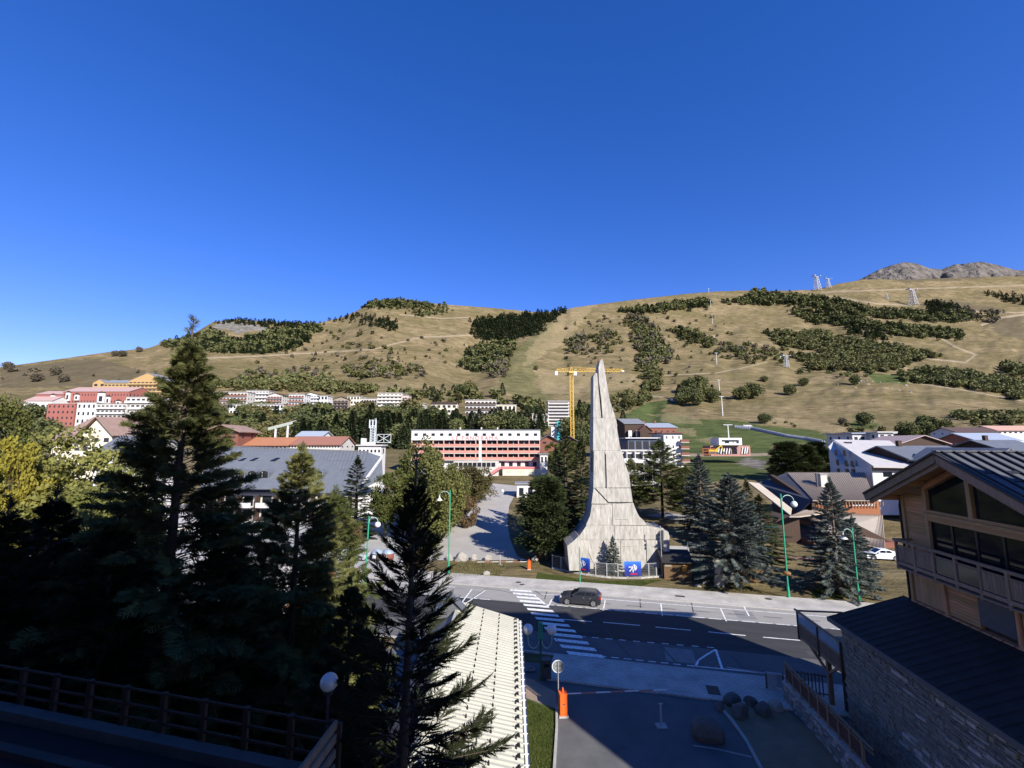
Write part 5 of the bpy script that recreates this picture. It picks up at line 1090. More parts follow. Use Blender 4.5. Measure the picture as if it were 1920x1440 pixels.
    for c in cand:
        pr = R.uniform(.0, .11) * (1 if id(c) in ind else .7); mb = MB() if id(c) in ind else rest; g = .012
        x_a, x_b, za, zb = c[0] + g, c[1] - g, c[2] + g * .7, c[3] - g * .7; j = lambda: R.uniform(-.012, .012)
        if id(c) in ind or (c[2] > -1): mb.add([(x_a, sy + .11, za), (x_b, sy + .11, za), (x_b, sy + .11, zb), (x_a, sy + .11, zb), (x_a + .01 + j(), sy - pr + .05, za + .008), (x_b - .01 + j(), sy - pr + .05 + j(), za + .008 + j()), (x_b - .01, sy - pr + .05 + j(), zb - .008), (x_a + .01, sy - pr + .05, zb - .008 + j())], [(4, 5, 6, 7), (0, 1, 5, 4), (1, 2, 6, 5), (2, 3, 7, 6), (3, 0, 4, 7)])
        if id(c) in ind: mb.build('stone', STONE, t)
    rest.build('small_stones', STONE, t, kind='stuff')
    # far end of the stone wall (towards the road)
    mb = MB(); z = -.1
    while z < 5.9:
        hh = R.choice([.09, .12, .15, .2]); y = sy + .1
        while y < 0: L = R.uniform(.25, .7); mb.box(k0 - R.uniform(.01, .07), k0 + .02, y, min(y + L, 0) - .02, z + .01, z + hh - .01); y += L
        z += hh
    mb.build('end_wall_stones', STONE, t, kind='stuff')
    # small balcony beyond the corner with glass and boards
    yb, xa, xb = sy - .05, -5.6, -.55
    MB().box(xa, xb, yb, yb + 3.2, 3.0, 3.2).build('side_balcony_floor', GWOOD, t)
    for x in (xa, (xa + xb) / 2, xb - .06): MB().box(x, x + .12, yb - .06, yb + .06, 2.9, 4.75).build('side_balcony_post', DWOOD, t)
    MB().beam((xa - .3, yb, 4.78), (xb, yb, 4.78), .12, .10).build('side_balcony_rail', GWOOD, t); MB().beam((xa, yb, 4.0), (xb, yb, 4.0), .08, .08).build('side_balcony_rail', GWOOD, t)
    MB().beam((xa, yb, 4.78), (xa, yb + 3.0, 4.78), .10, .10).build('side_balcony_rail', GWOOD, t)
    for k in range(36): MB().bev(xa + .12 + k * .133, xa + .24 + k * .133, yb - .02, yb + .02, 3.2, 3.97, .005).build('board', mat('brown_board', (.17, .125, .09), (.13, .095, .07), scale=3, rnd=.12), t)
    GB = mat('pale_blue_glass', (.30, .38, .46), rough=.08, spec=.7)
    for a, b in ((xa + .14, (xa + xb) / 2 - .04), ((xa + xb) / 2 + .14, xb - .1)): MB().box(a, b, yb - .01, yb + .01, 4.06, 4.70).build('glass_panel', GB, t)
    MB().bev(-3.1, -2.85, yb + .35, yb + .6, 0, 2.95, .02).build('balcony_prop', GWOOD, t); MB().beam((-3.0, yb + .45, 1.9), (-4.6, yb + .2, 2.95), .13).build('prop_brace', GWOOD, t); MB().beam((-3.0, yb + .45, 1.9), (-1.6, yb + .45, 2.95), .13).build('prop_brace', GWOOD, t)
    MB().box(-2.4, -2.1, yb + .9, yb + 1.2, 0, 2.95).build('balcony_prop', DWOOD, t)
    return t
chalet()
def ramp_wall():
    a = Vector((*gp(1468, 1276, 1.2), 0)); b = Vector((*gp(1562, 1378, 1.2), 0)); d = b - a; L = d.length + 3; t = thing('ramp_wall', 'low stone wall with pale coping and wooden railing leading up beside the chalet', 'wall', (a.x, a.y, 0), atan2(d.y, d.x))
    MB().box(0, L, 0, .3, -.1, 1.12).build('wall', mat('rubble_wall', (.16, .155, .15), (.24, .23, .22), scale=5, bump=.8), t); STN = MATS['grey_schist']
    for k in range(120):
        x = R.uniform(0, L - .4); z = R.uniform(0, .98); MB().bev(x, x + R.uniform(.2, .4), -.05, 0.001, z, z + R.uniform(.06, .13), .01).build('stone', STN, t)
    MB().bev(-.05, L, -.06, .36, 1.12, 1.2, .01).build('coping', PAVE, t)
    for k in range(9): MB().bev(.1 + k * L / 9, .22 + k * L / 9, .1, .22, 1.2, 2.35, .01).build('post', GWOOD, t)
    for z in (2.35, 2.15, 1.35): MB().beam((0, .16, z), (L, .16, z), .1, .07).build('rail', GWOOD, t)
    for k in range(8): MB().box(.24 + k * L / 9, .08 + (k + 1) * L / 9, .14, .17, 1.4, 2.1).build('infill_panel', mat('maroon_infill', (.10, .05, .04)), t)
ramp_wall()
def gate_rail():
    P = [(*gp(1364, 1262 + 20), 0), (*gp(1438, 1270 + 24), 0), (*gp(1470, 1276 + 22), 0)]; t = thing('pavement_railing', 'thin pale railing along the shaded pavement beside the chalet', 'railing', (0, 0, 0))
    for a, b in zip(P[:-1], P[1:]): MB().beam((a[0], a[1], 1.05), (b[0], b[1], 1.05), .06).build('rail', STEEL, t)
    for p in P[1:]: MB().box(p[0] - .04, p[0] + .04, p[1] - .04, p[1] + .04, 0, 1.08).build('post', DSTEEL, t)
    t = thing('notice_panel', 'pale square panel at the end of the pavement railing', 'panel', (P[1][0] + .5, P[1][1] + .0, .1), -.25); MB().bev(-.5, .5, -.04, .04, .1, 1.0, .01).build('board', mat('pale_blue_panel', (.4, .45, .5)), t); MB().box(-.05, .05, .041, .1, 0, .9).build('post', STEEL, t)
    a = Vector((*gp(1478, 1300), 0)); b = Vector((*gp(1556, 1312), 0)); d = b - a; t = thing('gate', 'dark slatted gate under the side balcony of the chalet', 'gate', (a.x, a.y, 0), atan2(d.y, d.x))
    for z in (.25, 1.35): MB().box(0, d.length, -.03, .03, z, z + .07).build('rail', DSTEEL, t)
    n = int(d.length / .2)
    for k in range(n): MB().box(k * .2, k * .2 + .07, -.02, .02, .1, 1.5).build('slat', DSTEEL, t)
gate_rail()

# ---------------------------------------------------------------- dark terrace in front of the block, lower left
def terrace():
    z = 9.3; t = thing('terrace', 'dark flat roof terrace below the camera at the lower left', 'terrace', (0, 0, 0))
    MB().prism([(-30, -.7), (-4.2, -.7), (-3.7, 10.4), (-16.3, 13.6), (-30, 17)], -.5, z).build('deck', mat('shade_toned_screed', (.010, .010, .010), (.018, .018, .017), scale=.8, bump=.2, rough=.9, contrast=.9), t)  # deck colour darkened to deepen the shade on the terrace
    a, b = Vector((-30, 17, z)), Vector((-3.85, 10.45, z)); d = (b - a); nn = Vector((-d.y, d.x, 0)).normalized()
    MB().beam(a + Vector((0, 0, .12)), b + Vector((0, 0, .12)), .30, .24).build('white_upstand', mat('shade_toned_upstand', (.10, .10, .10), (.07, .07, .07), scale=1), t)  # white upstand painted grey, the shade put into its colour
    a2, b2 = a - nn * 1.0, b - nn * 1.0 + d.normalized() * -.6; MB().beam(a2 + Vector((0, 0, .08)), b2 + Vector((0, 0, .08)), .22, .15).build('kerb_strip', mat('shade_toned_kerb', (.05, .047, .043)), t)  # kerb colour lowered in place of deeper shade
    r = thing('terrace_railing', 'weathered timber railing with three rails along the far edge of the terrace', 'railing', (0, 0, 0)); n = 22
    for k in range(n + 1):
        p = a + d * (k / n) + nn * .2; MB().bev(p.x - .06, p.x + .06, p.y - .06, p.y + .06, z - .25, z + 1.12, .01).build('post', DWOOD, r)
    for h in (.42, .72, 1.08): MB().beam(a + nn * .2 + Vector((0, 0, h)), b + nn * .2 + Vector((0, 0, h)), .045, .05).build('rail', DWOOD, r)  # dark wood used so the rails carry the shade in their colour
    r = thing('side_railing', 'slanting plank railing at the right side of the terrace', 'railing', (0, 0, 0)); c, e = Vector((-3.85, 10.6, z)), Vector((-4.5, 2.0, z))
    for h in (.25, .55, .85, 1.12): MB().beam(c + Vector((0, 0, h)), e + Vector((0, 0, h)), .06, .17).build('board', GWOOD, r)
    for k in range(6): p = c.lerp(e, k / 5); MB().bev(p.x - .14, p.x - .04, p.y - .05, p.y + .05, z - .1, z + 1.2, .01).build('post', DWOOD, r)
    MB().bev(-3.62, -2.9, 1.5, 10.0, -.3, 9.1, .05).build('retaining_wall', mat('painted_parapet', (.62, .63, .65), (.5, .51, .53), scale=1), None, label='pale painted parapet just right of the terrace planks', cat='wall')
    ww = boulder_mesh(9, .7); o = obj('rock', ww, None, (at(318, 1410, 10)[0], 10, z + .15), 0, 'small pale rock lying on the dark terrace', 'rock'); o.scale = (.3, .25, .2)
terrace()
# ---------------------------------------------------------------- buildings
GLASSF = glassy('far_glass', (.02, .022, .028), .15)
BRICKR = mat('red_facade', (.33, .12, .095), (.26, .095, .075), scale=1.5); SALMON = mat('salmon_parapet', (.56, .24, .18), (.47, .20, .15), scale=2)
YELW = mat('yellow_timber_facade', (.46, .31, .14), (.37, .24, .10), scale=2); ROOFB = mat('brown_roof', (.17, .115, .085), (.24, .165, .125), scale=1.0, rough=.85)
ROOFG = mat('far_grey_roof', (.17, .175, .18), (.24, .245, .25), scale=.8, rough=.6); TERRA = mat('orange_tiles', (.40, .17, .085), (.31, .135, .07), scale=.9, rough=.8, contrast=.9); PINKR = mat('pinkish_brown_roof', (.30, .20, .16), (.22, .15, .12), scale=.6, rough=.9)
LROOF = mat('pale_roof', (.50, .47, .44), (.42, .395, .37), scale=.5, rough=.7)
def bld(name, label, x0, x1, yt, yb, Y, D=12, floors=4, bays=6, wall=WHITE, roof='flat', roofm=None, rise=2.0, balc=None, win=True, rz=0.0, wh=.5, ww=.5, group=None, cat='building', over=.5, slabm=None, skipground=False, foot=6, frame=False, piers=False, chim=0):
    if Y >= 300: Y = hill((x0 + x1) / 2, yb)[1]
    a, b = at(x0, yb, Y), at(x1, yb, Y); foot = max(foot, a[2] - min(float(T(a[0], Y)), float(T(b[0], Y))) + 1.5); H = at(x0, yt, Y)[2] - a[2]; W = b[0] - a[0]; t = thing(name, label, cat, ((a[0] + b[0]) / 2, Y, a[2]), rz, group); h = H - (rise if roof != 'flat' else 0)
    MB().box(-W / 2, W / 2, 0, D, -foot, h).build('wall', wall, t)
    rm = roofm or ROOFG; o = over
    if roof == 'flat': MB().box(-W / 2 - o, W / 2 + o, -o, D + o, h + .003, h + .3).build('roof', rm, t)
    elif roof == 'x':                        # ridge along the front
        MB().slab([(-W / 2 - o, -o, h - .1), (W / 2 + o, -o, h - .1), (W / 2 + o, D / 2, h + rise), (-W / 2 - o, D / 2, h + rise)], .25).build('roof', rm, t)
        MB().slab([(W / 2 + o, D + o, h - .1), (-W / 2 - o, D + o, h - .1), (-W / 2 - o, D / 2, h + rise), (W / 2 + o, D / 2, h + rise)], .25).build('roof', rm, t)
        MB().prismx([(0.02, h), (D - .02, h), (D / 2, h + rise - .05)], -W / 2, W / 2).build('gable', wall, t)
    else:                                    # gable to the front
        for s in (-1, 1):
            q = [(s * (W / 2 + o), -o, h - .1), (s * (W / 2 + o), D + o, h - .1), (0, D + o, h + rise), (0, -o, h + rise)]
            MB().slab(q, .22 if s > 0 else -.22).build('roof', rm, t)
        MB().prismy([(-W / 2, h), (W / 2, h), (0, h + rise - .1)][::-1], .0, D).build('gable', wall, t)
    fh = h / floors; bw = W / bays
    if balc:
        for k in range(0 if not skipground else 1, floors):
            z = k * fh; sl = MB().box(-W / 2, W / 2, -1.5, -.002, z - .12, z + .1).build('balcony', slabm or wall, t)
            MB().box(-W / 2, W / 2, -1.52, -1.42, z + .1, z + .1 + fh * .34).build('parapet', balc, sl)
        if piers:
            pm = MB().box(-.12, .12, -1.4, -.01, 0, h).mesh('pier', slabm or wall)
            for i in range(bays + 1): obj('pier', pm, t, (-W / 2 + .14 + (W - .28) * i / bays, 0, 0))
    if win:
        wm = MB().box(-bw * ww / 2, bw * ww / 2, -.03, .05, 0, fh * wh).mesh('window', GLASSF); fm = None
        if frame:
            q = MB(); c = bw * ww / 2; q.box(-c - .08, c + .08, -.06, -.02, -.12, -.002).box(-.04, .04, -.05, -.031, 0, fh * wh); fm = q.mesh('frame', WMET)
        for k in range(floors):
            for i in range(bays):
                wo = obj('window', wm, t, (-W / 2 + bw * (i + .5), 0, k * fh + fh * (1 - wh) * (.55 if not balc else .2)))
                if fm: obj('frame', fm, wo)
        # side windows
        ns = max(1, int(D / 4)); wm2 = MB().box(-.04, .04, -.5, .5, 0, fh * .45).mesh('window', GLASSF)
        for s in (-1, 1):
            for k in range(floors):
                for i in range(ns): obj('window', wm2, t, (s * W / 2, D * (i + .5) / ns, k * fh + fh * .3))
    for c in range(chim): MB().box(-W / 4 + c * W / 3, -W / 4 + c * W / 3 + .8, D * .45, D * .45 + .8, h, h + rise * (roof != 'flat') + 1.4).build('chimney', wall, t)
    return t, W, H, h, D
def text(s, size, m, parent, loc, ext=.04):
    cu = bpy.data.curves.new('lettering', 'FONT'); cu.body = s; cu.size = size; cu.extrude = ext; cu.align_x = 'CENTER'; cu.space_character = 1.25
    tmp = bpy.data.objects.new('tmp', cu); COL.objects.link(tmp); dg = bpy.context.evaluated_depsgraph_get(); me = bpy.data.meshes.new_from_object(tmp.evaluated_get(dg)); bpy.data.objects.remove(tmp)
    me.materials.clear(); me.materials.append(m); o = obj('lettering', me, parent, loc); o.rotation_euler = (pi / 2, 0, 0); return o
# the long hotel with red balconies
def hotel():
    Y = 165; a, b = at(771, 887, Y), at(1013, 887, Y); W = b[0] - a[0]; zt = at(900, 807, Y)[2]; z0 = a[2]; H = zt - z0; zz = lambda y: at(900, y, Y)[2] - z0
    t = thing('hotel', 'long white hotel with red balcony rows and faded red lettering under the roof', 'hotel', ((a[0] + b[0]) / 2, Y, z0))
    MB().box(-W / 2, W / 2, 0, 13, -3, H).build('wall', WHITE, t); MB().box(-W / 2 - .2, W / 2 + .2, -1.7, 13.3, H + .003, H + .28).build('roof', SLATE, t)
    MB().box(-W / 2, W / 2, -1.5, -.002, zz(825.5), H - .02).build('attic_band', WHITE, t)
    wm = MB().box(-.62, .62, -1.53, -1.46, 0, .95).box(-.04, .04, -1.56, -1.53, 0, .95).mesh('window', GLASSF)
    for i in range(15): obj('window', wm, t, (-W / 2 + W * (i + .55) / 15.1, 0, zz(817.5)))
    text('LE PANORAMA', 2.1, mat('faded_red_paint', (.36, .08, .08), (.45, .18, .16), scale=4), t, (-W / 2 + W * .495, -1.53, zz(825)))
    RW = mat('red_rear_wall', (.28, .07, .055), (.22, .055, .045)); ys = [(837.5, 833), (849.5, 845), (861.5, 857.5)]
    ys = [(838.5, 831.5), (850.5, 844), (863, 856.5)]
    for k, (yb, yt) in enumerate(ys):
        z = zz(yb); sl = MB().box(-W / 2, W / 2, -1.5, -.004, z - .02, z + .22).build('balcony', OFFW, t)
        for i in range(12): MB().box(-W / 2 + W * i / 12 + .03, -W / 2 + W * (i + 1) / 12 - .03, -1.56, -1.47, z + .25, z + 1.15).build('balcony_panel', SALMON, sl)
        MB().box(-W / 2, W / 2, -.06, -.002, z + .22, z + 2.4).build('rear_wall', RW, sl)
        wmm = MB().box(-.8, .8, -.10, -.07, 0, 1.9).mesh('balcony_window', GLASSF); pm = MB().box(-.16, .16, -1.45, -.11, 0, 2.35).mesh('partition', mat('pale_red_partition', (.55, .34, .29))); rm = MB().box(-.09, .09, -.3, -.11, 0, 2.3).mesh('mullion', OFFW)
        for i in range(12): obj('balcony_window', wmm, t, (-W / 2 + W * (i + .28) / 12, 0, z + .25)); obj('balcony_window', wmm, t, (-W / 2 + W * (i + .72) / 12, 0, z + .25)); obj('mullion', rm, t, (-W / 2 + W * (i + .5) / 12, 0, z + .22))
        for i in range(13): obj('partition', pm, t, (-W / 2 + .16 + (W - .32) * i / 12, 0, z + .22))
    MB().box(-W / 2 + W * .525, -W / 2 + W * .545, -1.60, -.12, zz(866), zz(826)).build('pier', WHITE, t)
    # ground floor, glazed annex on the left, red stair and canopy
    MB().box(-W / 2 + W * .34, -W / 2 + W * .68, -5, -1.6, -2, zz(864)).build('annex', OFFW, t); gm = MB().box(-.7, .7, -.04, .02, 0, 1.5).mesh('window', GLASSF)
    for i in range(9): obj('window', gm, t, (-W / 2 + W * (.36 + .035 * i), -5.0, zz(874)))
    for i in range(5): obj('window', gm, t, (-W / 2 + W * (.71 + .062 * i), 0, zz(874)))
    RS = mat('pink_red_stair', (.58, .20, .19)); MB().slab([(-W / 2 + W * .63, -6.4, zz(888)), (-W / 2 + W * .70, -6.4, zz(877)), (-W / 2 + W * .70, -5.1, zz(877)), (-W / 2 + W * .63, -5.1, zz(888))], .9).build('stair', RS, t)
    MB().box(-W / 2 + W * .70, W / 2, -4.2, -.01, zz(878), zz(874.5)).build('terrace_band', RS, t); MB().box(-W / 2 + W * .71, W / 2 - .3, -4.0, -.01, -2, zz(878) - .01).build('basement', CREAM, t)
    for i in range(3): MB().box(-W / 2 + W * (.73 + .09 * i), -W / 2 + W * (.79 + .09 * i), -4.04, -3.99, zz(886), zz(880)).build('garage_door', mat('pale_door', (.5, .52, .4)), t)
    for x in (.36, .53, .66): MB().box(-W / 2 + W * x, -W / 2 + W * x + .5, 4, 4.5, H + .28, H + 1.3).build('chimney', OFFW, t)
hotel()
# grey metal-roofed residence with dormers, left of centre
def greyroof():
    Y = 92.0; p = lambda x, y, d=0: Vector(at(x, y, Y + d)); o = p(385, 975); o.z = float(T(o.x, o.y)); t = thing('grey_roofed_residence', 'wide building with a grey ribbed metal roof, dark dormers and white balconies', 'building', (o.x, o.y, o.z))
    L = lambda x, y, d=0: tuple(p(x, y, d) - Vector((o.x, o.y, o.z)))
    e0, e1, r1, r0 = L(372, 925), L(668, 910), L(690, 849, 16), L(400, 838, 16)
    MB().slab([e0, L(664, 925), r1, r0], .2).build('roof', SLATE, t)
    RIB = mat('roof_rib', (.075, .08, .09), (.1, .105, .115), rough=.5); e0v, e1v, r0v, r1v = map(Vector, (e0, L(664, 925), r0, r1))
    for k in range(46): f = k / 45; MB().beam(e0v.lerp(e1v, f) + Vector((0, 0, .24)), r0v.lerp(r1v, f) + Vector((0, 0, .24)), .10, .12).build('roof_rib', RIB, t)
    for k, f in enumerate((.25, .5, .72)): MB().beam(e0v.lerp(r0v, f) + Vector((0, 0, .25)), e1v.lerp(r1v, f) + Vector((0, 0, .25)), .12, .12).build('snow_rail', RIB, t)
    MB().beam(r0v + Vector((0, 0, .3)), r1v + Vector((0, 0, .3)), .5, .2).build('ridge_cap', SLATE, t)
    x0, x1 = e0v.x + .8, e1v.x - .8; ze = min(e0v.z, e1v.z) - .2
    MB().box(x0, x1, 1.0, 15, -1, ze).build('wall', OFFW, t)
    MB().slab([L(664, 925), L(718, 898, 4), L(716, 858, 14), r1], .2).build('side_roof', SLATE, t); a = Vector(L(664, 926)); b = Vector(L(716, 857, 12)); MB().beam(L(681, 906, 0), L(717, 856, 12), .35, .5).build('white_verge', WHITE, t)
    MB().prism([(L(668, 950)[0], 1), (L(716, 940)[0], 5), (L(716, 940)[0], 13), (x1 - .5, 15)], -1, ze - .5).build('gable_wall', WHITE, t)
    for i, x in enumerate((392, 432, 458, 480, 502, 602)):
        c = Vector(L(x, 893, 5.6)); c.y -= 1.6; c.z -= .3; mb = MB(); arc = [(-1.05, 0), (-1.05, 1.15)] + [(-1.05 * cos(a), 1.15 + .55 * sin(a)) for a in np.linspace(.4, pi - .4, 5)] + [(1.05, 1.15), (1.05, 0)]
        mb.prismy([(c.x + u, c.z + v) for u, v in arc][::-1], c.y, c.y + 3.4); d = mb.build('dormer', SLATE, t); MB().prismy([(c.x + u * .82, c.z + .1 + v * .86) for u, v in arc][::-1], c.y - .04, c.y - .002).build('dormer_window', GLASS, d)
        MB().box(c.x - .35, c.x - .28, c.y - .08, c.y - .042, c.z + .12, c.z + 1.3).build('glazing_bar', WMET, d)
    for i, x in enumerate((410, 425, 455, 476, 515)):
        c = Vector(L(x, 862, 11)); MB().slab([(c.x - .5, c.y - .9, c.z - .25), (c.x + .5, c.y - .9, c.z - .25), (c.x + 1.0, c.y + .5, c.z + .35), (c.x + .1, c.y + .5, c.z + .35)], .12).build('roof_light', GLASS, t)
    # sloping lower roof and white balconies
    MB().slab([L(440, 918, -1.5), L(525, 918, -1.5), L(525, 898, 2), L(455, 898, 2)], .15).build('porch_roof', SLATE, t)
    for k in range(3):
        z = ze - 2.6 - k * 2.7
        for i in range(8):
            xa = x0 + (x1 - x0) * i / 8; MB().box(xa + .1, xa + (x1 - x0) / 8 - .9, -.7, .98, z, z + .15).build('balcony', WHITE, t); MB().box(xa + .1, xa + (x1 - x0) / 8 - .9, -.75, -.66, z + .15, z + 1.0).build('parapet', DWOOD if k % 2 else WHITE, t)
            MB().box(xa + .5, xa + (x1 - x0) / 8 - 1.4, .95, 1.02, z + .2, z + 2.2).build('window', GLASS, t)
    for i in range(9): MB().box(x0 + (x1 - x0) * i / 8 - .2, x0 + (x1 - x0) * i / 8 + .1, -.6, .97, 0, ze - .3).build('pier', DWOOD, t)
greyroof()
bld('orange_roofed_terrace', 'long low building with a bright orange tiled roof behind the grey metal roof', 414, 538, 821, 843, 128, D=12, floors=1, bays=16, wall=OFFW, roof='x', roofm=TERRA, rise=2.2, over=.6, foot=3)
bld('brown_roofed_terrace', 'long low building with a brown roof continuing the orange one to the right', 540, 637, 819, 841, 129, D=12, floors=1, bays=18, wall=OFFW, roof='x', roofm=mat('rust_brown_roof', (.30, .135, .09), (.24, .11, .08)), rise=2.4, foot=3)
bld('shed', 'blue grey sheet roofed shed behind the brown terrace', 557, 603, 809, 822, 140, D=8, floors=1, bays=4, wall=WHITE, roof='x', roofm=mat('blue_grey_roof', (.34, .38, .42), (.3, .34, .38), rough=.4), rise=1.6, win=False)
bld('timber_chalet', 'small brown chalet with a pale roof edge left of the orange roof', 386, 446, 797, 823, 125, D=9, floors=2, bays=3, wall=REDW, roof='y', roofm=PINKR, rise=2.0, over=1)
def ramp_roof():
    t = thing('inclined_shed', 'pale inclined conveyor roof among the trees above the brown terrace', 'shed', (0, 0, 0)); a, b = at(503, 803, 180), at(549, 791, 180)
    MB().slab([a, b, (b[0], b[1] + 3, b[2] + .6), (a[0], a[1] + 3, a[2] + .6)], .25).build('roof', LROOF, t); MB().slab([(a[0], a[1], a[2] - .9), (b[0], b[1], b[2] - .9), (b[0], b[1], b[2] - .05), (a[0], a[1], a[2] - .05)], .15).build('wall', mat('pale_green_wall', (.35, .4, .33)), t)
    for f in (.3, .8): x, z = a[0] + (b[0] - a[0]) * f, a[2] + (b[2] - a[2]) * f; MB().box(x - .3, x + .3, 180, 180.6, float(T(x, 180)), z - .9).build('leg', WHITE, t)
ramp_roof()
# antenna building
def antenna():
    t, W, H, h, D = bld('telecom_building', 'small white concrete block with roof masts behind the grey roof', 671, 714, 836, 857, 112, D=4, floors=1, bays=6, wall=WHITE, wh=.25, roofm=OFFW)
    MB().box(-W / 2 + .4, -W / 2 + 1.2, .5, 2.5, H, H + 1.9).build('upstand', WHITE, t); MB().box(-W / 2 + .5, W / 2 - 2.5, 1, 3.5, H, H + .9).build('penthouse', WHITE, t)
    m = thing('lattice_mast', 'white lattice aerial mast with panel antennas on the small white block', 'mast', (at(699, 832, 115)[0], 115, at(699, 832, 115)[2])); hh = at(699, 785, 115)[2] - at(699, 832, 115)[2]; s = .55; mb = MB(); LW = mat('mast_paint', (.62, .66, .68), rough=.5)
    cs = [(-s, -s), (s, -s), (s, s), (-s, s)]
    for c in cs: MB().beam((*c, 0), (*c, hh * .72), .12).build('leg', LW, m)
    n = 7
    for k in range(n):
        for i in range(4): a, b = cs[i], cs[(i + 1) % 4]; mb.beam((*a, hh * .72 * k / n), (*b, hh * .72 * (k + 1) / n), .07); mb.beam((*a, hh * .72 * (k + 1) / n), (*b, hh * .72 * (k + 1) / n), .07)
    mb.build('bracing', LW, m)
    for x in (-.8, 0, .8): MB().box(x - .14, x + .14, -.7, -.58, hh * .62, hh * .95).build('panel_antenna', LW, m)
    for x in (-.5, .3, .6): MB().beam((x, 0, hh * .7), (x, 0, hh * (1.0 + x * .05)), .07).build('whip', LW, m)
    mb = MB(); x0, x1, z0, z1 = 1.0, 4.6, .3, 2.4
    for a, b in (((x0, 0, z0), (x1, 0, z0)), ((x0, 0, z1), (x1, 0, z1)), ((x0, 0, z0), (x0, 0, z1)), ((x1, 0, z0), (x1, 0, z1)), ((x0, 0, z0), (x1, 0, z1)), ((x0, 0, z1), (x1, 0, z0)), ((2.8, 0, z0), (2.8, 0, z1))): mb.beam(a, b, .1)
    mb.build('side_frame', LW, m)
antenna()
# left village: big red complex, yellow block, near chalets
bld('red_residence', 'large red pitched residence with white dormers on the left slope', 112, 236, 723, 785, 385, D=30, floors=4, bays=22, wall=BRICKR, roof='x', roofm=mat('pale_pink_roof', (.45, .30, .27)), rise=6, wh=.28, ww=.3)
t_ = None
def dormers():
    YR, YW = hill(174, 785)[1] - .1, hill(87, 781)[1] - .1
    for i, (x, yt, yb, w_) in enumerate([(128, 736, 752, 7), (145, 740, 751, 7), (190, 737, 757, 13), (203, 744, 758, 7), (223, 752, 760, 8), (100, 741, 753, 8), ]):
        Y = YW if x == 100 else YR; a = at(x, yb, Y); h = at(x, yt, Y)[2] - a[2]; w2 = w_ * Y / F / 2; t = thing('dormer_bay', ['tall white dormer bay at the left of the red slope', 'short white dormer bay right of the first on the red slope', 'widest white dormer bay in the middle of the red slope', 'narrow white bay attached right of the widest dormer', 'lowest small white dormer at the right of the red slope', 'white dormer where the left red wing begins'][i], 'dormer', (a[0], Y - .3, a[2]))
        MB().box(-w2, w2, -1.2, 1, 0, h).build('wall', WHITE, t); MB().prismy([(-w2 - .4, h), (w2 + .4, h), (0, h + 1.6)][::-1], -1.6, 1).build('roof', DWOOD, t); MB().box(-w2 * .5, w2 * .5, -1.24, -1.19, h * .2, h * .7).build('window', GLASSF, t)
dormers()
bld('red_wing', 'lower red wing with a sloping roof left of the big red residence', 62, 112, 731, 781, 380, D=24, floors=3, bays=8, wall=BRICKR, roof='x', roofm=mat('pale_pink_roof', (.45, .30, .27)), rise=4.5, wh=.3, ww=.3)
bld('glazed_hall', 'white hall with tall dark glazing at the far left of the red complex', 40, 92, 742, 790, 372, D=18, floors=1, bays=5, wall=WHITE, roof='x', roofm=mat('pale_pink_roof', (.45, .30, .27)), rise=5, wh=.6, ww=.62)
bld('red_block', 'red and white block in front of the left red wing', 84, 136, 757, 800, 360, D=14, floors=4, bays=6, wall=BRICKR, roof='flat', roofm=LROOF, wh=.4, ww=.35)
bld('white_arched_block', 'white block with small arched windows below the red slope', 140, 176, 755, 797, 355, D=12, floors=3, bays=4, wall=WHITE, wh=.45, ww=.4, roofm=LROOF)
bld('balcony_block', 'grey and white balconied block right of the arched white block', 176, 232, 757, 805, 350, D=14, floors=5, bays=7, wall=OFFW, balc=WHITE, wh=.6, ww=.6)
bld('balcony_block', 'white stepped balcony block half hidden by the tall spruce', 230, 296, 744, 803, 352, D=14, floors=5, bays=7, wall=OFFW, balc=WHITE, wh=.6, ww=.6)
bld('yellow_block', 'yellow timber apartment block with a steep gable, the taller of the two', 236, 304, 699, 765, 425, D=20, floors=7, bays=9, wall=YELW, roof='y', roofm=ROOFG, rise=9, balc=YELW, wh=.6, ww=.7)
bld('yellow_block', 'lower yellow timber block with long balconies left of the taller one', 190, 240, 711, 762, 422, D=18, floors=5, bays=7, wall=YELW, roof='x', roofm=ROOFG, rise=4.5, balc=YELW, wh=.6, ww=.7)
bld('gabled_house', 'small yellow gabled house at the left end of the yellow blocks', 172, 196, 711, 735, 430, D=12, floors=2, bays=2, wall=YELW, roof='y', roofm=ROOFG, rise=5)
bld('big_roofed_chalet', 'chalet with a broad pinkish brown roof among the left trees', 96, 172, 778, 848, 130, D=26, floors=2, bays=4, wall=CREAM, roof='x', roofm=PINKR, rise=7.5, over=1)
bld('cream_house', 'cream gabled house peeping over the lime coloured trees', 148, 206, 783, 850, 122, D=14, floors=2, bays=3, wall=CREAM, roof='y', roofm=PINKR, rise=5, over=1.0)
bld('white_house', 'white house with a dark slate roof beside the tallest spruce', 176, 262, 818, 890, 96, D=12, floors=2, bays=4, wall=WHITE, roof='x', roofm=SLATE, rise=3.6, over=.6, frame=True)
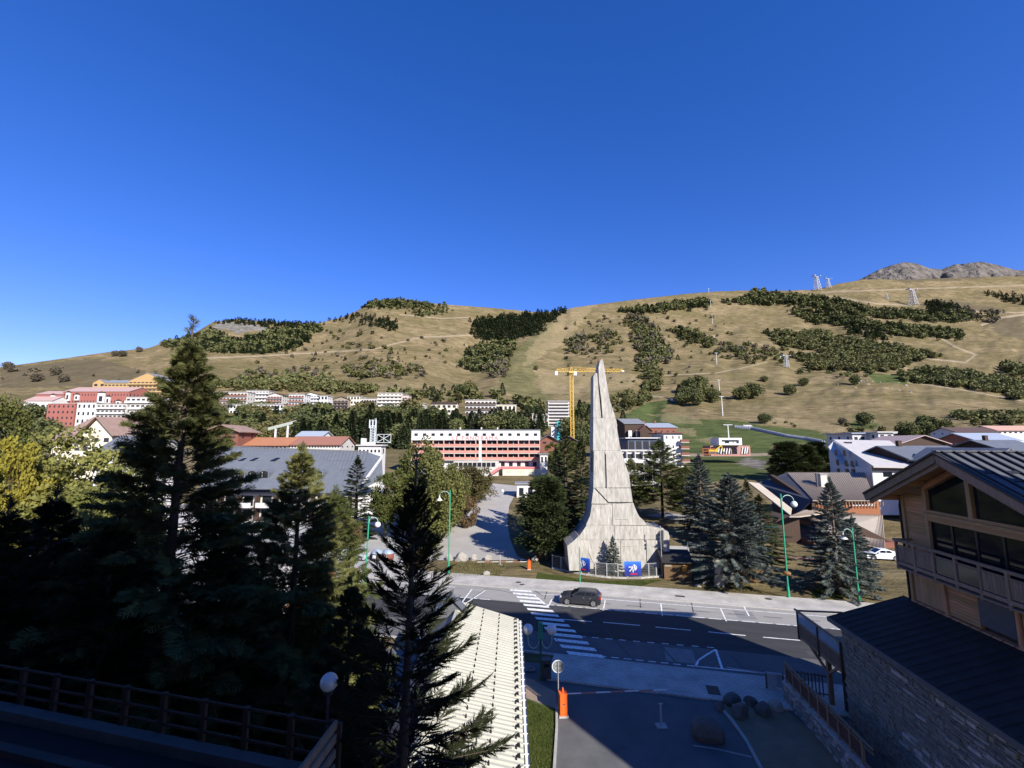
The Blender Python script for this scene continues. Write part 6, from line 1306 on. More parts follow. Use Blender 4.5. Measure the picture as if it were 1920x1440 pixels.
# village row on the foot of the slope
V = [('terraced_apartments', 'white and brown terraced apartments at the left of the village row', 396, 462, 735, 768, 400, 4, 10, OFFW, 'flat', REDW), ('flat_roofed_block', 'flat roofed block with pale balconies right of the terraced apartments', 460, 502, 732, 760, 410, 4, 7, OFFW, 'flat', WHITE),
     ('brown_chalet_block', 'brown and white chalet block with overhanging roof in the village row', 500, 528, 737, 765, 405, 4, 5, OFFW, 'y', REDW), ('long_white_building', 'long low white building with small windows below the terraced apartments', 424, 530, 758, 778, 380, 2, 18, WHITE, 'flat', None),
     ('brick_block', 'red brick coloured block right of the long white building', 524, 541, 757, 780, 378, 3, 4, BRICKR, 'flat', None), ('tall_white_block', 'tall block with brown upper floors and white lower floors', 539, 568, 739, 784, 376, 6, 5, WHITE, 'flat', REDW),
     ('white_grid_block', 'white block with a gable and a grid of balconies', 565, 597, 736, 772, 378, 5, 6, WHITE, 'y', WHITE), ('small_white_block', 'small white block at the right of the white grid block', 594, 613, 742, 770, 382, 3, 3, WHITE, 'flat', None),
     ('dark_gabled_block', 'dark balconied block with a shallow gable in the village row', 624, 652, 744, 780, 372, 5, 4, mat('taupe_render', (.3, .25, .2)), 'y', DWOOD), ('cream_block', 'narrow cream block beside the dark gabled block', 650, 673, 743, 775, 374, 4, 4, CREAM, 'flat', None),
     ('low_terraces', 'low dark balconied terraces left of the pale tower', 671, 706, 747, 772, 376, 3, 7, OFFW, 'flat', DWOOD), ('pale_tower', 'pale seven storey tower with white balconies, tallest of the left village', 707, 753, 737, 781, 360, 7, 6, CREAM, 'flat', WHITE),
     ('low_balcony_block', 'low balconied block at the right foot of the pale tower', 752, 795, 757, 785, 352, 3, 7, OFFW, 'flat', WHITE), ('cream_lodge', 'cream lodge with angled balconies behind the conifer belt', 808, 856, 753, 785, 340, 3, 5, CREAM, 'x', None),
     ('stepped_residence', 'stepped balconied residence above the hotel roof', 872, 930, 750, 788, 338, 4, 8, OFFW, 'flat', DWOOD), ('cream_annex', 'plain cream annex right of the stepped residence', 928, 968, 759, 785, 338, 2, 5, CREAM, 'flat', None),
     ('crane_side_tower', 'grey white balconied tower standing left of the yellow crane', 1028, 1068, 752, 800, 300, 8, 1, OFFW, 'flat', OFFW), ('low_pale_block', 'low pale block left of the tower by the crane', 998, 1029, 776, 800, 302, 2, 4, OFFW, 'flat', None)]
for nm, lb, x0, x1, yt, yb, Y, fl, by, wl, rf, bc in V:
    bld(nm, lb, x0, x1, yt, yb, Y, D=14, floors=fl, bays=by, wall=wl, roof=rf, roofm=(LROOF if rf == 'flat' else DWOOD), rise=2.6, balc=bc, wh=.55, ww=.6 if nm != 'crane_side_tower' else .9, foot=10, over=.8, chim=1 if rf == 'flat' and by > 4 else 0)
bld('tower_side', 'windowless pinkish right side face of the pale tower', 753, 765, 741, 784, 366, D=12, floors=6, bays=1, wall=mat('pinkish_concrete', (.5, .4, .36)), win=False)  # separate block standing for the side wall of the pale tower
t = thing('tarpaulin', 'turquoise sheeted scaffold in front of the tower by the crane', 'scaffold', (at(1049, 800, 330)[0], 330, float(T(at(1049, 800, 330)[0], 330)))); MB().box(-2, 2, 0, 2, 0, 13.5).build('sheeting', mat('turquoise_sheet', (.05, .42, .45), rough=.5), t); MB().box(-6, 6, 2.1, 5, -1, 9.5).build('site_hut', WHITE, t)
for i, (x0, x1, yt, yb, Y, lb) in enumerate([(1014, 1042, 816, 834, 240, 'small chalet with a brown gable right of the hotel'), (1055, 1080, 818, 832, 240, 'chalet roof peeping between the trees left of the monument')]): bld('small_chalet', lb, x0, x1, yt, yb, Y, D=8, floors=1, bays=2, wall=REDW, roof='y', roofm=SLATE, rise=3, over=1.6, foot=1)
bld('garage', 'small white garage block right of the hotel', 1013, 1027, 852, 872, 158, D=8, floors=1, bays=2, wall=WHITE)
bld('kiosk', 'small grey white kiosk in the shade by the driveway', 969, 1003, 908, 938, 118, D=5, floors=1, bays=2, wall=WHITE, roof='flat', roofm=ROOFG, win=True)

# right of the monument: dark timber complex and concrete apartments
def darkblock():
    Y = 215.0
    bld('dark_timber_residence', 'large dark brown timber residence with two pale loggias above the monument shoulder', 1174, 1212, 783, 880, Y, D=26, floors=3, bays=2, wall=DWOOD, roof='x', roofm=ROOFG, rise=3, win=False)
    t = thing('pale_loggia_pair', 'pair of pale upright loggia strips on the dark timber residence', 'loggia', at(1188, 826, Y - 1.5))
    for x in (-1.6, 2.2): MB().box(x - .8, x + .8, -.3, .9, 0, 4.8).build('strip', WHITE, t); MB().box(x - .4, x + .4, -.35, -.29, .3, 2).build('window', GLASSF, t)
    bld('red_timber_residence', 'red brown boarded residence with stepped grey roofs', 1205, 1272, 792, 880, Y + 8, D=24, floors=4, bays=6, wall=REDW, roof='x', roofm=mat('bluish_sheet_roof', (.36, .40, .46), (.3, .33, .37), rough=.35), rise=2.5, wh=.3, ww=.3, chim=2)
    bld('dark_gable_wing', 'dark gabled wing in front of the red brown residence', 1203, 1225, 798, 880, Y - 6, D=14, floors=3, bays=2, wall=DWOOD, roof='y', roofm=REDW, rise=2.6, win=False)
    bld('cream_apartments', 'cream and white apartment tower with small red balconies', 1248, 1283, 812, 900, 188, D=16, floors=5, bays=3, wall=WHITE, roof='flat', roofm=REDW, wh=.3, ww=.2, over=1.2)
    t = thing('red_balcony_stack', 'stack of red timber balconies on the right edge of the cream apartments', 'balcony', at(1284, 868, 187))
    for k in range(4): MB().box(-1.6, 1.8, -1.2, .0, 2.7 * k + .5, 2.7 * k + 1.6).build('parapet', REDW, t); MB().box(-1.6, 1.8, -1.3, 1, 2.7 * k + .3, 2.7 * k + .49).build('floor', WHITE, t)
    bld('white_roofed_annex', 'flat white roofed annex with dark blue glazing', 1178, 1232, 822, 850, 178, D=14, floors=1, bays=4, wall=mat('blue_grey_wall', (.12, .14, .2)), roof='flat', roofm=WMET, over=1.2, wh=.6, ww=.8)
    bld('balconied_apartments', 'white balconied apartment block with arched dark piers behind the larches', 1160, 1240, 846, 952, 128, D=14, floors=5, bays=5, wall=WHITE, balc=WHITE, wh=.7, ww=.75, roofm=OFFW, piers=True, slabm=OFFW)
darkblock()

# brown chalet with striped roof
def striped():
    t = thing('striped_roof_chalet', 'brown timber chalet with several beige striped metal roofs behind the blue spruces', 'chalet', (0, 0, 0)); BG = mat('beige_sheet_roof', (.40, .345, .275), (.33, .28, .22), scale=.8, rough=.55, contrast=.7); DK = mat('rib_brown', (.17, .13, .10), (.22, .17, .13))
    def rf(P, n, name='roof_slope', m=BG):
        q = [Vector(at(*p)) for p in P]; MB().slab(q, -.18).build(name, m, t); nrm = (q[1] - q[0]).cross(q[2] - q[0]).normalized(); nrm = nrm if nrm.z > 0 else -nrm
        for k in range(n): f = (k + .5) / n; a = q[0].lerp(q[1], f) + nrm * .05; b = q[3].lerp(q[2], f) + nrm * .05; MB().beam(a, b, .085, .11).build('roof_rib', DK if m is BG else m, t)
    # upper roof: slope towards the camera; P = front-left, front-right, back-right, back-left (x, y, depth)
    rf([(1524, 938, 84), (1640, 938, 84), (1620, 886, 98), (1476, 886, 98)], 40)
    # walls
    a = at(1524, 938, 85); b = at(1650, 938, 85); MB().box(a[0] + .3, b[0], 85.2, 97, 1, a[2] - .1).build('upper_wall', mat('orange_brown_boards', (.30, .115, .05), (.22, .085, .04), scale=3, stretch=(5, 5, .4)), t)
    MB().prismx([(84.6, a[2] - .2), (97.5, at(1476, 887, 98)[2] - .3), (97.5, 2), (84.6, 2)], a[0] - .5, a[0] + .28).build('gable_wall', DWOOD, t)
    for k in range(22): x = a[0] + .4 + k * (b[0] - a[0]) / 22; MB().box(x, x + .12, 84.2, 84.35, a[2] - .85, a[2] - .15).build('eave_slat', GWOOD, t)
    # blank script-like sign on the boards: pale strokes too soft to read
    WS = WINK; zs = at(1600, 949, 84.9)[2]; 
    for x0, x1 in ((1543, 1558), (1600, 1642)):
        xa, xb = at(x0, 949, 85)[0], at(x1, 949, 85)[0]; s = obj('script_sign', None, t); n = max(4, int((xb - xa) / .28))
        for k in range(n): x = xa + (xb - xa) * k / n; hh = R.choice([.28, .3, .5, .34, .3]); mb = MB(); mb.beam((x, 85.12, zs), (x + .12, 85.12, zs + hh), .08); mb.beam((x + .12, 85.12, zs + hh * .6), (x + .26, 85.12, zs + .04), .07); mb.build('stroke', WS, s)
    # lower roofs
    rf([(1545, 1000, 72), (1660, 1030, 70), (1655, 966, 84.0), (1508, 960, 84.0)], 44)
    rf([(1480, 968, 74), (1500, 968, 74), (1560, 960, 83), (1508, 956, 83.5)], 5)
    rf([(1402, 905, 80), (1422, 907, 80.6), (1484, 955, 75.6), (1482, 968, 73.8)], 16)
    q = [at(1420, 908, 99), at(1476, 887, 98), at(1524, 938, 84.2), at(1500, 962, 86)]; MB().slab(q, -.15).build('valley_roof', mat('shade_toned_roof', (.045, .05, .065), (.06, .065, .08), rough=.7), t)  # slope coloured dark to stand in for the shadow lying on it
    g = at(1480, 975, 75); x0 = at(1424, 1040, 76)[0]; x1 = at(1660, 1040, 76)[0]
    MB().box(x0, at(1500, 975, 76)[0], 76.2, 84, -1, at(1500, 972, 76)[2]).build('entrance_block', DWOOD, t); MB().box(at(1500, 975, 76)[0] + .01, x1, 73, 84, -1, at(1540, 1012, 73)[2] - .4).build('lower_wall', REDW, t)
    MB().prismy([(at(1500, 1, 73)[0], at(1, 966, 76)[2] - .5), (at(1560, 1, 73)[0], at(1, 1010, 73)[2] - .5), (at(1500, 1, 73)[0], at(1, 1010, 73)[2] - .5)], 73.2, 83).build('lower_gable', DWOOD, t)
    for x, y in ((1431, 988), (1450, 990)): c = at(x, y, 76.1); MB().box(c[0] - .8, c[0] + .8, 76.05, 76.19, c[2] - .9, c[2] + .5).build('window', glassy('greenish_glass', (.02, .05, .05)), t)
    c = at(1445, 1030, 76); MB().box(c[0] - 1.2, c[0] + 1.2, 76.0, 76.18, 0, 2.4).build('door', GLASS, t)
    ch = at(1533, 905, 90); MB().box(ch[0] - .15, ch[0] + .1, 90, 90.3, ch[2] - 1, ch[2] + 1.8).build('flue', DSTEEL, t); MB().box(ch[0] + .7, ch[0] + 2.0, 90, 91.2, ch[2] - 1, ch[2] + 1.6).build('chimney', OFFW, t); MB().box(ch[0] + .5, ch[0] + 2.2, 89.8, 91.4, ch[2] + 1.602, ch[2] + 1.75).build('chimney_cap', KERB, t)
    MB().box(at(1650, 1, 76)[0] - 3, at(1700, 1, 76)[0], 70.5, 72.8, -1, 2.7).build('side_store', DWOOD, t)
striped()
def whitechalet():
    t = thing('white_chalet', 'white rendered chalet with a broad pale asymmetric roof at the right', 'chalet', (0, 0, 0)); q = [Vector(at(*p)) for p in ((1638, 874, 92), (1740, 876, 92), (1668, 826, 122), (1562, 824, 122))]
    MB().slab(q, -.3).build('roof', LROOF, t); q2 = [Vector(at(*p)) for p in ((1545, 837, 124), (1562, 824, 122), (1562.5, 824.5, 140), (1545, 837, 141))]; MB().slab(q2, .25).build('roof', LROOF, t)
    gx = [Vector(at(*p)) for p in ((1553, 838, 118), (1563, 827, 120), (1634, 873, 93.5))]; base = 5.0
    V = [(gx[0].x, gx[0].y, 3), (gx[2].x, gx[2].y, 3), (gx[2].x, gx[2].y, gx[2].z), (gx[1].x, gx[1].y, gx[1].z), (gx[0].x, gx[0].y, gx[0].z)]; off = Vector((5, 4, 0)); n = 5; a = [Vector(v) for v in V]; V2 = a + [v + off for v in a]
    MB().add(V2, [tuple(range(5)), tuple(reversed(range(5, 10)))] + [(i, 5 + i, 5 + (i + 1) % 5, (i + 1) % 5) for i in range(5)]).build('gable_wall', mat('greyish_white_render', (.50, .50, .49), (.44, .44, .43)), t)
    e0, e1 = Vector(at(1640, 880, 93)), Vector(at(1745, 880, 93)); MB().prism([(e0.x, 93.6), (e1.x, 93.6), (e1.x, 110), (e0.x + 5.8, 110)], 2, e0.z + .2).build('wall', WHITE, t); MB().beam((e0.x, 93.2, e0.z + .2), (e1.x, 93.2, e0.z + .2), .3, .9).build('eave_band', mat('grey_brown_band', (.2, .17, .15)), t)
    c = at(1665, 890, 93.5); MB().box(c[0] - .9, c[0] + .9, 93.5, 93.62, c[2] - .4, c[2] + .5).build('window', GLASS, t)
    d = (a[1] - a[0]).normalized(); nn = Vector((d.y, -d.x, 0)); nn = nn if nn.y < 0 or nn.x < 0 else -nn; nn = nn if nn.x < 0 else -nn
    Lg = (Vector((a[1].x, a[1].y)) - Vector((a[0].x, a[0].y))).length
    for f, y in ((.20, 848), (.48, 849), (.22, 866), (.5, 868), (.68, 869), (.22, 883), (.5, 884), (.68, 884)):
        p = a[0].lerp(a[1], f * .8 + .06); z = at(1580, y, p.y)[2]; MB().slab([p + nn * .06 - d * .9 + Vector((0, 0, z - 3 - .8)), p + nn * .06 + d * .9 + Vector((0, 0, z - 3 - .8)), p + nn * .06 + d * .9 + Vector((0, 0, z - 3 + .6)), p + nn * .06 - d * .9 + Vector((0, 0, z - 3 + .6))], .05).build('window', mat('dark_pane', (.03, .032, .04), rough=.3), t)
    for p in ((1590, 831, 117), (1642, 843, 110)): c = at(*p); MB().box(c[0] - .7, c[0] + .7, c[1] - .5, c[1] + .5, c[2] - .3, c[2] + .35).build('roof_light', GLASS, t)
whitechalet()
for a in [('flat_white_building', 'low building with a blue grey roof and white end behind the white chalet', 1600, 1676, 813, 835, 170, 'flat', WHITE, mat('bluish_sheet_roof', (.36, .40, .46)), 6), ('white_cube', 'small white cube block behind the white chalet roof', 1648, 1676, 811, 826, 165, 'flat', WHITE, WHITE, 2),
          ('pink_edged_chalet', 'chalet with a wide dark gable and pinkish roof edges at the right', 1690, 1776, 817, 850, 140, 'y', DWOOD, mat('pink_grey_roof', (.42, .32, .3)), 6), ('dark_roofed_row', 'dark brown roofed row at the right edge of the meadow', 1792, 1872, 801, 815, 230, 'x', WHITE, mat('choc_roof', (.10, .065, .055)), 9),
          ('orange_roofed_row', 'salmon roofed row at the far right of the meadow edge', 1870, 1960, 798, 815, 232, 'x', WHITE, mat('salmon_roof', (.52, .32, .24)), 9), ('grey_roofed_chalet', 'chalet with a broad bluish grey roof at the right edge', 1832, 1910, 812, 840, 150, 'x', REDW, mat('bluish_sheet_roof', (.36, .40, .46)), 5),
          ('low_slate_chalet', 'low slate roofed chalet with a pale chimney behind the wooden chalet ridge', 1706, 1830, 838, 868, 95, 'x', DWOOD, SLATE, 5), ('tiled_gable_chalet', 'chalet with a small gabled dormer just above the dark ribbed roof', 1852, 1925, 842, 872, 80, 'y', DWOOD, SLATE, 3), ('brown_corner_house', 'dark house with a chimney at the right picture edge', 1885, 1960, 826, 860, 110, 'x', DWOOD, SLATE, 3)]:
    bld(a[0], a[1], a[2], a[3], a[4], a[5], a[6], D=14, floors=1, bays=a[10], wall=a[8], roof=a[7], roofm=a[9], rise=2.6, over=1.0, chim=1 if 'chimney' in a[1] else 0, foot=8, wh=.4)

# lift station, excavator, covered conveyor
def station():
    Y = 200.0; o = at(1365, 851, Y); t = thing('lift_station', 'white framed lift station with a wide window strip above an orange clad hall', 'lift station', o); s = Y / F
    MB().box(-30 * s, 44 * s, 1, 9, -1, 15 * s).build('hall', mat('faded_red_cladding', (.42, .17, .13), (.3, .2, .18), scale=2), t)
    fr = MB(); x0, x1, z0, z1 = -18 * s, 24 * s, 15 * s + .3, 28 * s + .3
    for q in ((x0, x1, z0, z0 + .7), (x0, x1, z1 - .9, z1), (x0, x0 + 1.1, z0 + .7, z1 - .9), (x1 - 1.1, x1, z0 + .7, z1 - .9)): fr.box(q[0], q[1], -1.5, 7, q[2], q[3])
    fr.build('frame', WMET, t); MB().box(x0 + 1.1, x1 - 1.1, -.2, 6.8, z0 + .7, z1 - .9).build('window', GLASSF, t)
    for a, b in ((-13, -5), (3, 10), (11, 18)): MB().box(a * s, b * s, -.26, -.21, z0 + .9, z0 + 1.7).build('blind', WHITE, t)
    for k, x in enumerate((-17, -12, -7, -2, 3, 27, 32, 36)): MB().beam((x * s, .7, 0), ((x + 2.6) * s, .7, 12 * s), .5, .3).build('strut', WHITE, t); MB().box((x + 2) * s, (x + 4.2) * s, .75, .99, 0, 11 * s).build('opening', GLASSF, t)
    MB().box(10 * s, 19 * s, .8, .99, 0, 10 * s).build('door', GLASSF, t)
    t = thing('excavator', 'yellow and orange digging machine left of the lift station', 'excavator', at(1338, 851, 192)); Y2 = .5; YP = mat('yellow_machine', (.62, .40, .03)); 
    MB().box(-2, 2, 0, 2.4, .9, 1.8).build('body', YP, t); MB().box(-.2, 1.2, .2, 1.8, 1.8, 3.0).build('cab', GLASSF, t); MB().box(-2.1, 2.1, -.3, .4, 0, .8).build('track', DSTEEL, t); MB().box(-2.1, 2.1, 2, 2.7, 0, .8).build('track', DSTEEL, t)
    mb = MB(); mb.beam((1.5, 1, 1.8), (4, 1, 3.6), .4); mb.build('boom', YP, t); MB().beam((4, 1, 3.6), (4.8, 1, .8), .3).build('arm', YP, t); MB().prismx([(.6, .2), (1.5, .2), (1.5, 1.0)], 4.4, 5.2).build('bucket', DSTEEL, t)
    t = thing('timber_deck', 'orange brown scaffold like timber deck left of the lift station', 'deck', at(1330, 857, 185)); M = mat('orange_wood', (.42, .15, .05))
    for x in (-2.5, 0, 2.5): MB().box(x - .1, x + .1, 0, .2, 0, 3.4).build('post', M, t)
    for z in (1.1, 2.3, 3.3): MB().box(-2.6, 2.6, -.1, 3, z, z + .18).build('deck', M, t)
station()
def conveyor():
    t = thing('covered_conveyor', 'long grey covered magic carpet tunnel running down the meadow', 'conveyor'); P = [Vector(hill(*p)) for p in ((1378, 803), (1410, 806), (1440, 812), (1475, 820), (1510, 826), (1545, 832))]
    G = mat('tunnel_shell', (.30, .31, .34), (.2, .2, .22), scale=2, rough=.4); n = 36; L = []
    for i in range(n + 1): f = i / n * (len(P) - 1); k = min(int(f), len(P) - 2); L.append(P[k].lerp(P[k + 1], f - k))
    for a, b in zip(L[:-1], L[1:]):
        d = (b - a).normalized(); nn = Vector((-d.y, d.x, 0)).normalized(); q = [(1.5 * cos(x), 2.4 * sin(x)) for x in np.linspace(0, pi, 7)]
        V = [p + nn * u + Vector((0, 0, v)) for p in (a + d * .15, b - d * .15) for u, v in q]; MB().add(V, [(j, j + 1, 8 + j, 7 + j) for j in range(6)] + [tuple(range(7)), tuple(range(13, 6, -1))]).build('tunnel_section', G, t)
    for a in L[::6]: MB().beam(a + Vector((0, 0, -.5)), a + Vector((0, 0, 2.6)), .5).build('portal', DSTEEL, t)
    bld('lift_hut', 'tiny hut with a cream roof beside the conveyor tunnel', 1397, 1409, 797, 803, 301, D=5, floors=1, bays=1, wall=CREAM, roof='x', roofm=LROOF, rise=1.2, over=.8, foot=3)
conveyor()
def pylon(x, yb, yt, label, Y=None, arm=5.0, w_=.5):
    X, Yy, z = hill(x, yb); h = at(x, yt, Yy)[2] - z; t = thing('lift_pylon', label, 'lift pylon', (X, Yy, z), 0, 'chairlift pylons'); MB().tube([(0, 0, -.5), (0, 0, h)], [w_ * 1.25, w_ * .8], 8).build('mast', mat('pale_pylon', (.62, .62, .60), rough=.5), t)
    MB().box(-arm / 2, arm / 2, -.3, .3, h - .1, h + .45).build('crossarm', STEEL, t)
    for s in (-1, 1): MB().box(s * arm / 2 - .25, s * arm / 2 + .25, -2.4, 2.4, h - .6, h - .1).build('sheave_train', DSTEEL, t)
    return Vector((X, Yy, z + h))
PY = [pylon(1366, 822, 797, 'first chairlift pylon with a wide head, just above the lift station', arm=7), pylon(1355, 780, 744, 'tall chairlift pylon standing in the dry meadow', arm=4.5), pylon(1349, 736, 713, 'slim chairlift pylon above the tall meadow one', arm=6), pylon(1344, 683, 662, 'chairlift pylon half way up the slope', arm=6), pylon(1340, 645, 630, 'chairlift pylon above the half way one', arm=4), pylon(1336, 607, 590, 'upper chairlift pylon below the ridge', arm=4), pylon(1333, 578, 563, 'highest chairlift pylon on the slope', arm=4), pylon(1329, 549, 541, 'small lift top mast on the skyline', arm=5)]
t = thing('lift_cable', 'thin pair of chairlift cables running up the slope over the pylons', 'cable')
for s in (-2.2, 2.2):
    for a, b in zip(PY[:-1], PY[1:]): m_ = (a + b) / 2 + Vector((s, 0, -1.5)); MB().tube([a + Vector((s, 0, .2)), m_, b + Vector((s, 0, .2))], .03, 4).build('cable', DSTEEL, t)
def lattice(x, yb, yt, label, base=.5, top=.16, head=.7, Yk=None):
    X, Y, z = hill(x, yb) if Yk is None else (*at(x, yb, Yk)[:2], at(x, yb, Yk)[2]); h = at(x, yt, Y)[2] - z; t = thing('cable_car_pylon', label, 'pylon', (X, Y, z), .3, 'cable car lattice pylons'); M = mat('pylon_steel', (.50, .51, .52), rough=.6); B, Tt = h * base / 2, h * top / 2; th = h * .018
    cs = [(-1, -1), (1, -1), (1, 1), (-1, 1)]; P = lambda c, f: (c[0] * (B + (Tt - B) * f), c[1] * (B + (Tt - B) * f), h * .9 * f)
    for c in cs: MB().beam(P(c, 0), P(c, 1), th).build('leg', M, t)
    mb = MB(); n = 5
    for k in range(n):
        for i in range(4): a, b = cs[i], cs[(i + 1) % 4]; mb.beam(P(a, k / n), P(b, (k + 1) / n), th * .6); mb.beam(P(b, k / n), P(a, (k + 1) / n), th * .6); mb.beam(P(a, (k + 1) / n), P(b, (k + 1) / n), th * .6)
    mb.build('bracing', M, t); MB().box(-h * head / 2, h * head / 2, -h * .03, h * .03, h * .9, h * .925).build('crossarm', M, t)
    for s in (-1, 1): MB().box(s * h * head / 2 - h * .03, s * h * head / 2 + h * .03, -h * .12, h * .12, h * .925, h * .97).build('saddle', M, t)
lattice(1533, 545, 516, 'lattice cable car pylon on the skyline right of centre', .32, .12, .45); lattice(1554, 541, 521, 'thin far lattice pylon right of the skyline one', .3, .1, .7); lattice(1713, 573, 541, 'large pale lattice pylon on the bare slope under the peaks', .34, .14, .55)
for x, yb, yt, lb in [(1664, 562, 551, 'left small lattice pylon on the brown slope'), (1801, 583, 574, 'small lattice pylon right of the dark wood'), (1475, 690, 665, 'pale pylon beside the white hut on the slope')]: lattice(x, yb, yt, lb, .3, .15, .7)
for x, y, w_, h_, lb in [(1464, 672, 12, 5, 'small white hut on the slope beside a pale pylon'), (1559, 688, 12, 7, 'white mountain hut half hidden in the birches'), (1262, 752, 8, 5, 'white van sized hut under the dark tree clump')]:
    X, Y, z = hill(x, y); bld('mountain_hut', lb, x - w_ / 2, x + w_ / 2, y - h_, y, Y, D=6, floors=1, bays=2, wall=WHITE, roof='x', rise=1.2, foot=3)
for i in range(16):
    x, y = R.uniform(1600, 1650) if i < 9 else R.uniform(1560, 1720), R.uniform(712, 724) if i < 9 else R.uniform(718, 740); X, Y, z = hill(x, y); s = R.uniform(1.2, 2.6); o = obj('slope_rock', BM[i % 4], None, (X, Y, z), R.uniform(0, 6), 'pale rock lying on the dry slope right of the lone trees', 'rock', 'pale rocks on the slope'); o.scale = (s * 1.5, s, s * .7)
# yellow tower crane
def crane():
    Y = 270.0; o = at(1073, 800, Y); ZB = float(T(o[0], Y)) - .5; t = thing('tower_crane', 'yellow tower crane with a long jib passing behind the monument tip', 'crane', (o[0], Y, ZB)); M = mat('crane_yellow', (.60, .38, .07), (.52, .33, .06), rough=.5); z = lambda y: at(1073, y, Y)[2] - ZB; X = lambda x: (x - 1073) / F * Y; h = z(700); s = .95
    cs = [(-s, -s), (s, -s), (s, s), (-s, s)]; mb = MB()
    for c in cs: MB().beam((*c, 0), (*c, h), .28).build('mast_leg', M, t)
    n = 17
    for k in range(n):
        for i in range(4): a, b = cs[i], cs[(i + 1) % 4]; mb.beam((*a, h * k / n), (*b, h * (k + 1) / n), .15); mb.beam((*a, h * (k + 1) / n), (*b, h * (k + 1) / n), .15)
    mb.build('mast_bracing', M, t); top = z(688)
    MB().box(-1.6, 1.6, -1.6, 1.6, h + .01, h + 1.2).build('slewing_ring', M, t); MB().box(1.4, 3.2, -1.2, 1.0, h - 1.4, h + .9).build('cab', WMET, t)
    def boom(xa, xb, nm):
        m2 = MB(); z0, z1 = h + 1.2, h + 2.7; k = max(3, int(abs(xb - xa) / 2.2)); 
        for zz_, yy in ((z0, -.7), (z0, .7), (z1, 0)): m2.beam((xa, yy, zz_), (xb, yy, zz_), .20)
        for i in range(k): a, b = xa + (xb - xa) * i / k, xa + (xb - xa) * (i + 1) / k; c = (a + b) / 2; m2.beam((a, -.7, z0), (c, 0, z1), .16); m2.beam((c, 0, z1), (b, -.7, z0), .16); m2.beam((a, .7, z0), (c, 0, z1), .16); m2.beam((c, 0, z1), (b, .7, z0), .16)
        return m2.build(nm, M, t)
    boom(1.7, X(1172), 'jib'); boom(-1.7, X(1044), 'counter_jib')
    mb = MB(); 
    for x in (-1, 1): mb.beam((x, 0, h + 1.2), (0, 0, top), .3)
    mb.build('apex', M, t); mb = MB(); mb.beam((0, 0, top), (X(1046), 0, h + 2.2), .15); mb.beam((0, 0, top), (X(1130), 0, h + 2.8), .15); mb.build('tie_bar', M, t)
    MB().box(X(1042), X(1047), -1, 1, h - 1.3, h + 1.1).build('counterweight', WMET, t); MB().box(X(1168), X(1173), -.6, .6, h + .8, h + 1.8).build('jib_end', WMET, t); MB().beam((X(1150), 0, h + 1.1), (X(1150), 0, h - 2.5), .12).build('hook_rope', DSTEEL, t)
crane()
# buildings glimpsed low through the leftmost spruces
bld('orange_brown_house', 'orange brown timber house lit behind the second spruce', 497, 566, 1078, 1165, 46, D=8, floors=2, bays=3, wall=mat('orange_brown_boards', (.30, .115, .05)), roof='x', roofm=LROOF, rise=1.8, foot=2, frame=True)
bld('pale_shop', 'pale low shop front glimpsed through the spruces on the left', 150, 330, 985, 1060, 84, D=10, floors=1, bays=8, wall=OFFW, roof='flat', roofm=LROOF, foot=3)
# ---------------------------------------------------------------- trees placed one by one
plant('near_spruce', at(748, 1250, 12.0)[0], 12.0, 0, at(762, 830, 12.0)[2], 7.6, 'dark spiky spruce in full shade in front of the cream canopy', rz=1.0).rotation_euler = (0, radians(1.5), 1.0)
plant('tall_spruce', at(338, 850, 19.5)[0], 19.5, 0, at(348, 590, 19.5)[2], 10.8, 'tallest spruce on the left, sunlit top rising over the skyline', rz=.4)
plant('broad_spruce', at(560, 950, 23.0)[0], 23.0, 0, at(553, 822, 23.0)[2], 9.0, 'broad spruce between the tallest spruce and the dark one', rz=2.0)
plant('larch_a', at(625, 1010, 26.5)[0], 26.5, 0, at(625, 905, 26.5)[2], 6.8, 'yellow green drooping larch just right of the broad spruce', rz=2.0)
plant('near_spruce', at(868, 1500, 8.6)[0], 8.6, 0, at(880, 1408, 8.6)[2], 3.0, 'small dark spruce top at the bottom edge over the cream canopy', rz=3)
for k, (x, yt, Y, wd, key, lb) in enumerate([(40, 815, 30, 4.6, 'yellow', 'bright yellow autumn tree at the left edge'), (150, 795, 33, 8.5, 'lime', 'lime green leafy tree right of the yellow one'), (0, 735, 44, 7.5, 'green', 'green leafy tree at the left picture edge behind the yellow one'), (215, 870, 27, 7, 'lime', 'lower lime green tree beside the tallest spruce'),         (110, 905, 20, 9, 'shade_toned_spruce', 'shaded spruce below the yellow tree'), (220, 950, 17, 8, 'shade_toned_spruce', 'shaded spruce left of the tallest one'), (20, 925, 17, 8.5, 'shade_toned_spruce', 'shaded spruce at the left edge below the yellow tree'), (430, 960, 20, 7, 'shade_toned_spruce', 'shaded spruce between the tallest and the broad one'), (660, 1070, 17.5, 5.5, 'shade_toned_spruce', 'low shaded spruce left of the dark spiky one')]):
    plant(key, at(x, yt, Y)[0], Y, 0, at(x, yt, Y)[2], wd, lb)
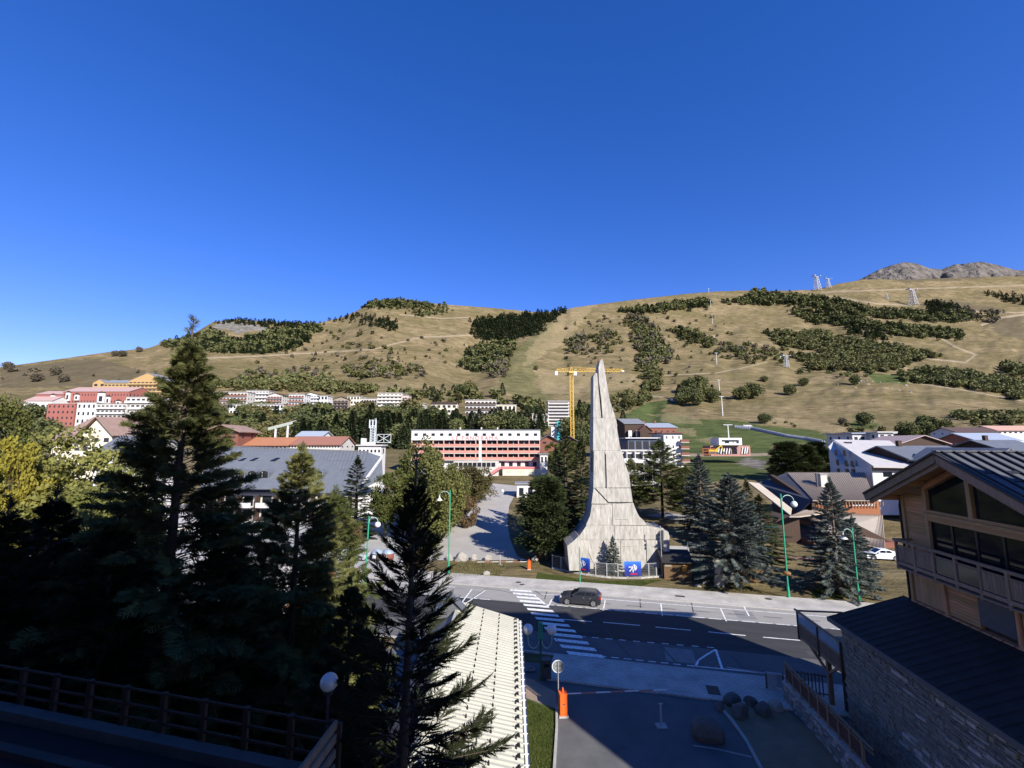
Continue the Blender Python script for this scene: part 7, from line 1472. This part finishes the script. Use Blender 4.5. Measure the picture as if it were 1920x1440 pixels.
# across the road
PL = [('pine_a', 1026, 885, 1056, 108, 'rounded dark pine beside the driveway, left of the monument'), ('spr_b', 1062, 795, 1030, 92, 'tall dark spruce close behind the rounded pine'), ('spr_b', 1092, 815, 1025, 80, 'tall dark spruce touching the left edge of the monument'),
      ('spr_a', 1045, 830, 1000, 60, 'smaller dark spruce at the back of the group left of the monument'), ('larch_a', 1243, 820, 972, 118, 'tall airy larch in front of the white apartments'), ('larch_a', 1186, 855, 972, 70, 'airy larch at the right shoulder of the monument'), ('larch_a', 1290, 870, 985, 80, 'small larch right of the tall airy one'),
      ('dec_b', 1034, 829, 892, 40, 'leafy tree hiding the small chalet right of the hotel'), ('dec_a', 1068, 822, 880, 52, 'leafy tree above the dark spruces left of the monument'), ('wil_b', 1050, 838, 900, 40, 'yellow green tree behind the tall dark spruces'),
      ('blue_b', 1318, 846, 1010, 88, 'slim blue spruce behind the big one'), ('blue_a', 1378, 884, 1098, 142, 'big silvery blue spruce with a bare trunk beside the standing stone'), ('spr_b', 1432, 925, 1064, 100, 'green spruce tucked behind the big blue one'), ('spr_a', 1408, 895, 1040, 60, 'narrow green spruce between the blue spruce and the striped roof'),
      ('blue_b', 1575, 893, 1115, 116, 'blue spruce in front of the brown chalet with striped roofs'), ('blue_b', 1610, 965, 1100, 70, 'second blue spruce half behind the chalet corner'),
      ('pine_b', 1478, 826, 905, 62, 'left pine of the clump behind the striped roof'), ('pine_b', 1512, 832, 903, 58, 'middle pine of the clump behind the striped roof'), ('pine_b', 1537, 826, 900, 48, 'right pine of the clump, lightest green'),
      ('wil_a', 812, 845, 1030, 105, 'drooping willow green tree behind the dark spiky spruce'), ('wil_b', 790, 815, 985, 90, 'olive green broadleaf tree left of the hotel'), ('wil_b', 850, 868, 975, 70, 'light green leafy tree at the left of the driveway bend'), ('olive', 884, 868, 945, 95, 'rounded olive bush below the hotel terrace'), ('rust', 872, 920, 990, 50, 'pinkish dry shrub on the driveway bank'), ('dec_a', 755, 875, 1005, 80, 'leafy tree hidden behind the dark spiky spruce'), ('dec_b', 838, 905, 1000, 60, 'small leafy tree at the foot of the willow'),
      ('spr_b', 664, 852, 1015, 86, 'bluish green spruce left of the drooping willow'), ('dec_b', 720, 885, 1010, 58, 'light leafy tree between the bluish spruce and the dark one'), ('rust', 648, 968, 1040, 52, 'rusty red shrub left of the globe lamp'), ('rust', 1412, 1072, 1086, 14, 'small brown shrub by the long hut'), ('pine_a', 905, 895, 925, 30, 'small rounded bush at the top of the driveway')]
for key, x, yt, yb, wd, lb in PL: plantpx(key, x, yt, yb, wd, lb, 'bush' if 'bush' in lb or 'shrub' in lb else 'tree')
plantpx('blue_b', 1150, 1000, 1052, 34, 'small dark blue spruce at the foot of the monument', Y=None) if False else plant('blue_b', at(1150, 1050, 58.6)[0], 58.6, .28, at(1150, 1002, 58.6)[2] - .28, 2.4, 'small dark blue spruce at the foot of the monument')
# hedge-like bank left of the drive
for i in range(9):
    x, y = 905 + R.uniform(-25, 15), 935 + i * 5; x -= i * 7; X, Y, z = hill(x - 12, y); plant('bush', X, Y, z, R.uniform(1.6, 2.6), R.uniform(2.4, 3.8), 'low green bush in the row on the left bank of the driveway', 'bush', 'bushes along the driveway bank')
# belt of trees behind the hotel and along the village foot: each tree its own object, then the slopes
allt = []
def scatter(poly, n, kinds, hpx, label=None, mind=0.0, ratio=None):
    xs = [p[0] for p in poly]; ys = [p[1] for p in poly]; k = 0; got = []
    while len(got) < n and k < n * 40:
        k += 1; x, y = R.uniform(min(xs), max(xs)), R.uniform(min(ys), max(ys))
        if not inpoly(np.array([x]), np.array([y]), poly)[0]: continue
        if mind and any(abs(x - a) < mind and abs(y - b) < mind * .5 for a, b in got): continue
        got.append((x, y)); x, y = (x + R.gauss(0, 5), y + R.gauss(0, 1.6)) if label is None else (x, y); X, Y, z = hill(x, y); hh = R.uniform(*hpx) * Y / F * cos(0.1); kd = R.choice(kinds); allt.append((hh * F / Y, X, Y, z, hh, kd, label))
B = scatter
B([(400, 806), (570, 808), (570, 842), (400, 836)], 40, ['con', 'con', 'dec', 'olv'], (28, 48), 'belt above the orange roof', 6)
B([(560, 812), (700, 818), (770, 822), (770, 842), (560, 845)], 52, ['con', 'con', 'con', 'dec'], (40, 60), 'dense belt left of the hotel', 6)
B([(400, 772), (640, 768), (640, 786), (400, 790)], 30, ['con', 'dec', 'dec', 'olv'], (14, 26), 'trees at the feet of the village row', 7)
B([(555, 785), (770, 790), (770, 815), (555, 810)], 34, ['con', 'con', 'dec', 'olv'], (30, 44), 'upper belt below the village row', 6)
B([(770, 798), (1020, 800), (1020, 818), (770, 818)], 70, ['con', 'con', 'con', 'dec'], (26, 44), 'belt rising behind the hotel roof', 5)
B([(1050, 815), (1110, 815), (1110, 845), (1050, 845)], 12, ['dec', 'olv', 'con'], (28, 44), 'group left of the monument shaft', 6)
B([(1078, 785), (1112, 785), (1112, 805), (1078, 805)], 8, ['con', 'dec'], (24, 40), 'group right of the crane foot', 5)
B([(1165, 800), (1180, 800), (1180, 850), (1165, 850)], 4, ['con'], (30, 40), 'group at the right edge of the monument shaft', 5)
B([(300, 800), (400, 790), (400, 835), (300, 840)], 18, ['dec', 'con', 'olv'], (24, 36), 'group behind the tallest spruce', 6)
B([(0, 790), (90, 800), (120, 850), (0, 860)], 14, ['dec', 'con'], (30, 50), 'group behind the yellow tree', 8)
B([(1690, 805), (1790, 808), (1790, 840), (1700, 830)], 12, ['con', 'con', 'dec'], (20, 34), 'group among the right hand chalets', 6)
B([(380, 733), (400, 722), (560, 712), (640, 722), (700, 735), (700, 742), (560, 736), (500, 734)], 120, ['dec', 'olv', 'dec'], (10, 18), 'scrub just above the village row', 4)
B([(700, 732), (860, 738), (960, 748), (1020, 762), (1020, 772), (860, 760), (700, 745)], 70, ['dec', 'olv', 'con'], (10, 20), 'slope foot above the hotel', 4)
B([(1260, 735), (1335, 735), (1338, 762), (1262, 762)], 12, ['dec', 'dec', 'con'], (22, 34), 'round clump in the meadow right of the monument', 7)
for x, y, h_, kd, lb in [(1392, 750, 26, 'dec', 'left tree of the lone pair in the dry meadow'), (1413, 748, 30, 'dec', 'right tree of the lone pair in the dry meadow'), (1482, 742, 22, 'dec', 'rounded lone tree on the dry slope'), (1508, 724, 17, 'dec', 'smaller lone tree above right of the rounded one'), (1434, 717, 12, 'dec', 'small lone tree above the pair'), (1604, 722, 20, 'dec', 'round olive tree beside the pale rocks'), (1622, 798, 26, 'dec', 'single round tree in the meadow above the white chalet'), (1580, 797, 14, 'gry', 'leafless purplish bush in the meadow'), (942, 742, 24, 'con', 'lone dark conifer on the slope above the hotel'), (1434, 795, 20, 'dec', 'slim small tree by the conveyor'), (1178, 768, 26, 'olv', 'thin yellowish tree right of the monument shaft'), (1005, 695, 10, 'olv', 'thin sapling on the middle slope'), (865, 742, 22, 'dec', 'tree left of the lone conifer'), (880, 738, 26, 'olv', 'yellowish tree left of the lone conifer'),
        (68, 716, 18, 'gry', 'left grey tree on the slope above the red residence'), (103, 704, 18, 'gry', 'middle grey tree on the slope above the red residence'), (118, 717, 17, 'gry', 'right grey tree on the slope above the red residence'), (14, 693, 15, 'gry', 'tree on the skyline at the far left'), (20, 699, 12, 'gry', 'tree just below the skyline at the far left'), (215, 669, 12, 'gry', 'left of two trees under the left skyline'), (229, 669, 13, 'gry', 'right of two trees under the left skyline'), (260, 661, 11, 'gry', 'lone tree near the skyline left of the tallest spruce')]:
    X, Y, z = hill(x, y); allt.append((99 if kd != 'x' else 1, X, Y, z, h_ * Y / F, kd, lb + '|'))
nd = len(allt)
S = lambda poly, n, kinds, hp, md=0: scatter(poly, int(n * (2.1 if n > 100 else 1.5)), kinds, (hp[0] * .72, hp[1] * .95), None, md)
S([(370, 636), (400, 622), (425, 640), (450, 640), (520, 622), (590, 612), (598, 620), (560, 652), (500, 664), (400, 661), (366, 650)], 620, ['con', 'con', 'con', 'dec'], (8, 13))
S([(290, 648), (340, 636), (370, 632), (366, 652), (330, 656)], 60, ['con', 'dec'], (7, 11)); S([(396, 606), (440, 600), (520, 605), (600, 609), (592, 614), (500, 612), (430, 606)], 130, ['con'], (5, 8))
S([(672, 578), (700, 568), (740, 563), (800, 569), (806, 577), (740, 579)], 170, ['con', 'con', 'dec'], (4, 8)); S([(800, 572), (840, 574), (842, 590), (790, 596), (760, 588)], 70, ['con', 'dec'], (5, 8))
S([(600, 600), (680, 590), (740, 600), (740, 620), (700, 616), (640, 606)], 70, ['con'], (6, 9)); S([(690, 595), (740, 604), (738, 622), (700, 612)], 40, ['con'], (7, 10))
S([(888, 602), (960, 596), (1062, 584), (1035, 604), (1000, 628), (960, 642), (888, 635)], 420, ['con'], (7, 12)); S([(862, 692), (880, 655), (950, 642), (962, 655), (935, 695), (890, 700)], 170, ['con', 'con', 'dec'], (9, 14)); S([(905, 695), (945, 665), (955, 690), (930, 715)], 30, ['dec', 'gry'], (9, 14))
S([(1160, 586), (1200, 578), (1328, 564), (1328, 577), (1200, 590)], 150, ['con', 'con', 'dec'], (7, 11))
S([(1357, 570), (1420, 552), (1470, 560), (1480, 573), (1400, 573)], 110, ['con', 'con', 'dec'], (7, 11)); S([(1410, 549), (1560, 562), (1640, 585), (1820, 590), (1800, 608), (1700, 600), (1600, 592), (1490, 572)], 420, ['con', 'con', 'dec'], (7, 12)); S([(1478, 580), (1560, 590), (1640, 606), (1810, 625), (1800, 640), (1700, 632), (1600, 612), (1520, 606)], 300, ['con', 'dec', 'con'], (8, 12)); S([(1560, 605), (1610, 612), (1670, 632), (1660, 640), (1600, 632)], 60, ['con'], (8, 13))
S([(1183, 592), (1192, 592), (1190, 645), (1184, 645)], 26, ['gry', 'olv'], (7, 11)); S([(1200, 600), (1220, 610), (1255, 660), (1262, 675), (1240, 688), (1202, 690), (1196, 650)], 130, ['dec', 'gry', 'con', 'dec'], (9, 14)); S([(1205, 695), (1238, 698), (1232, 735), (1208, 735)], 30, ['dec', 'olv'], (11, 17))
S([(1262, 618), (1290, 622), (1338, 640), (1336, 652), (1300, 648), (1268, 632)], 60, ['dec', 'con', 'olv'], (9, 13)); S([(1060, 640), (1150, 625), (1170, 650), (1110, 668), (1060, 662)], 50, ['dec', 'gry', 'olv'], (7, 11)); S([(1068, 640), (1090, 632), (1095, 655), (1072, 668)], 22, ['gry', 'con'], (8, 13))
S([(1335, 655), (1400, 645), (1460, 665), (1420, 680), (1345, 672)], 46, ['dec', 'olv', 'gry'], (7, 11)); S([(1430, 625), (1540, 625), (1600, 640), (1700, 655), (1760, 672), (1700, 680), (1560, 668), (1460, 648)], 230, ['dec', 'dec', 'con', 'olv'], (9, 13)); S([(1500, 668), (1690, 675), (1700, 695), (1640, 700), (1520, 695)], 150, ['dec', 'olv', 'dec'], (9, 14)); S([(1380, 660), (1480, 655), (1500, 680), (1400, 685)], 30, ['dec', 'olv'], (6, 10))
S([(1692, 705), (1740, 695), (1830, 705), (1925, 722), (1925, 752), (1840, 732), (1700, 718)], 190, ['dec', 'con', 'dec'], (10, 16)); S([(1885, 690), (1925, 690), (1925, 712), (1890, 702)], 24, ['con', 'dec'], (12, 18)); S([(1775, 585), (1880, 585), (1870, 605), (1790, 605)], 60, ['con', 'gry'], (6, 9)); S([(1830, 548), (1925, 558), (1925, 575), (1870, 562)], 70, ['con'], (5, 8)); S([(1740, 568), (1800, 575), (1820, 595), (1750, 592)], 90, ['con'], (8, 12))
S([(1790, 782), (1880, 778), (1925, 780), (1925, 800), (1830, 798)], 40, ['dec', 'olv'], (12, 18)); S([(1460, 790), (1500, 800), (1490, 806), (1460, 800)], 3, ['olv'], (6, 9)); S([(1500, 690), (1640, 700), (1700, 706), (1600, 712), (1500, 700)], 10, ['dec'], (6, 10))
S([(640, 690), (760, 685), (820, 700), (760, 712), (640, 708)], 56, ['dec', 'olv', 'gry'], (9, 15)); S([(440, 700), (600, 690), (640, 712), (440, 718)], 44, ['dec', 'gry'], (7, 12)); S([(600, 615), (860, 640), (900, 690), (620, 690), (470, 690)], 80, ['gry', 'olv', 'con'], (4, 9)); S([(1120, 760), (1165, 745), (1230, 735), (1220, 755), (1150, 775)], 26, ['olv', 'dec'], (10, 18)); S([(1060, 600), (1340, 590), (1420, 640), (1300, 720), (1060, 720)], 90, ['gry', 'olv', 'con'], (3, 8)); S([(1100, 600), (1180, 590), (1175, 620), (1100, 640)], 20, ['gry'], (4, 6)); S([(960, 780), (1028, 770), (1028, 790), (960, 795)], 10, ['con'], (16, 26)); S([(0, 690), (400, 700), (400, 730), (0, 730)], 10, ['gry'], (6, 10)); S([(1540, 800), (1700, 800), (1690, 812), (1600, 815)], 6, ['olv'], (8, 13))
FM = {'con': F_CON, 'dec': F_DEC, 'olv': F_OLV, 'gry': F_GRY}; FME = {}; FMF = {}
for kd in FM:
    for v in range(3): V_, Fc_ = FAR['con' if kd == 'con' else 'dec', v]; FME[kd, v] = npmesh('far_' + kd + str(v), V_, Fc_, FM[kd]); V_, Fc_ = FAR['conF' if kd == 'con' else 'decF', v]; FMF[kd, v] = npmesh('belt_' + kd + str(v), V_, Fc_, FM[kd])
wr = lambda kd: R.uniform(.85, 1.15) * (1.05 if kd == 'con' else 1.25)
named = allt[:nd]; rest = sorted(allt[nd:], key=lambda a: -a[0]); GRP = {'con': ('conifer', 'dark conifer standing in the slope woods'), 'dec': ('leafy_tree', 'green leafy tree standing in the slope woods'), 'olv': ('leafy_tree', 'yellowish olive tree standing on the slope'), 'gry': ('leafy_tree', 'greyish half bare tree standing on the slope')}
named_s = sorted(named, key=lambda a: -a[0]); ind = named_s[:300]; rest = named_s[300:] + rest
LMK = [(0, 60, 'behind the yellow tree'), (60, 130, 'below the glazed hall'), (130, 330, 'below the red residence'), (330, 400, 'beside the tallest spruce'), (400, 440, 'by the small brown chalet'), (440, 475, 'below the terraced apartments'), (475, 510, 'by the long white building'), (510, 545, 'below the brick coloured block'),
       (545, 575, 'below the tall white block'), (575, 605, 'below the white grid block'), (605, 640, 'above the blue grey shed'), (640, 665, 'below the dark gabled block'), (665, 690, 'left of the aerial mast'), (690, 715, 'behind the aerial mast'), (715, 740, 'below the pale tower'), (740, 770, 'right of the pale tower'), (770, 800, 'over the left hotel corner'),
       (800, 830, 'left of the cream lodge'), (830, 860, 'in front of the cream lodge'), (860, 890, 'left of the stepped residence'), (890, 920, 'in front of the stepped residence'), (920, 950, 'in front of the cream annex'), (950, 985, 'right of the cream annex'), (985, 1025, 'over the right hotel corner'), (1025, 1060, 'below the balconied tower'), (1060, 1090, 'at the crane foot'), (1090, 1125, 'close to the monument'),
       (1125, 1200, 'at the monument shoulder'), (1200, 1300, 'left part'), (1300, 1400, 'right part'), (1400, 1740, 'by the pink edged chalet'), (1740, 1765, 'middle of the group'), (1765, 1925, 'right of the group')]
for s_, X, Y, z, h_, kd, lb in ind:
    uniq = lb and lb.endswith('|'); lb = lb.rstrip('|'); grp = None
    if not uniq:
        px_ = topx(X, Y, z)[0]; lm = [q[2] for q in LMK if q[0] <= px_ < q[1]]; grp = 'trees of the ' + lb
        adj = ('tall ' if s_ > 42 or (s_ > 15 and s_ < 20) else 'low ' if (s_ < 30 and s_ >= 20) or s_ < 13 else ''); lb = adj + {'con': 'dark conifer', 'dec': 'green leafy tree', 'olv': 'yellowish olive tree', 'gry': 'greyish tree'}[kd] + (', ' + lm[0] if lm else '') + ', ' + lb
        w_ = lb.split(); lb = ' '.join(w_[:16])
    t = thing('conifer' if kd == 'con' else 'leafy_tree', lb, 'tree', (X, Y, z - .2), R.uniform(0, 6), grp); wv = wr(kd); t.scale = (h_ * wv, h_ * wv, h_); obj('crown', (FMF if s_ > 11 else FME)[kd, R.randrange(3)], t); obj('trunk', TRK, t)
# the remaining woods: one mesh per kind
for kd in FM:
    L = [a for a in rest if a[5] == kd]
    if not L: continue
    Vs, Fs, off = [], [], 0
    for s_, X, Y, z, h_, _, _ in L:
        V_, Fc_ = FAR['con' if kd == 'con' else 'dec', R.randrange(3)]; k = 4.0 if s_ < 9 else 2.6; sel = NR.permutation(len(V_) // 4)[:int(len(V_) // 4 / k)]; a = R.uniform(0, 6.28); wv = wr(kd) * h_
        q = V_.reshape(-1, 4, 3)[sel]; c_ = q.mean(1, keepdims=True); q = (c_ + (q - c_) * k ** .42).reshape(-1, 3); x, y = q[:, 0] * cos(a) - q[:, 1] * sin(a), q[:, 0] * sin(a) + q[:, 1] * cos(a)
        Vs.append(np.stack([X + x * wv, Y + y * wv, z - .3 + q[:, 2] * h_], 1)); f = np.arange(len(q)).reshape(-1, 4); Fs.append(f + off); off += len(q)
    obj({'con': 'conifer_woods', 'dec': 'broadleaf_woods', 'olv': 'olive_scrub', 'gry': 'grey_scrub'}[kd], npmesh('woods_' + kd, np.concatenate(Vs), np.concatenate(Fs), FM[kd]), kind='stuff')
# grass tufts on the lawns near the camera and flowers on the verge
def tufts(name, poly, n, hgt, m):
    P = G_(poly); xs, ys = [p[0] for p in P], [p[1] for p in P]; pts = NR.uniform((min(xs), min(ys)), (max(xs), max(ys)), (n * 3, 2)); pts = pts[inpoly(pts[:, 0], pts[:, 1], P)][:n]; z = T(pts[:, 0], pts[:, 1]); k = len(pts)
    d = NR.normal(0, .5, (k, 3)); d[:, 2] = 1; V_, Fc_ = inst((np.array([(0, -.16, 0), (0, .16, 0), (1, 0, 0)]), np.array([(0, 1, 2)])), np.stack([pts[:, 0], pts[:, 1], z + .012], 1), d, hgt * NR.uniform(.6, 1.4, k), NR)
    obj(name, npmesh(name, V_, Fc_, m), kind='stuff')
GB_ = foliage('grass_blades', (0.055, 0.085, 0.018), (0.13, 0.145, 0.04), scale=.6, rnd=0, transl=.3)
tufts('grass', [(945, 1300), (985, 1312), (1040, 1333), (1042, 1360), (1036, 1440), (1034, 1500), (960, 1500)], 26000, .10, GB_)
tufts('verge_grass', [(1005, 1089), (1008, 1074), (1090, 1086), (1130, 1090), (1240, 1088), (1200, 1100), (1100, 1097)], 16000, .12, GB_)
tufts('stony_verge_grass', [(835, 1083), (842, 1056), (955, 1056), (935, 1082)], 5000, .2, foliage('dry_grass_blades', (.12, .11, .04), (.2, .17, .08), rnd=0))
tufts('sandy_verge_grass', [(1290, 1106), (1320, 1090), (1400, 1092), (1420, 1112)], 3000, .15, MATS['dry_grass_blades'])
tufts('plaza_edge_grass', [(1525, 1125), (1520, 1095), (1600, 1095), (1625, 1120)], 6000, .15, GB_)
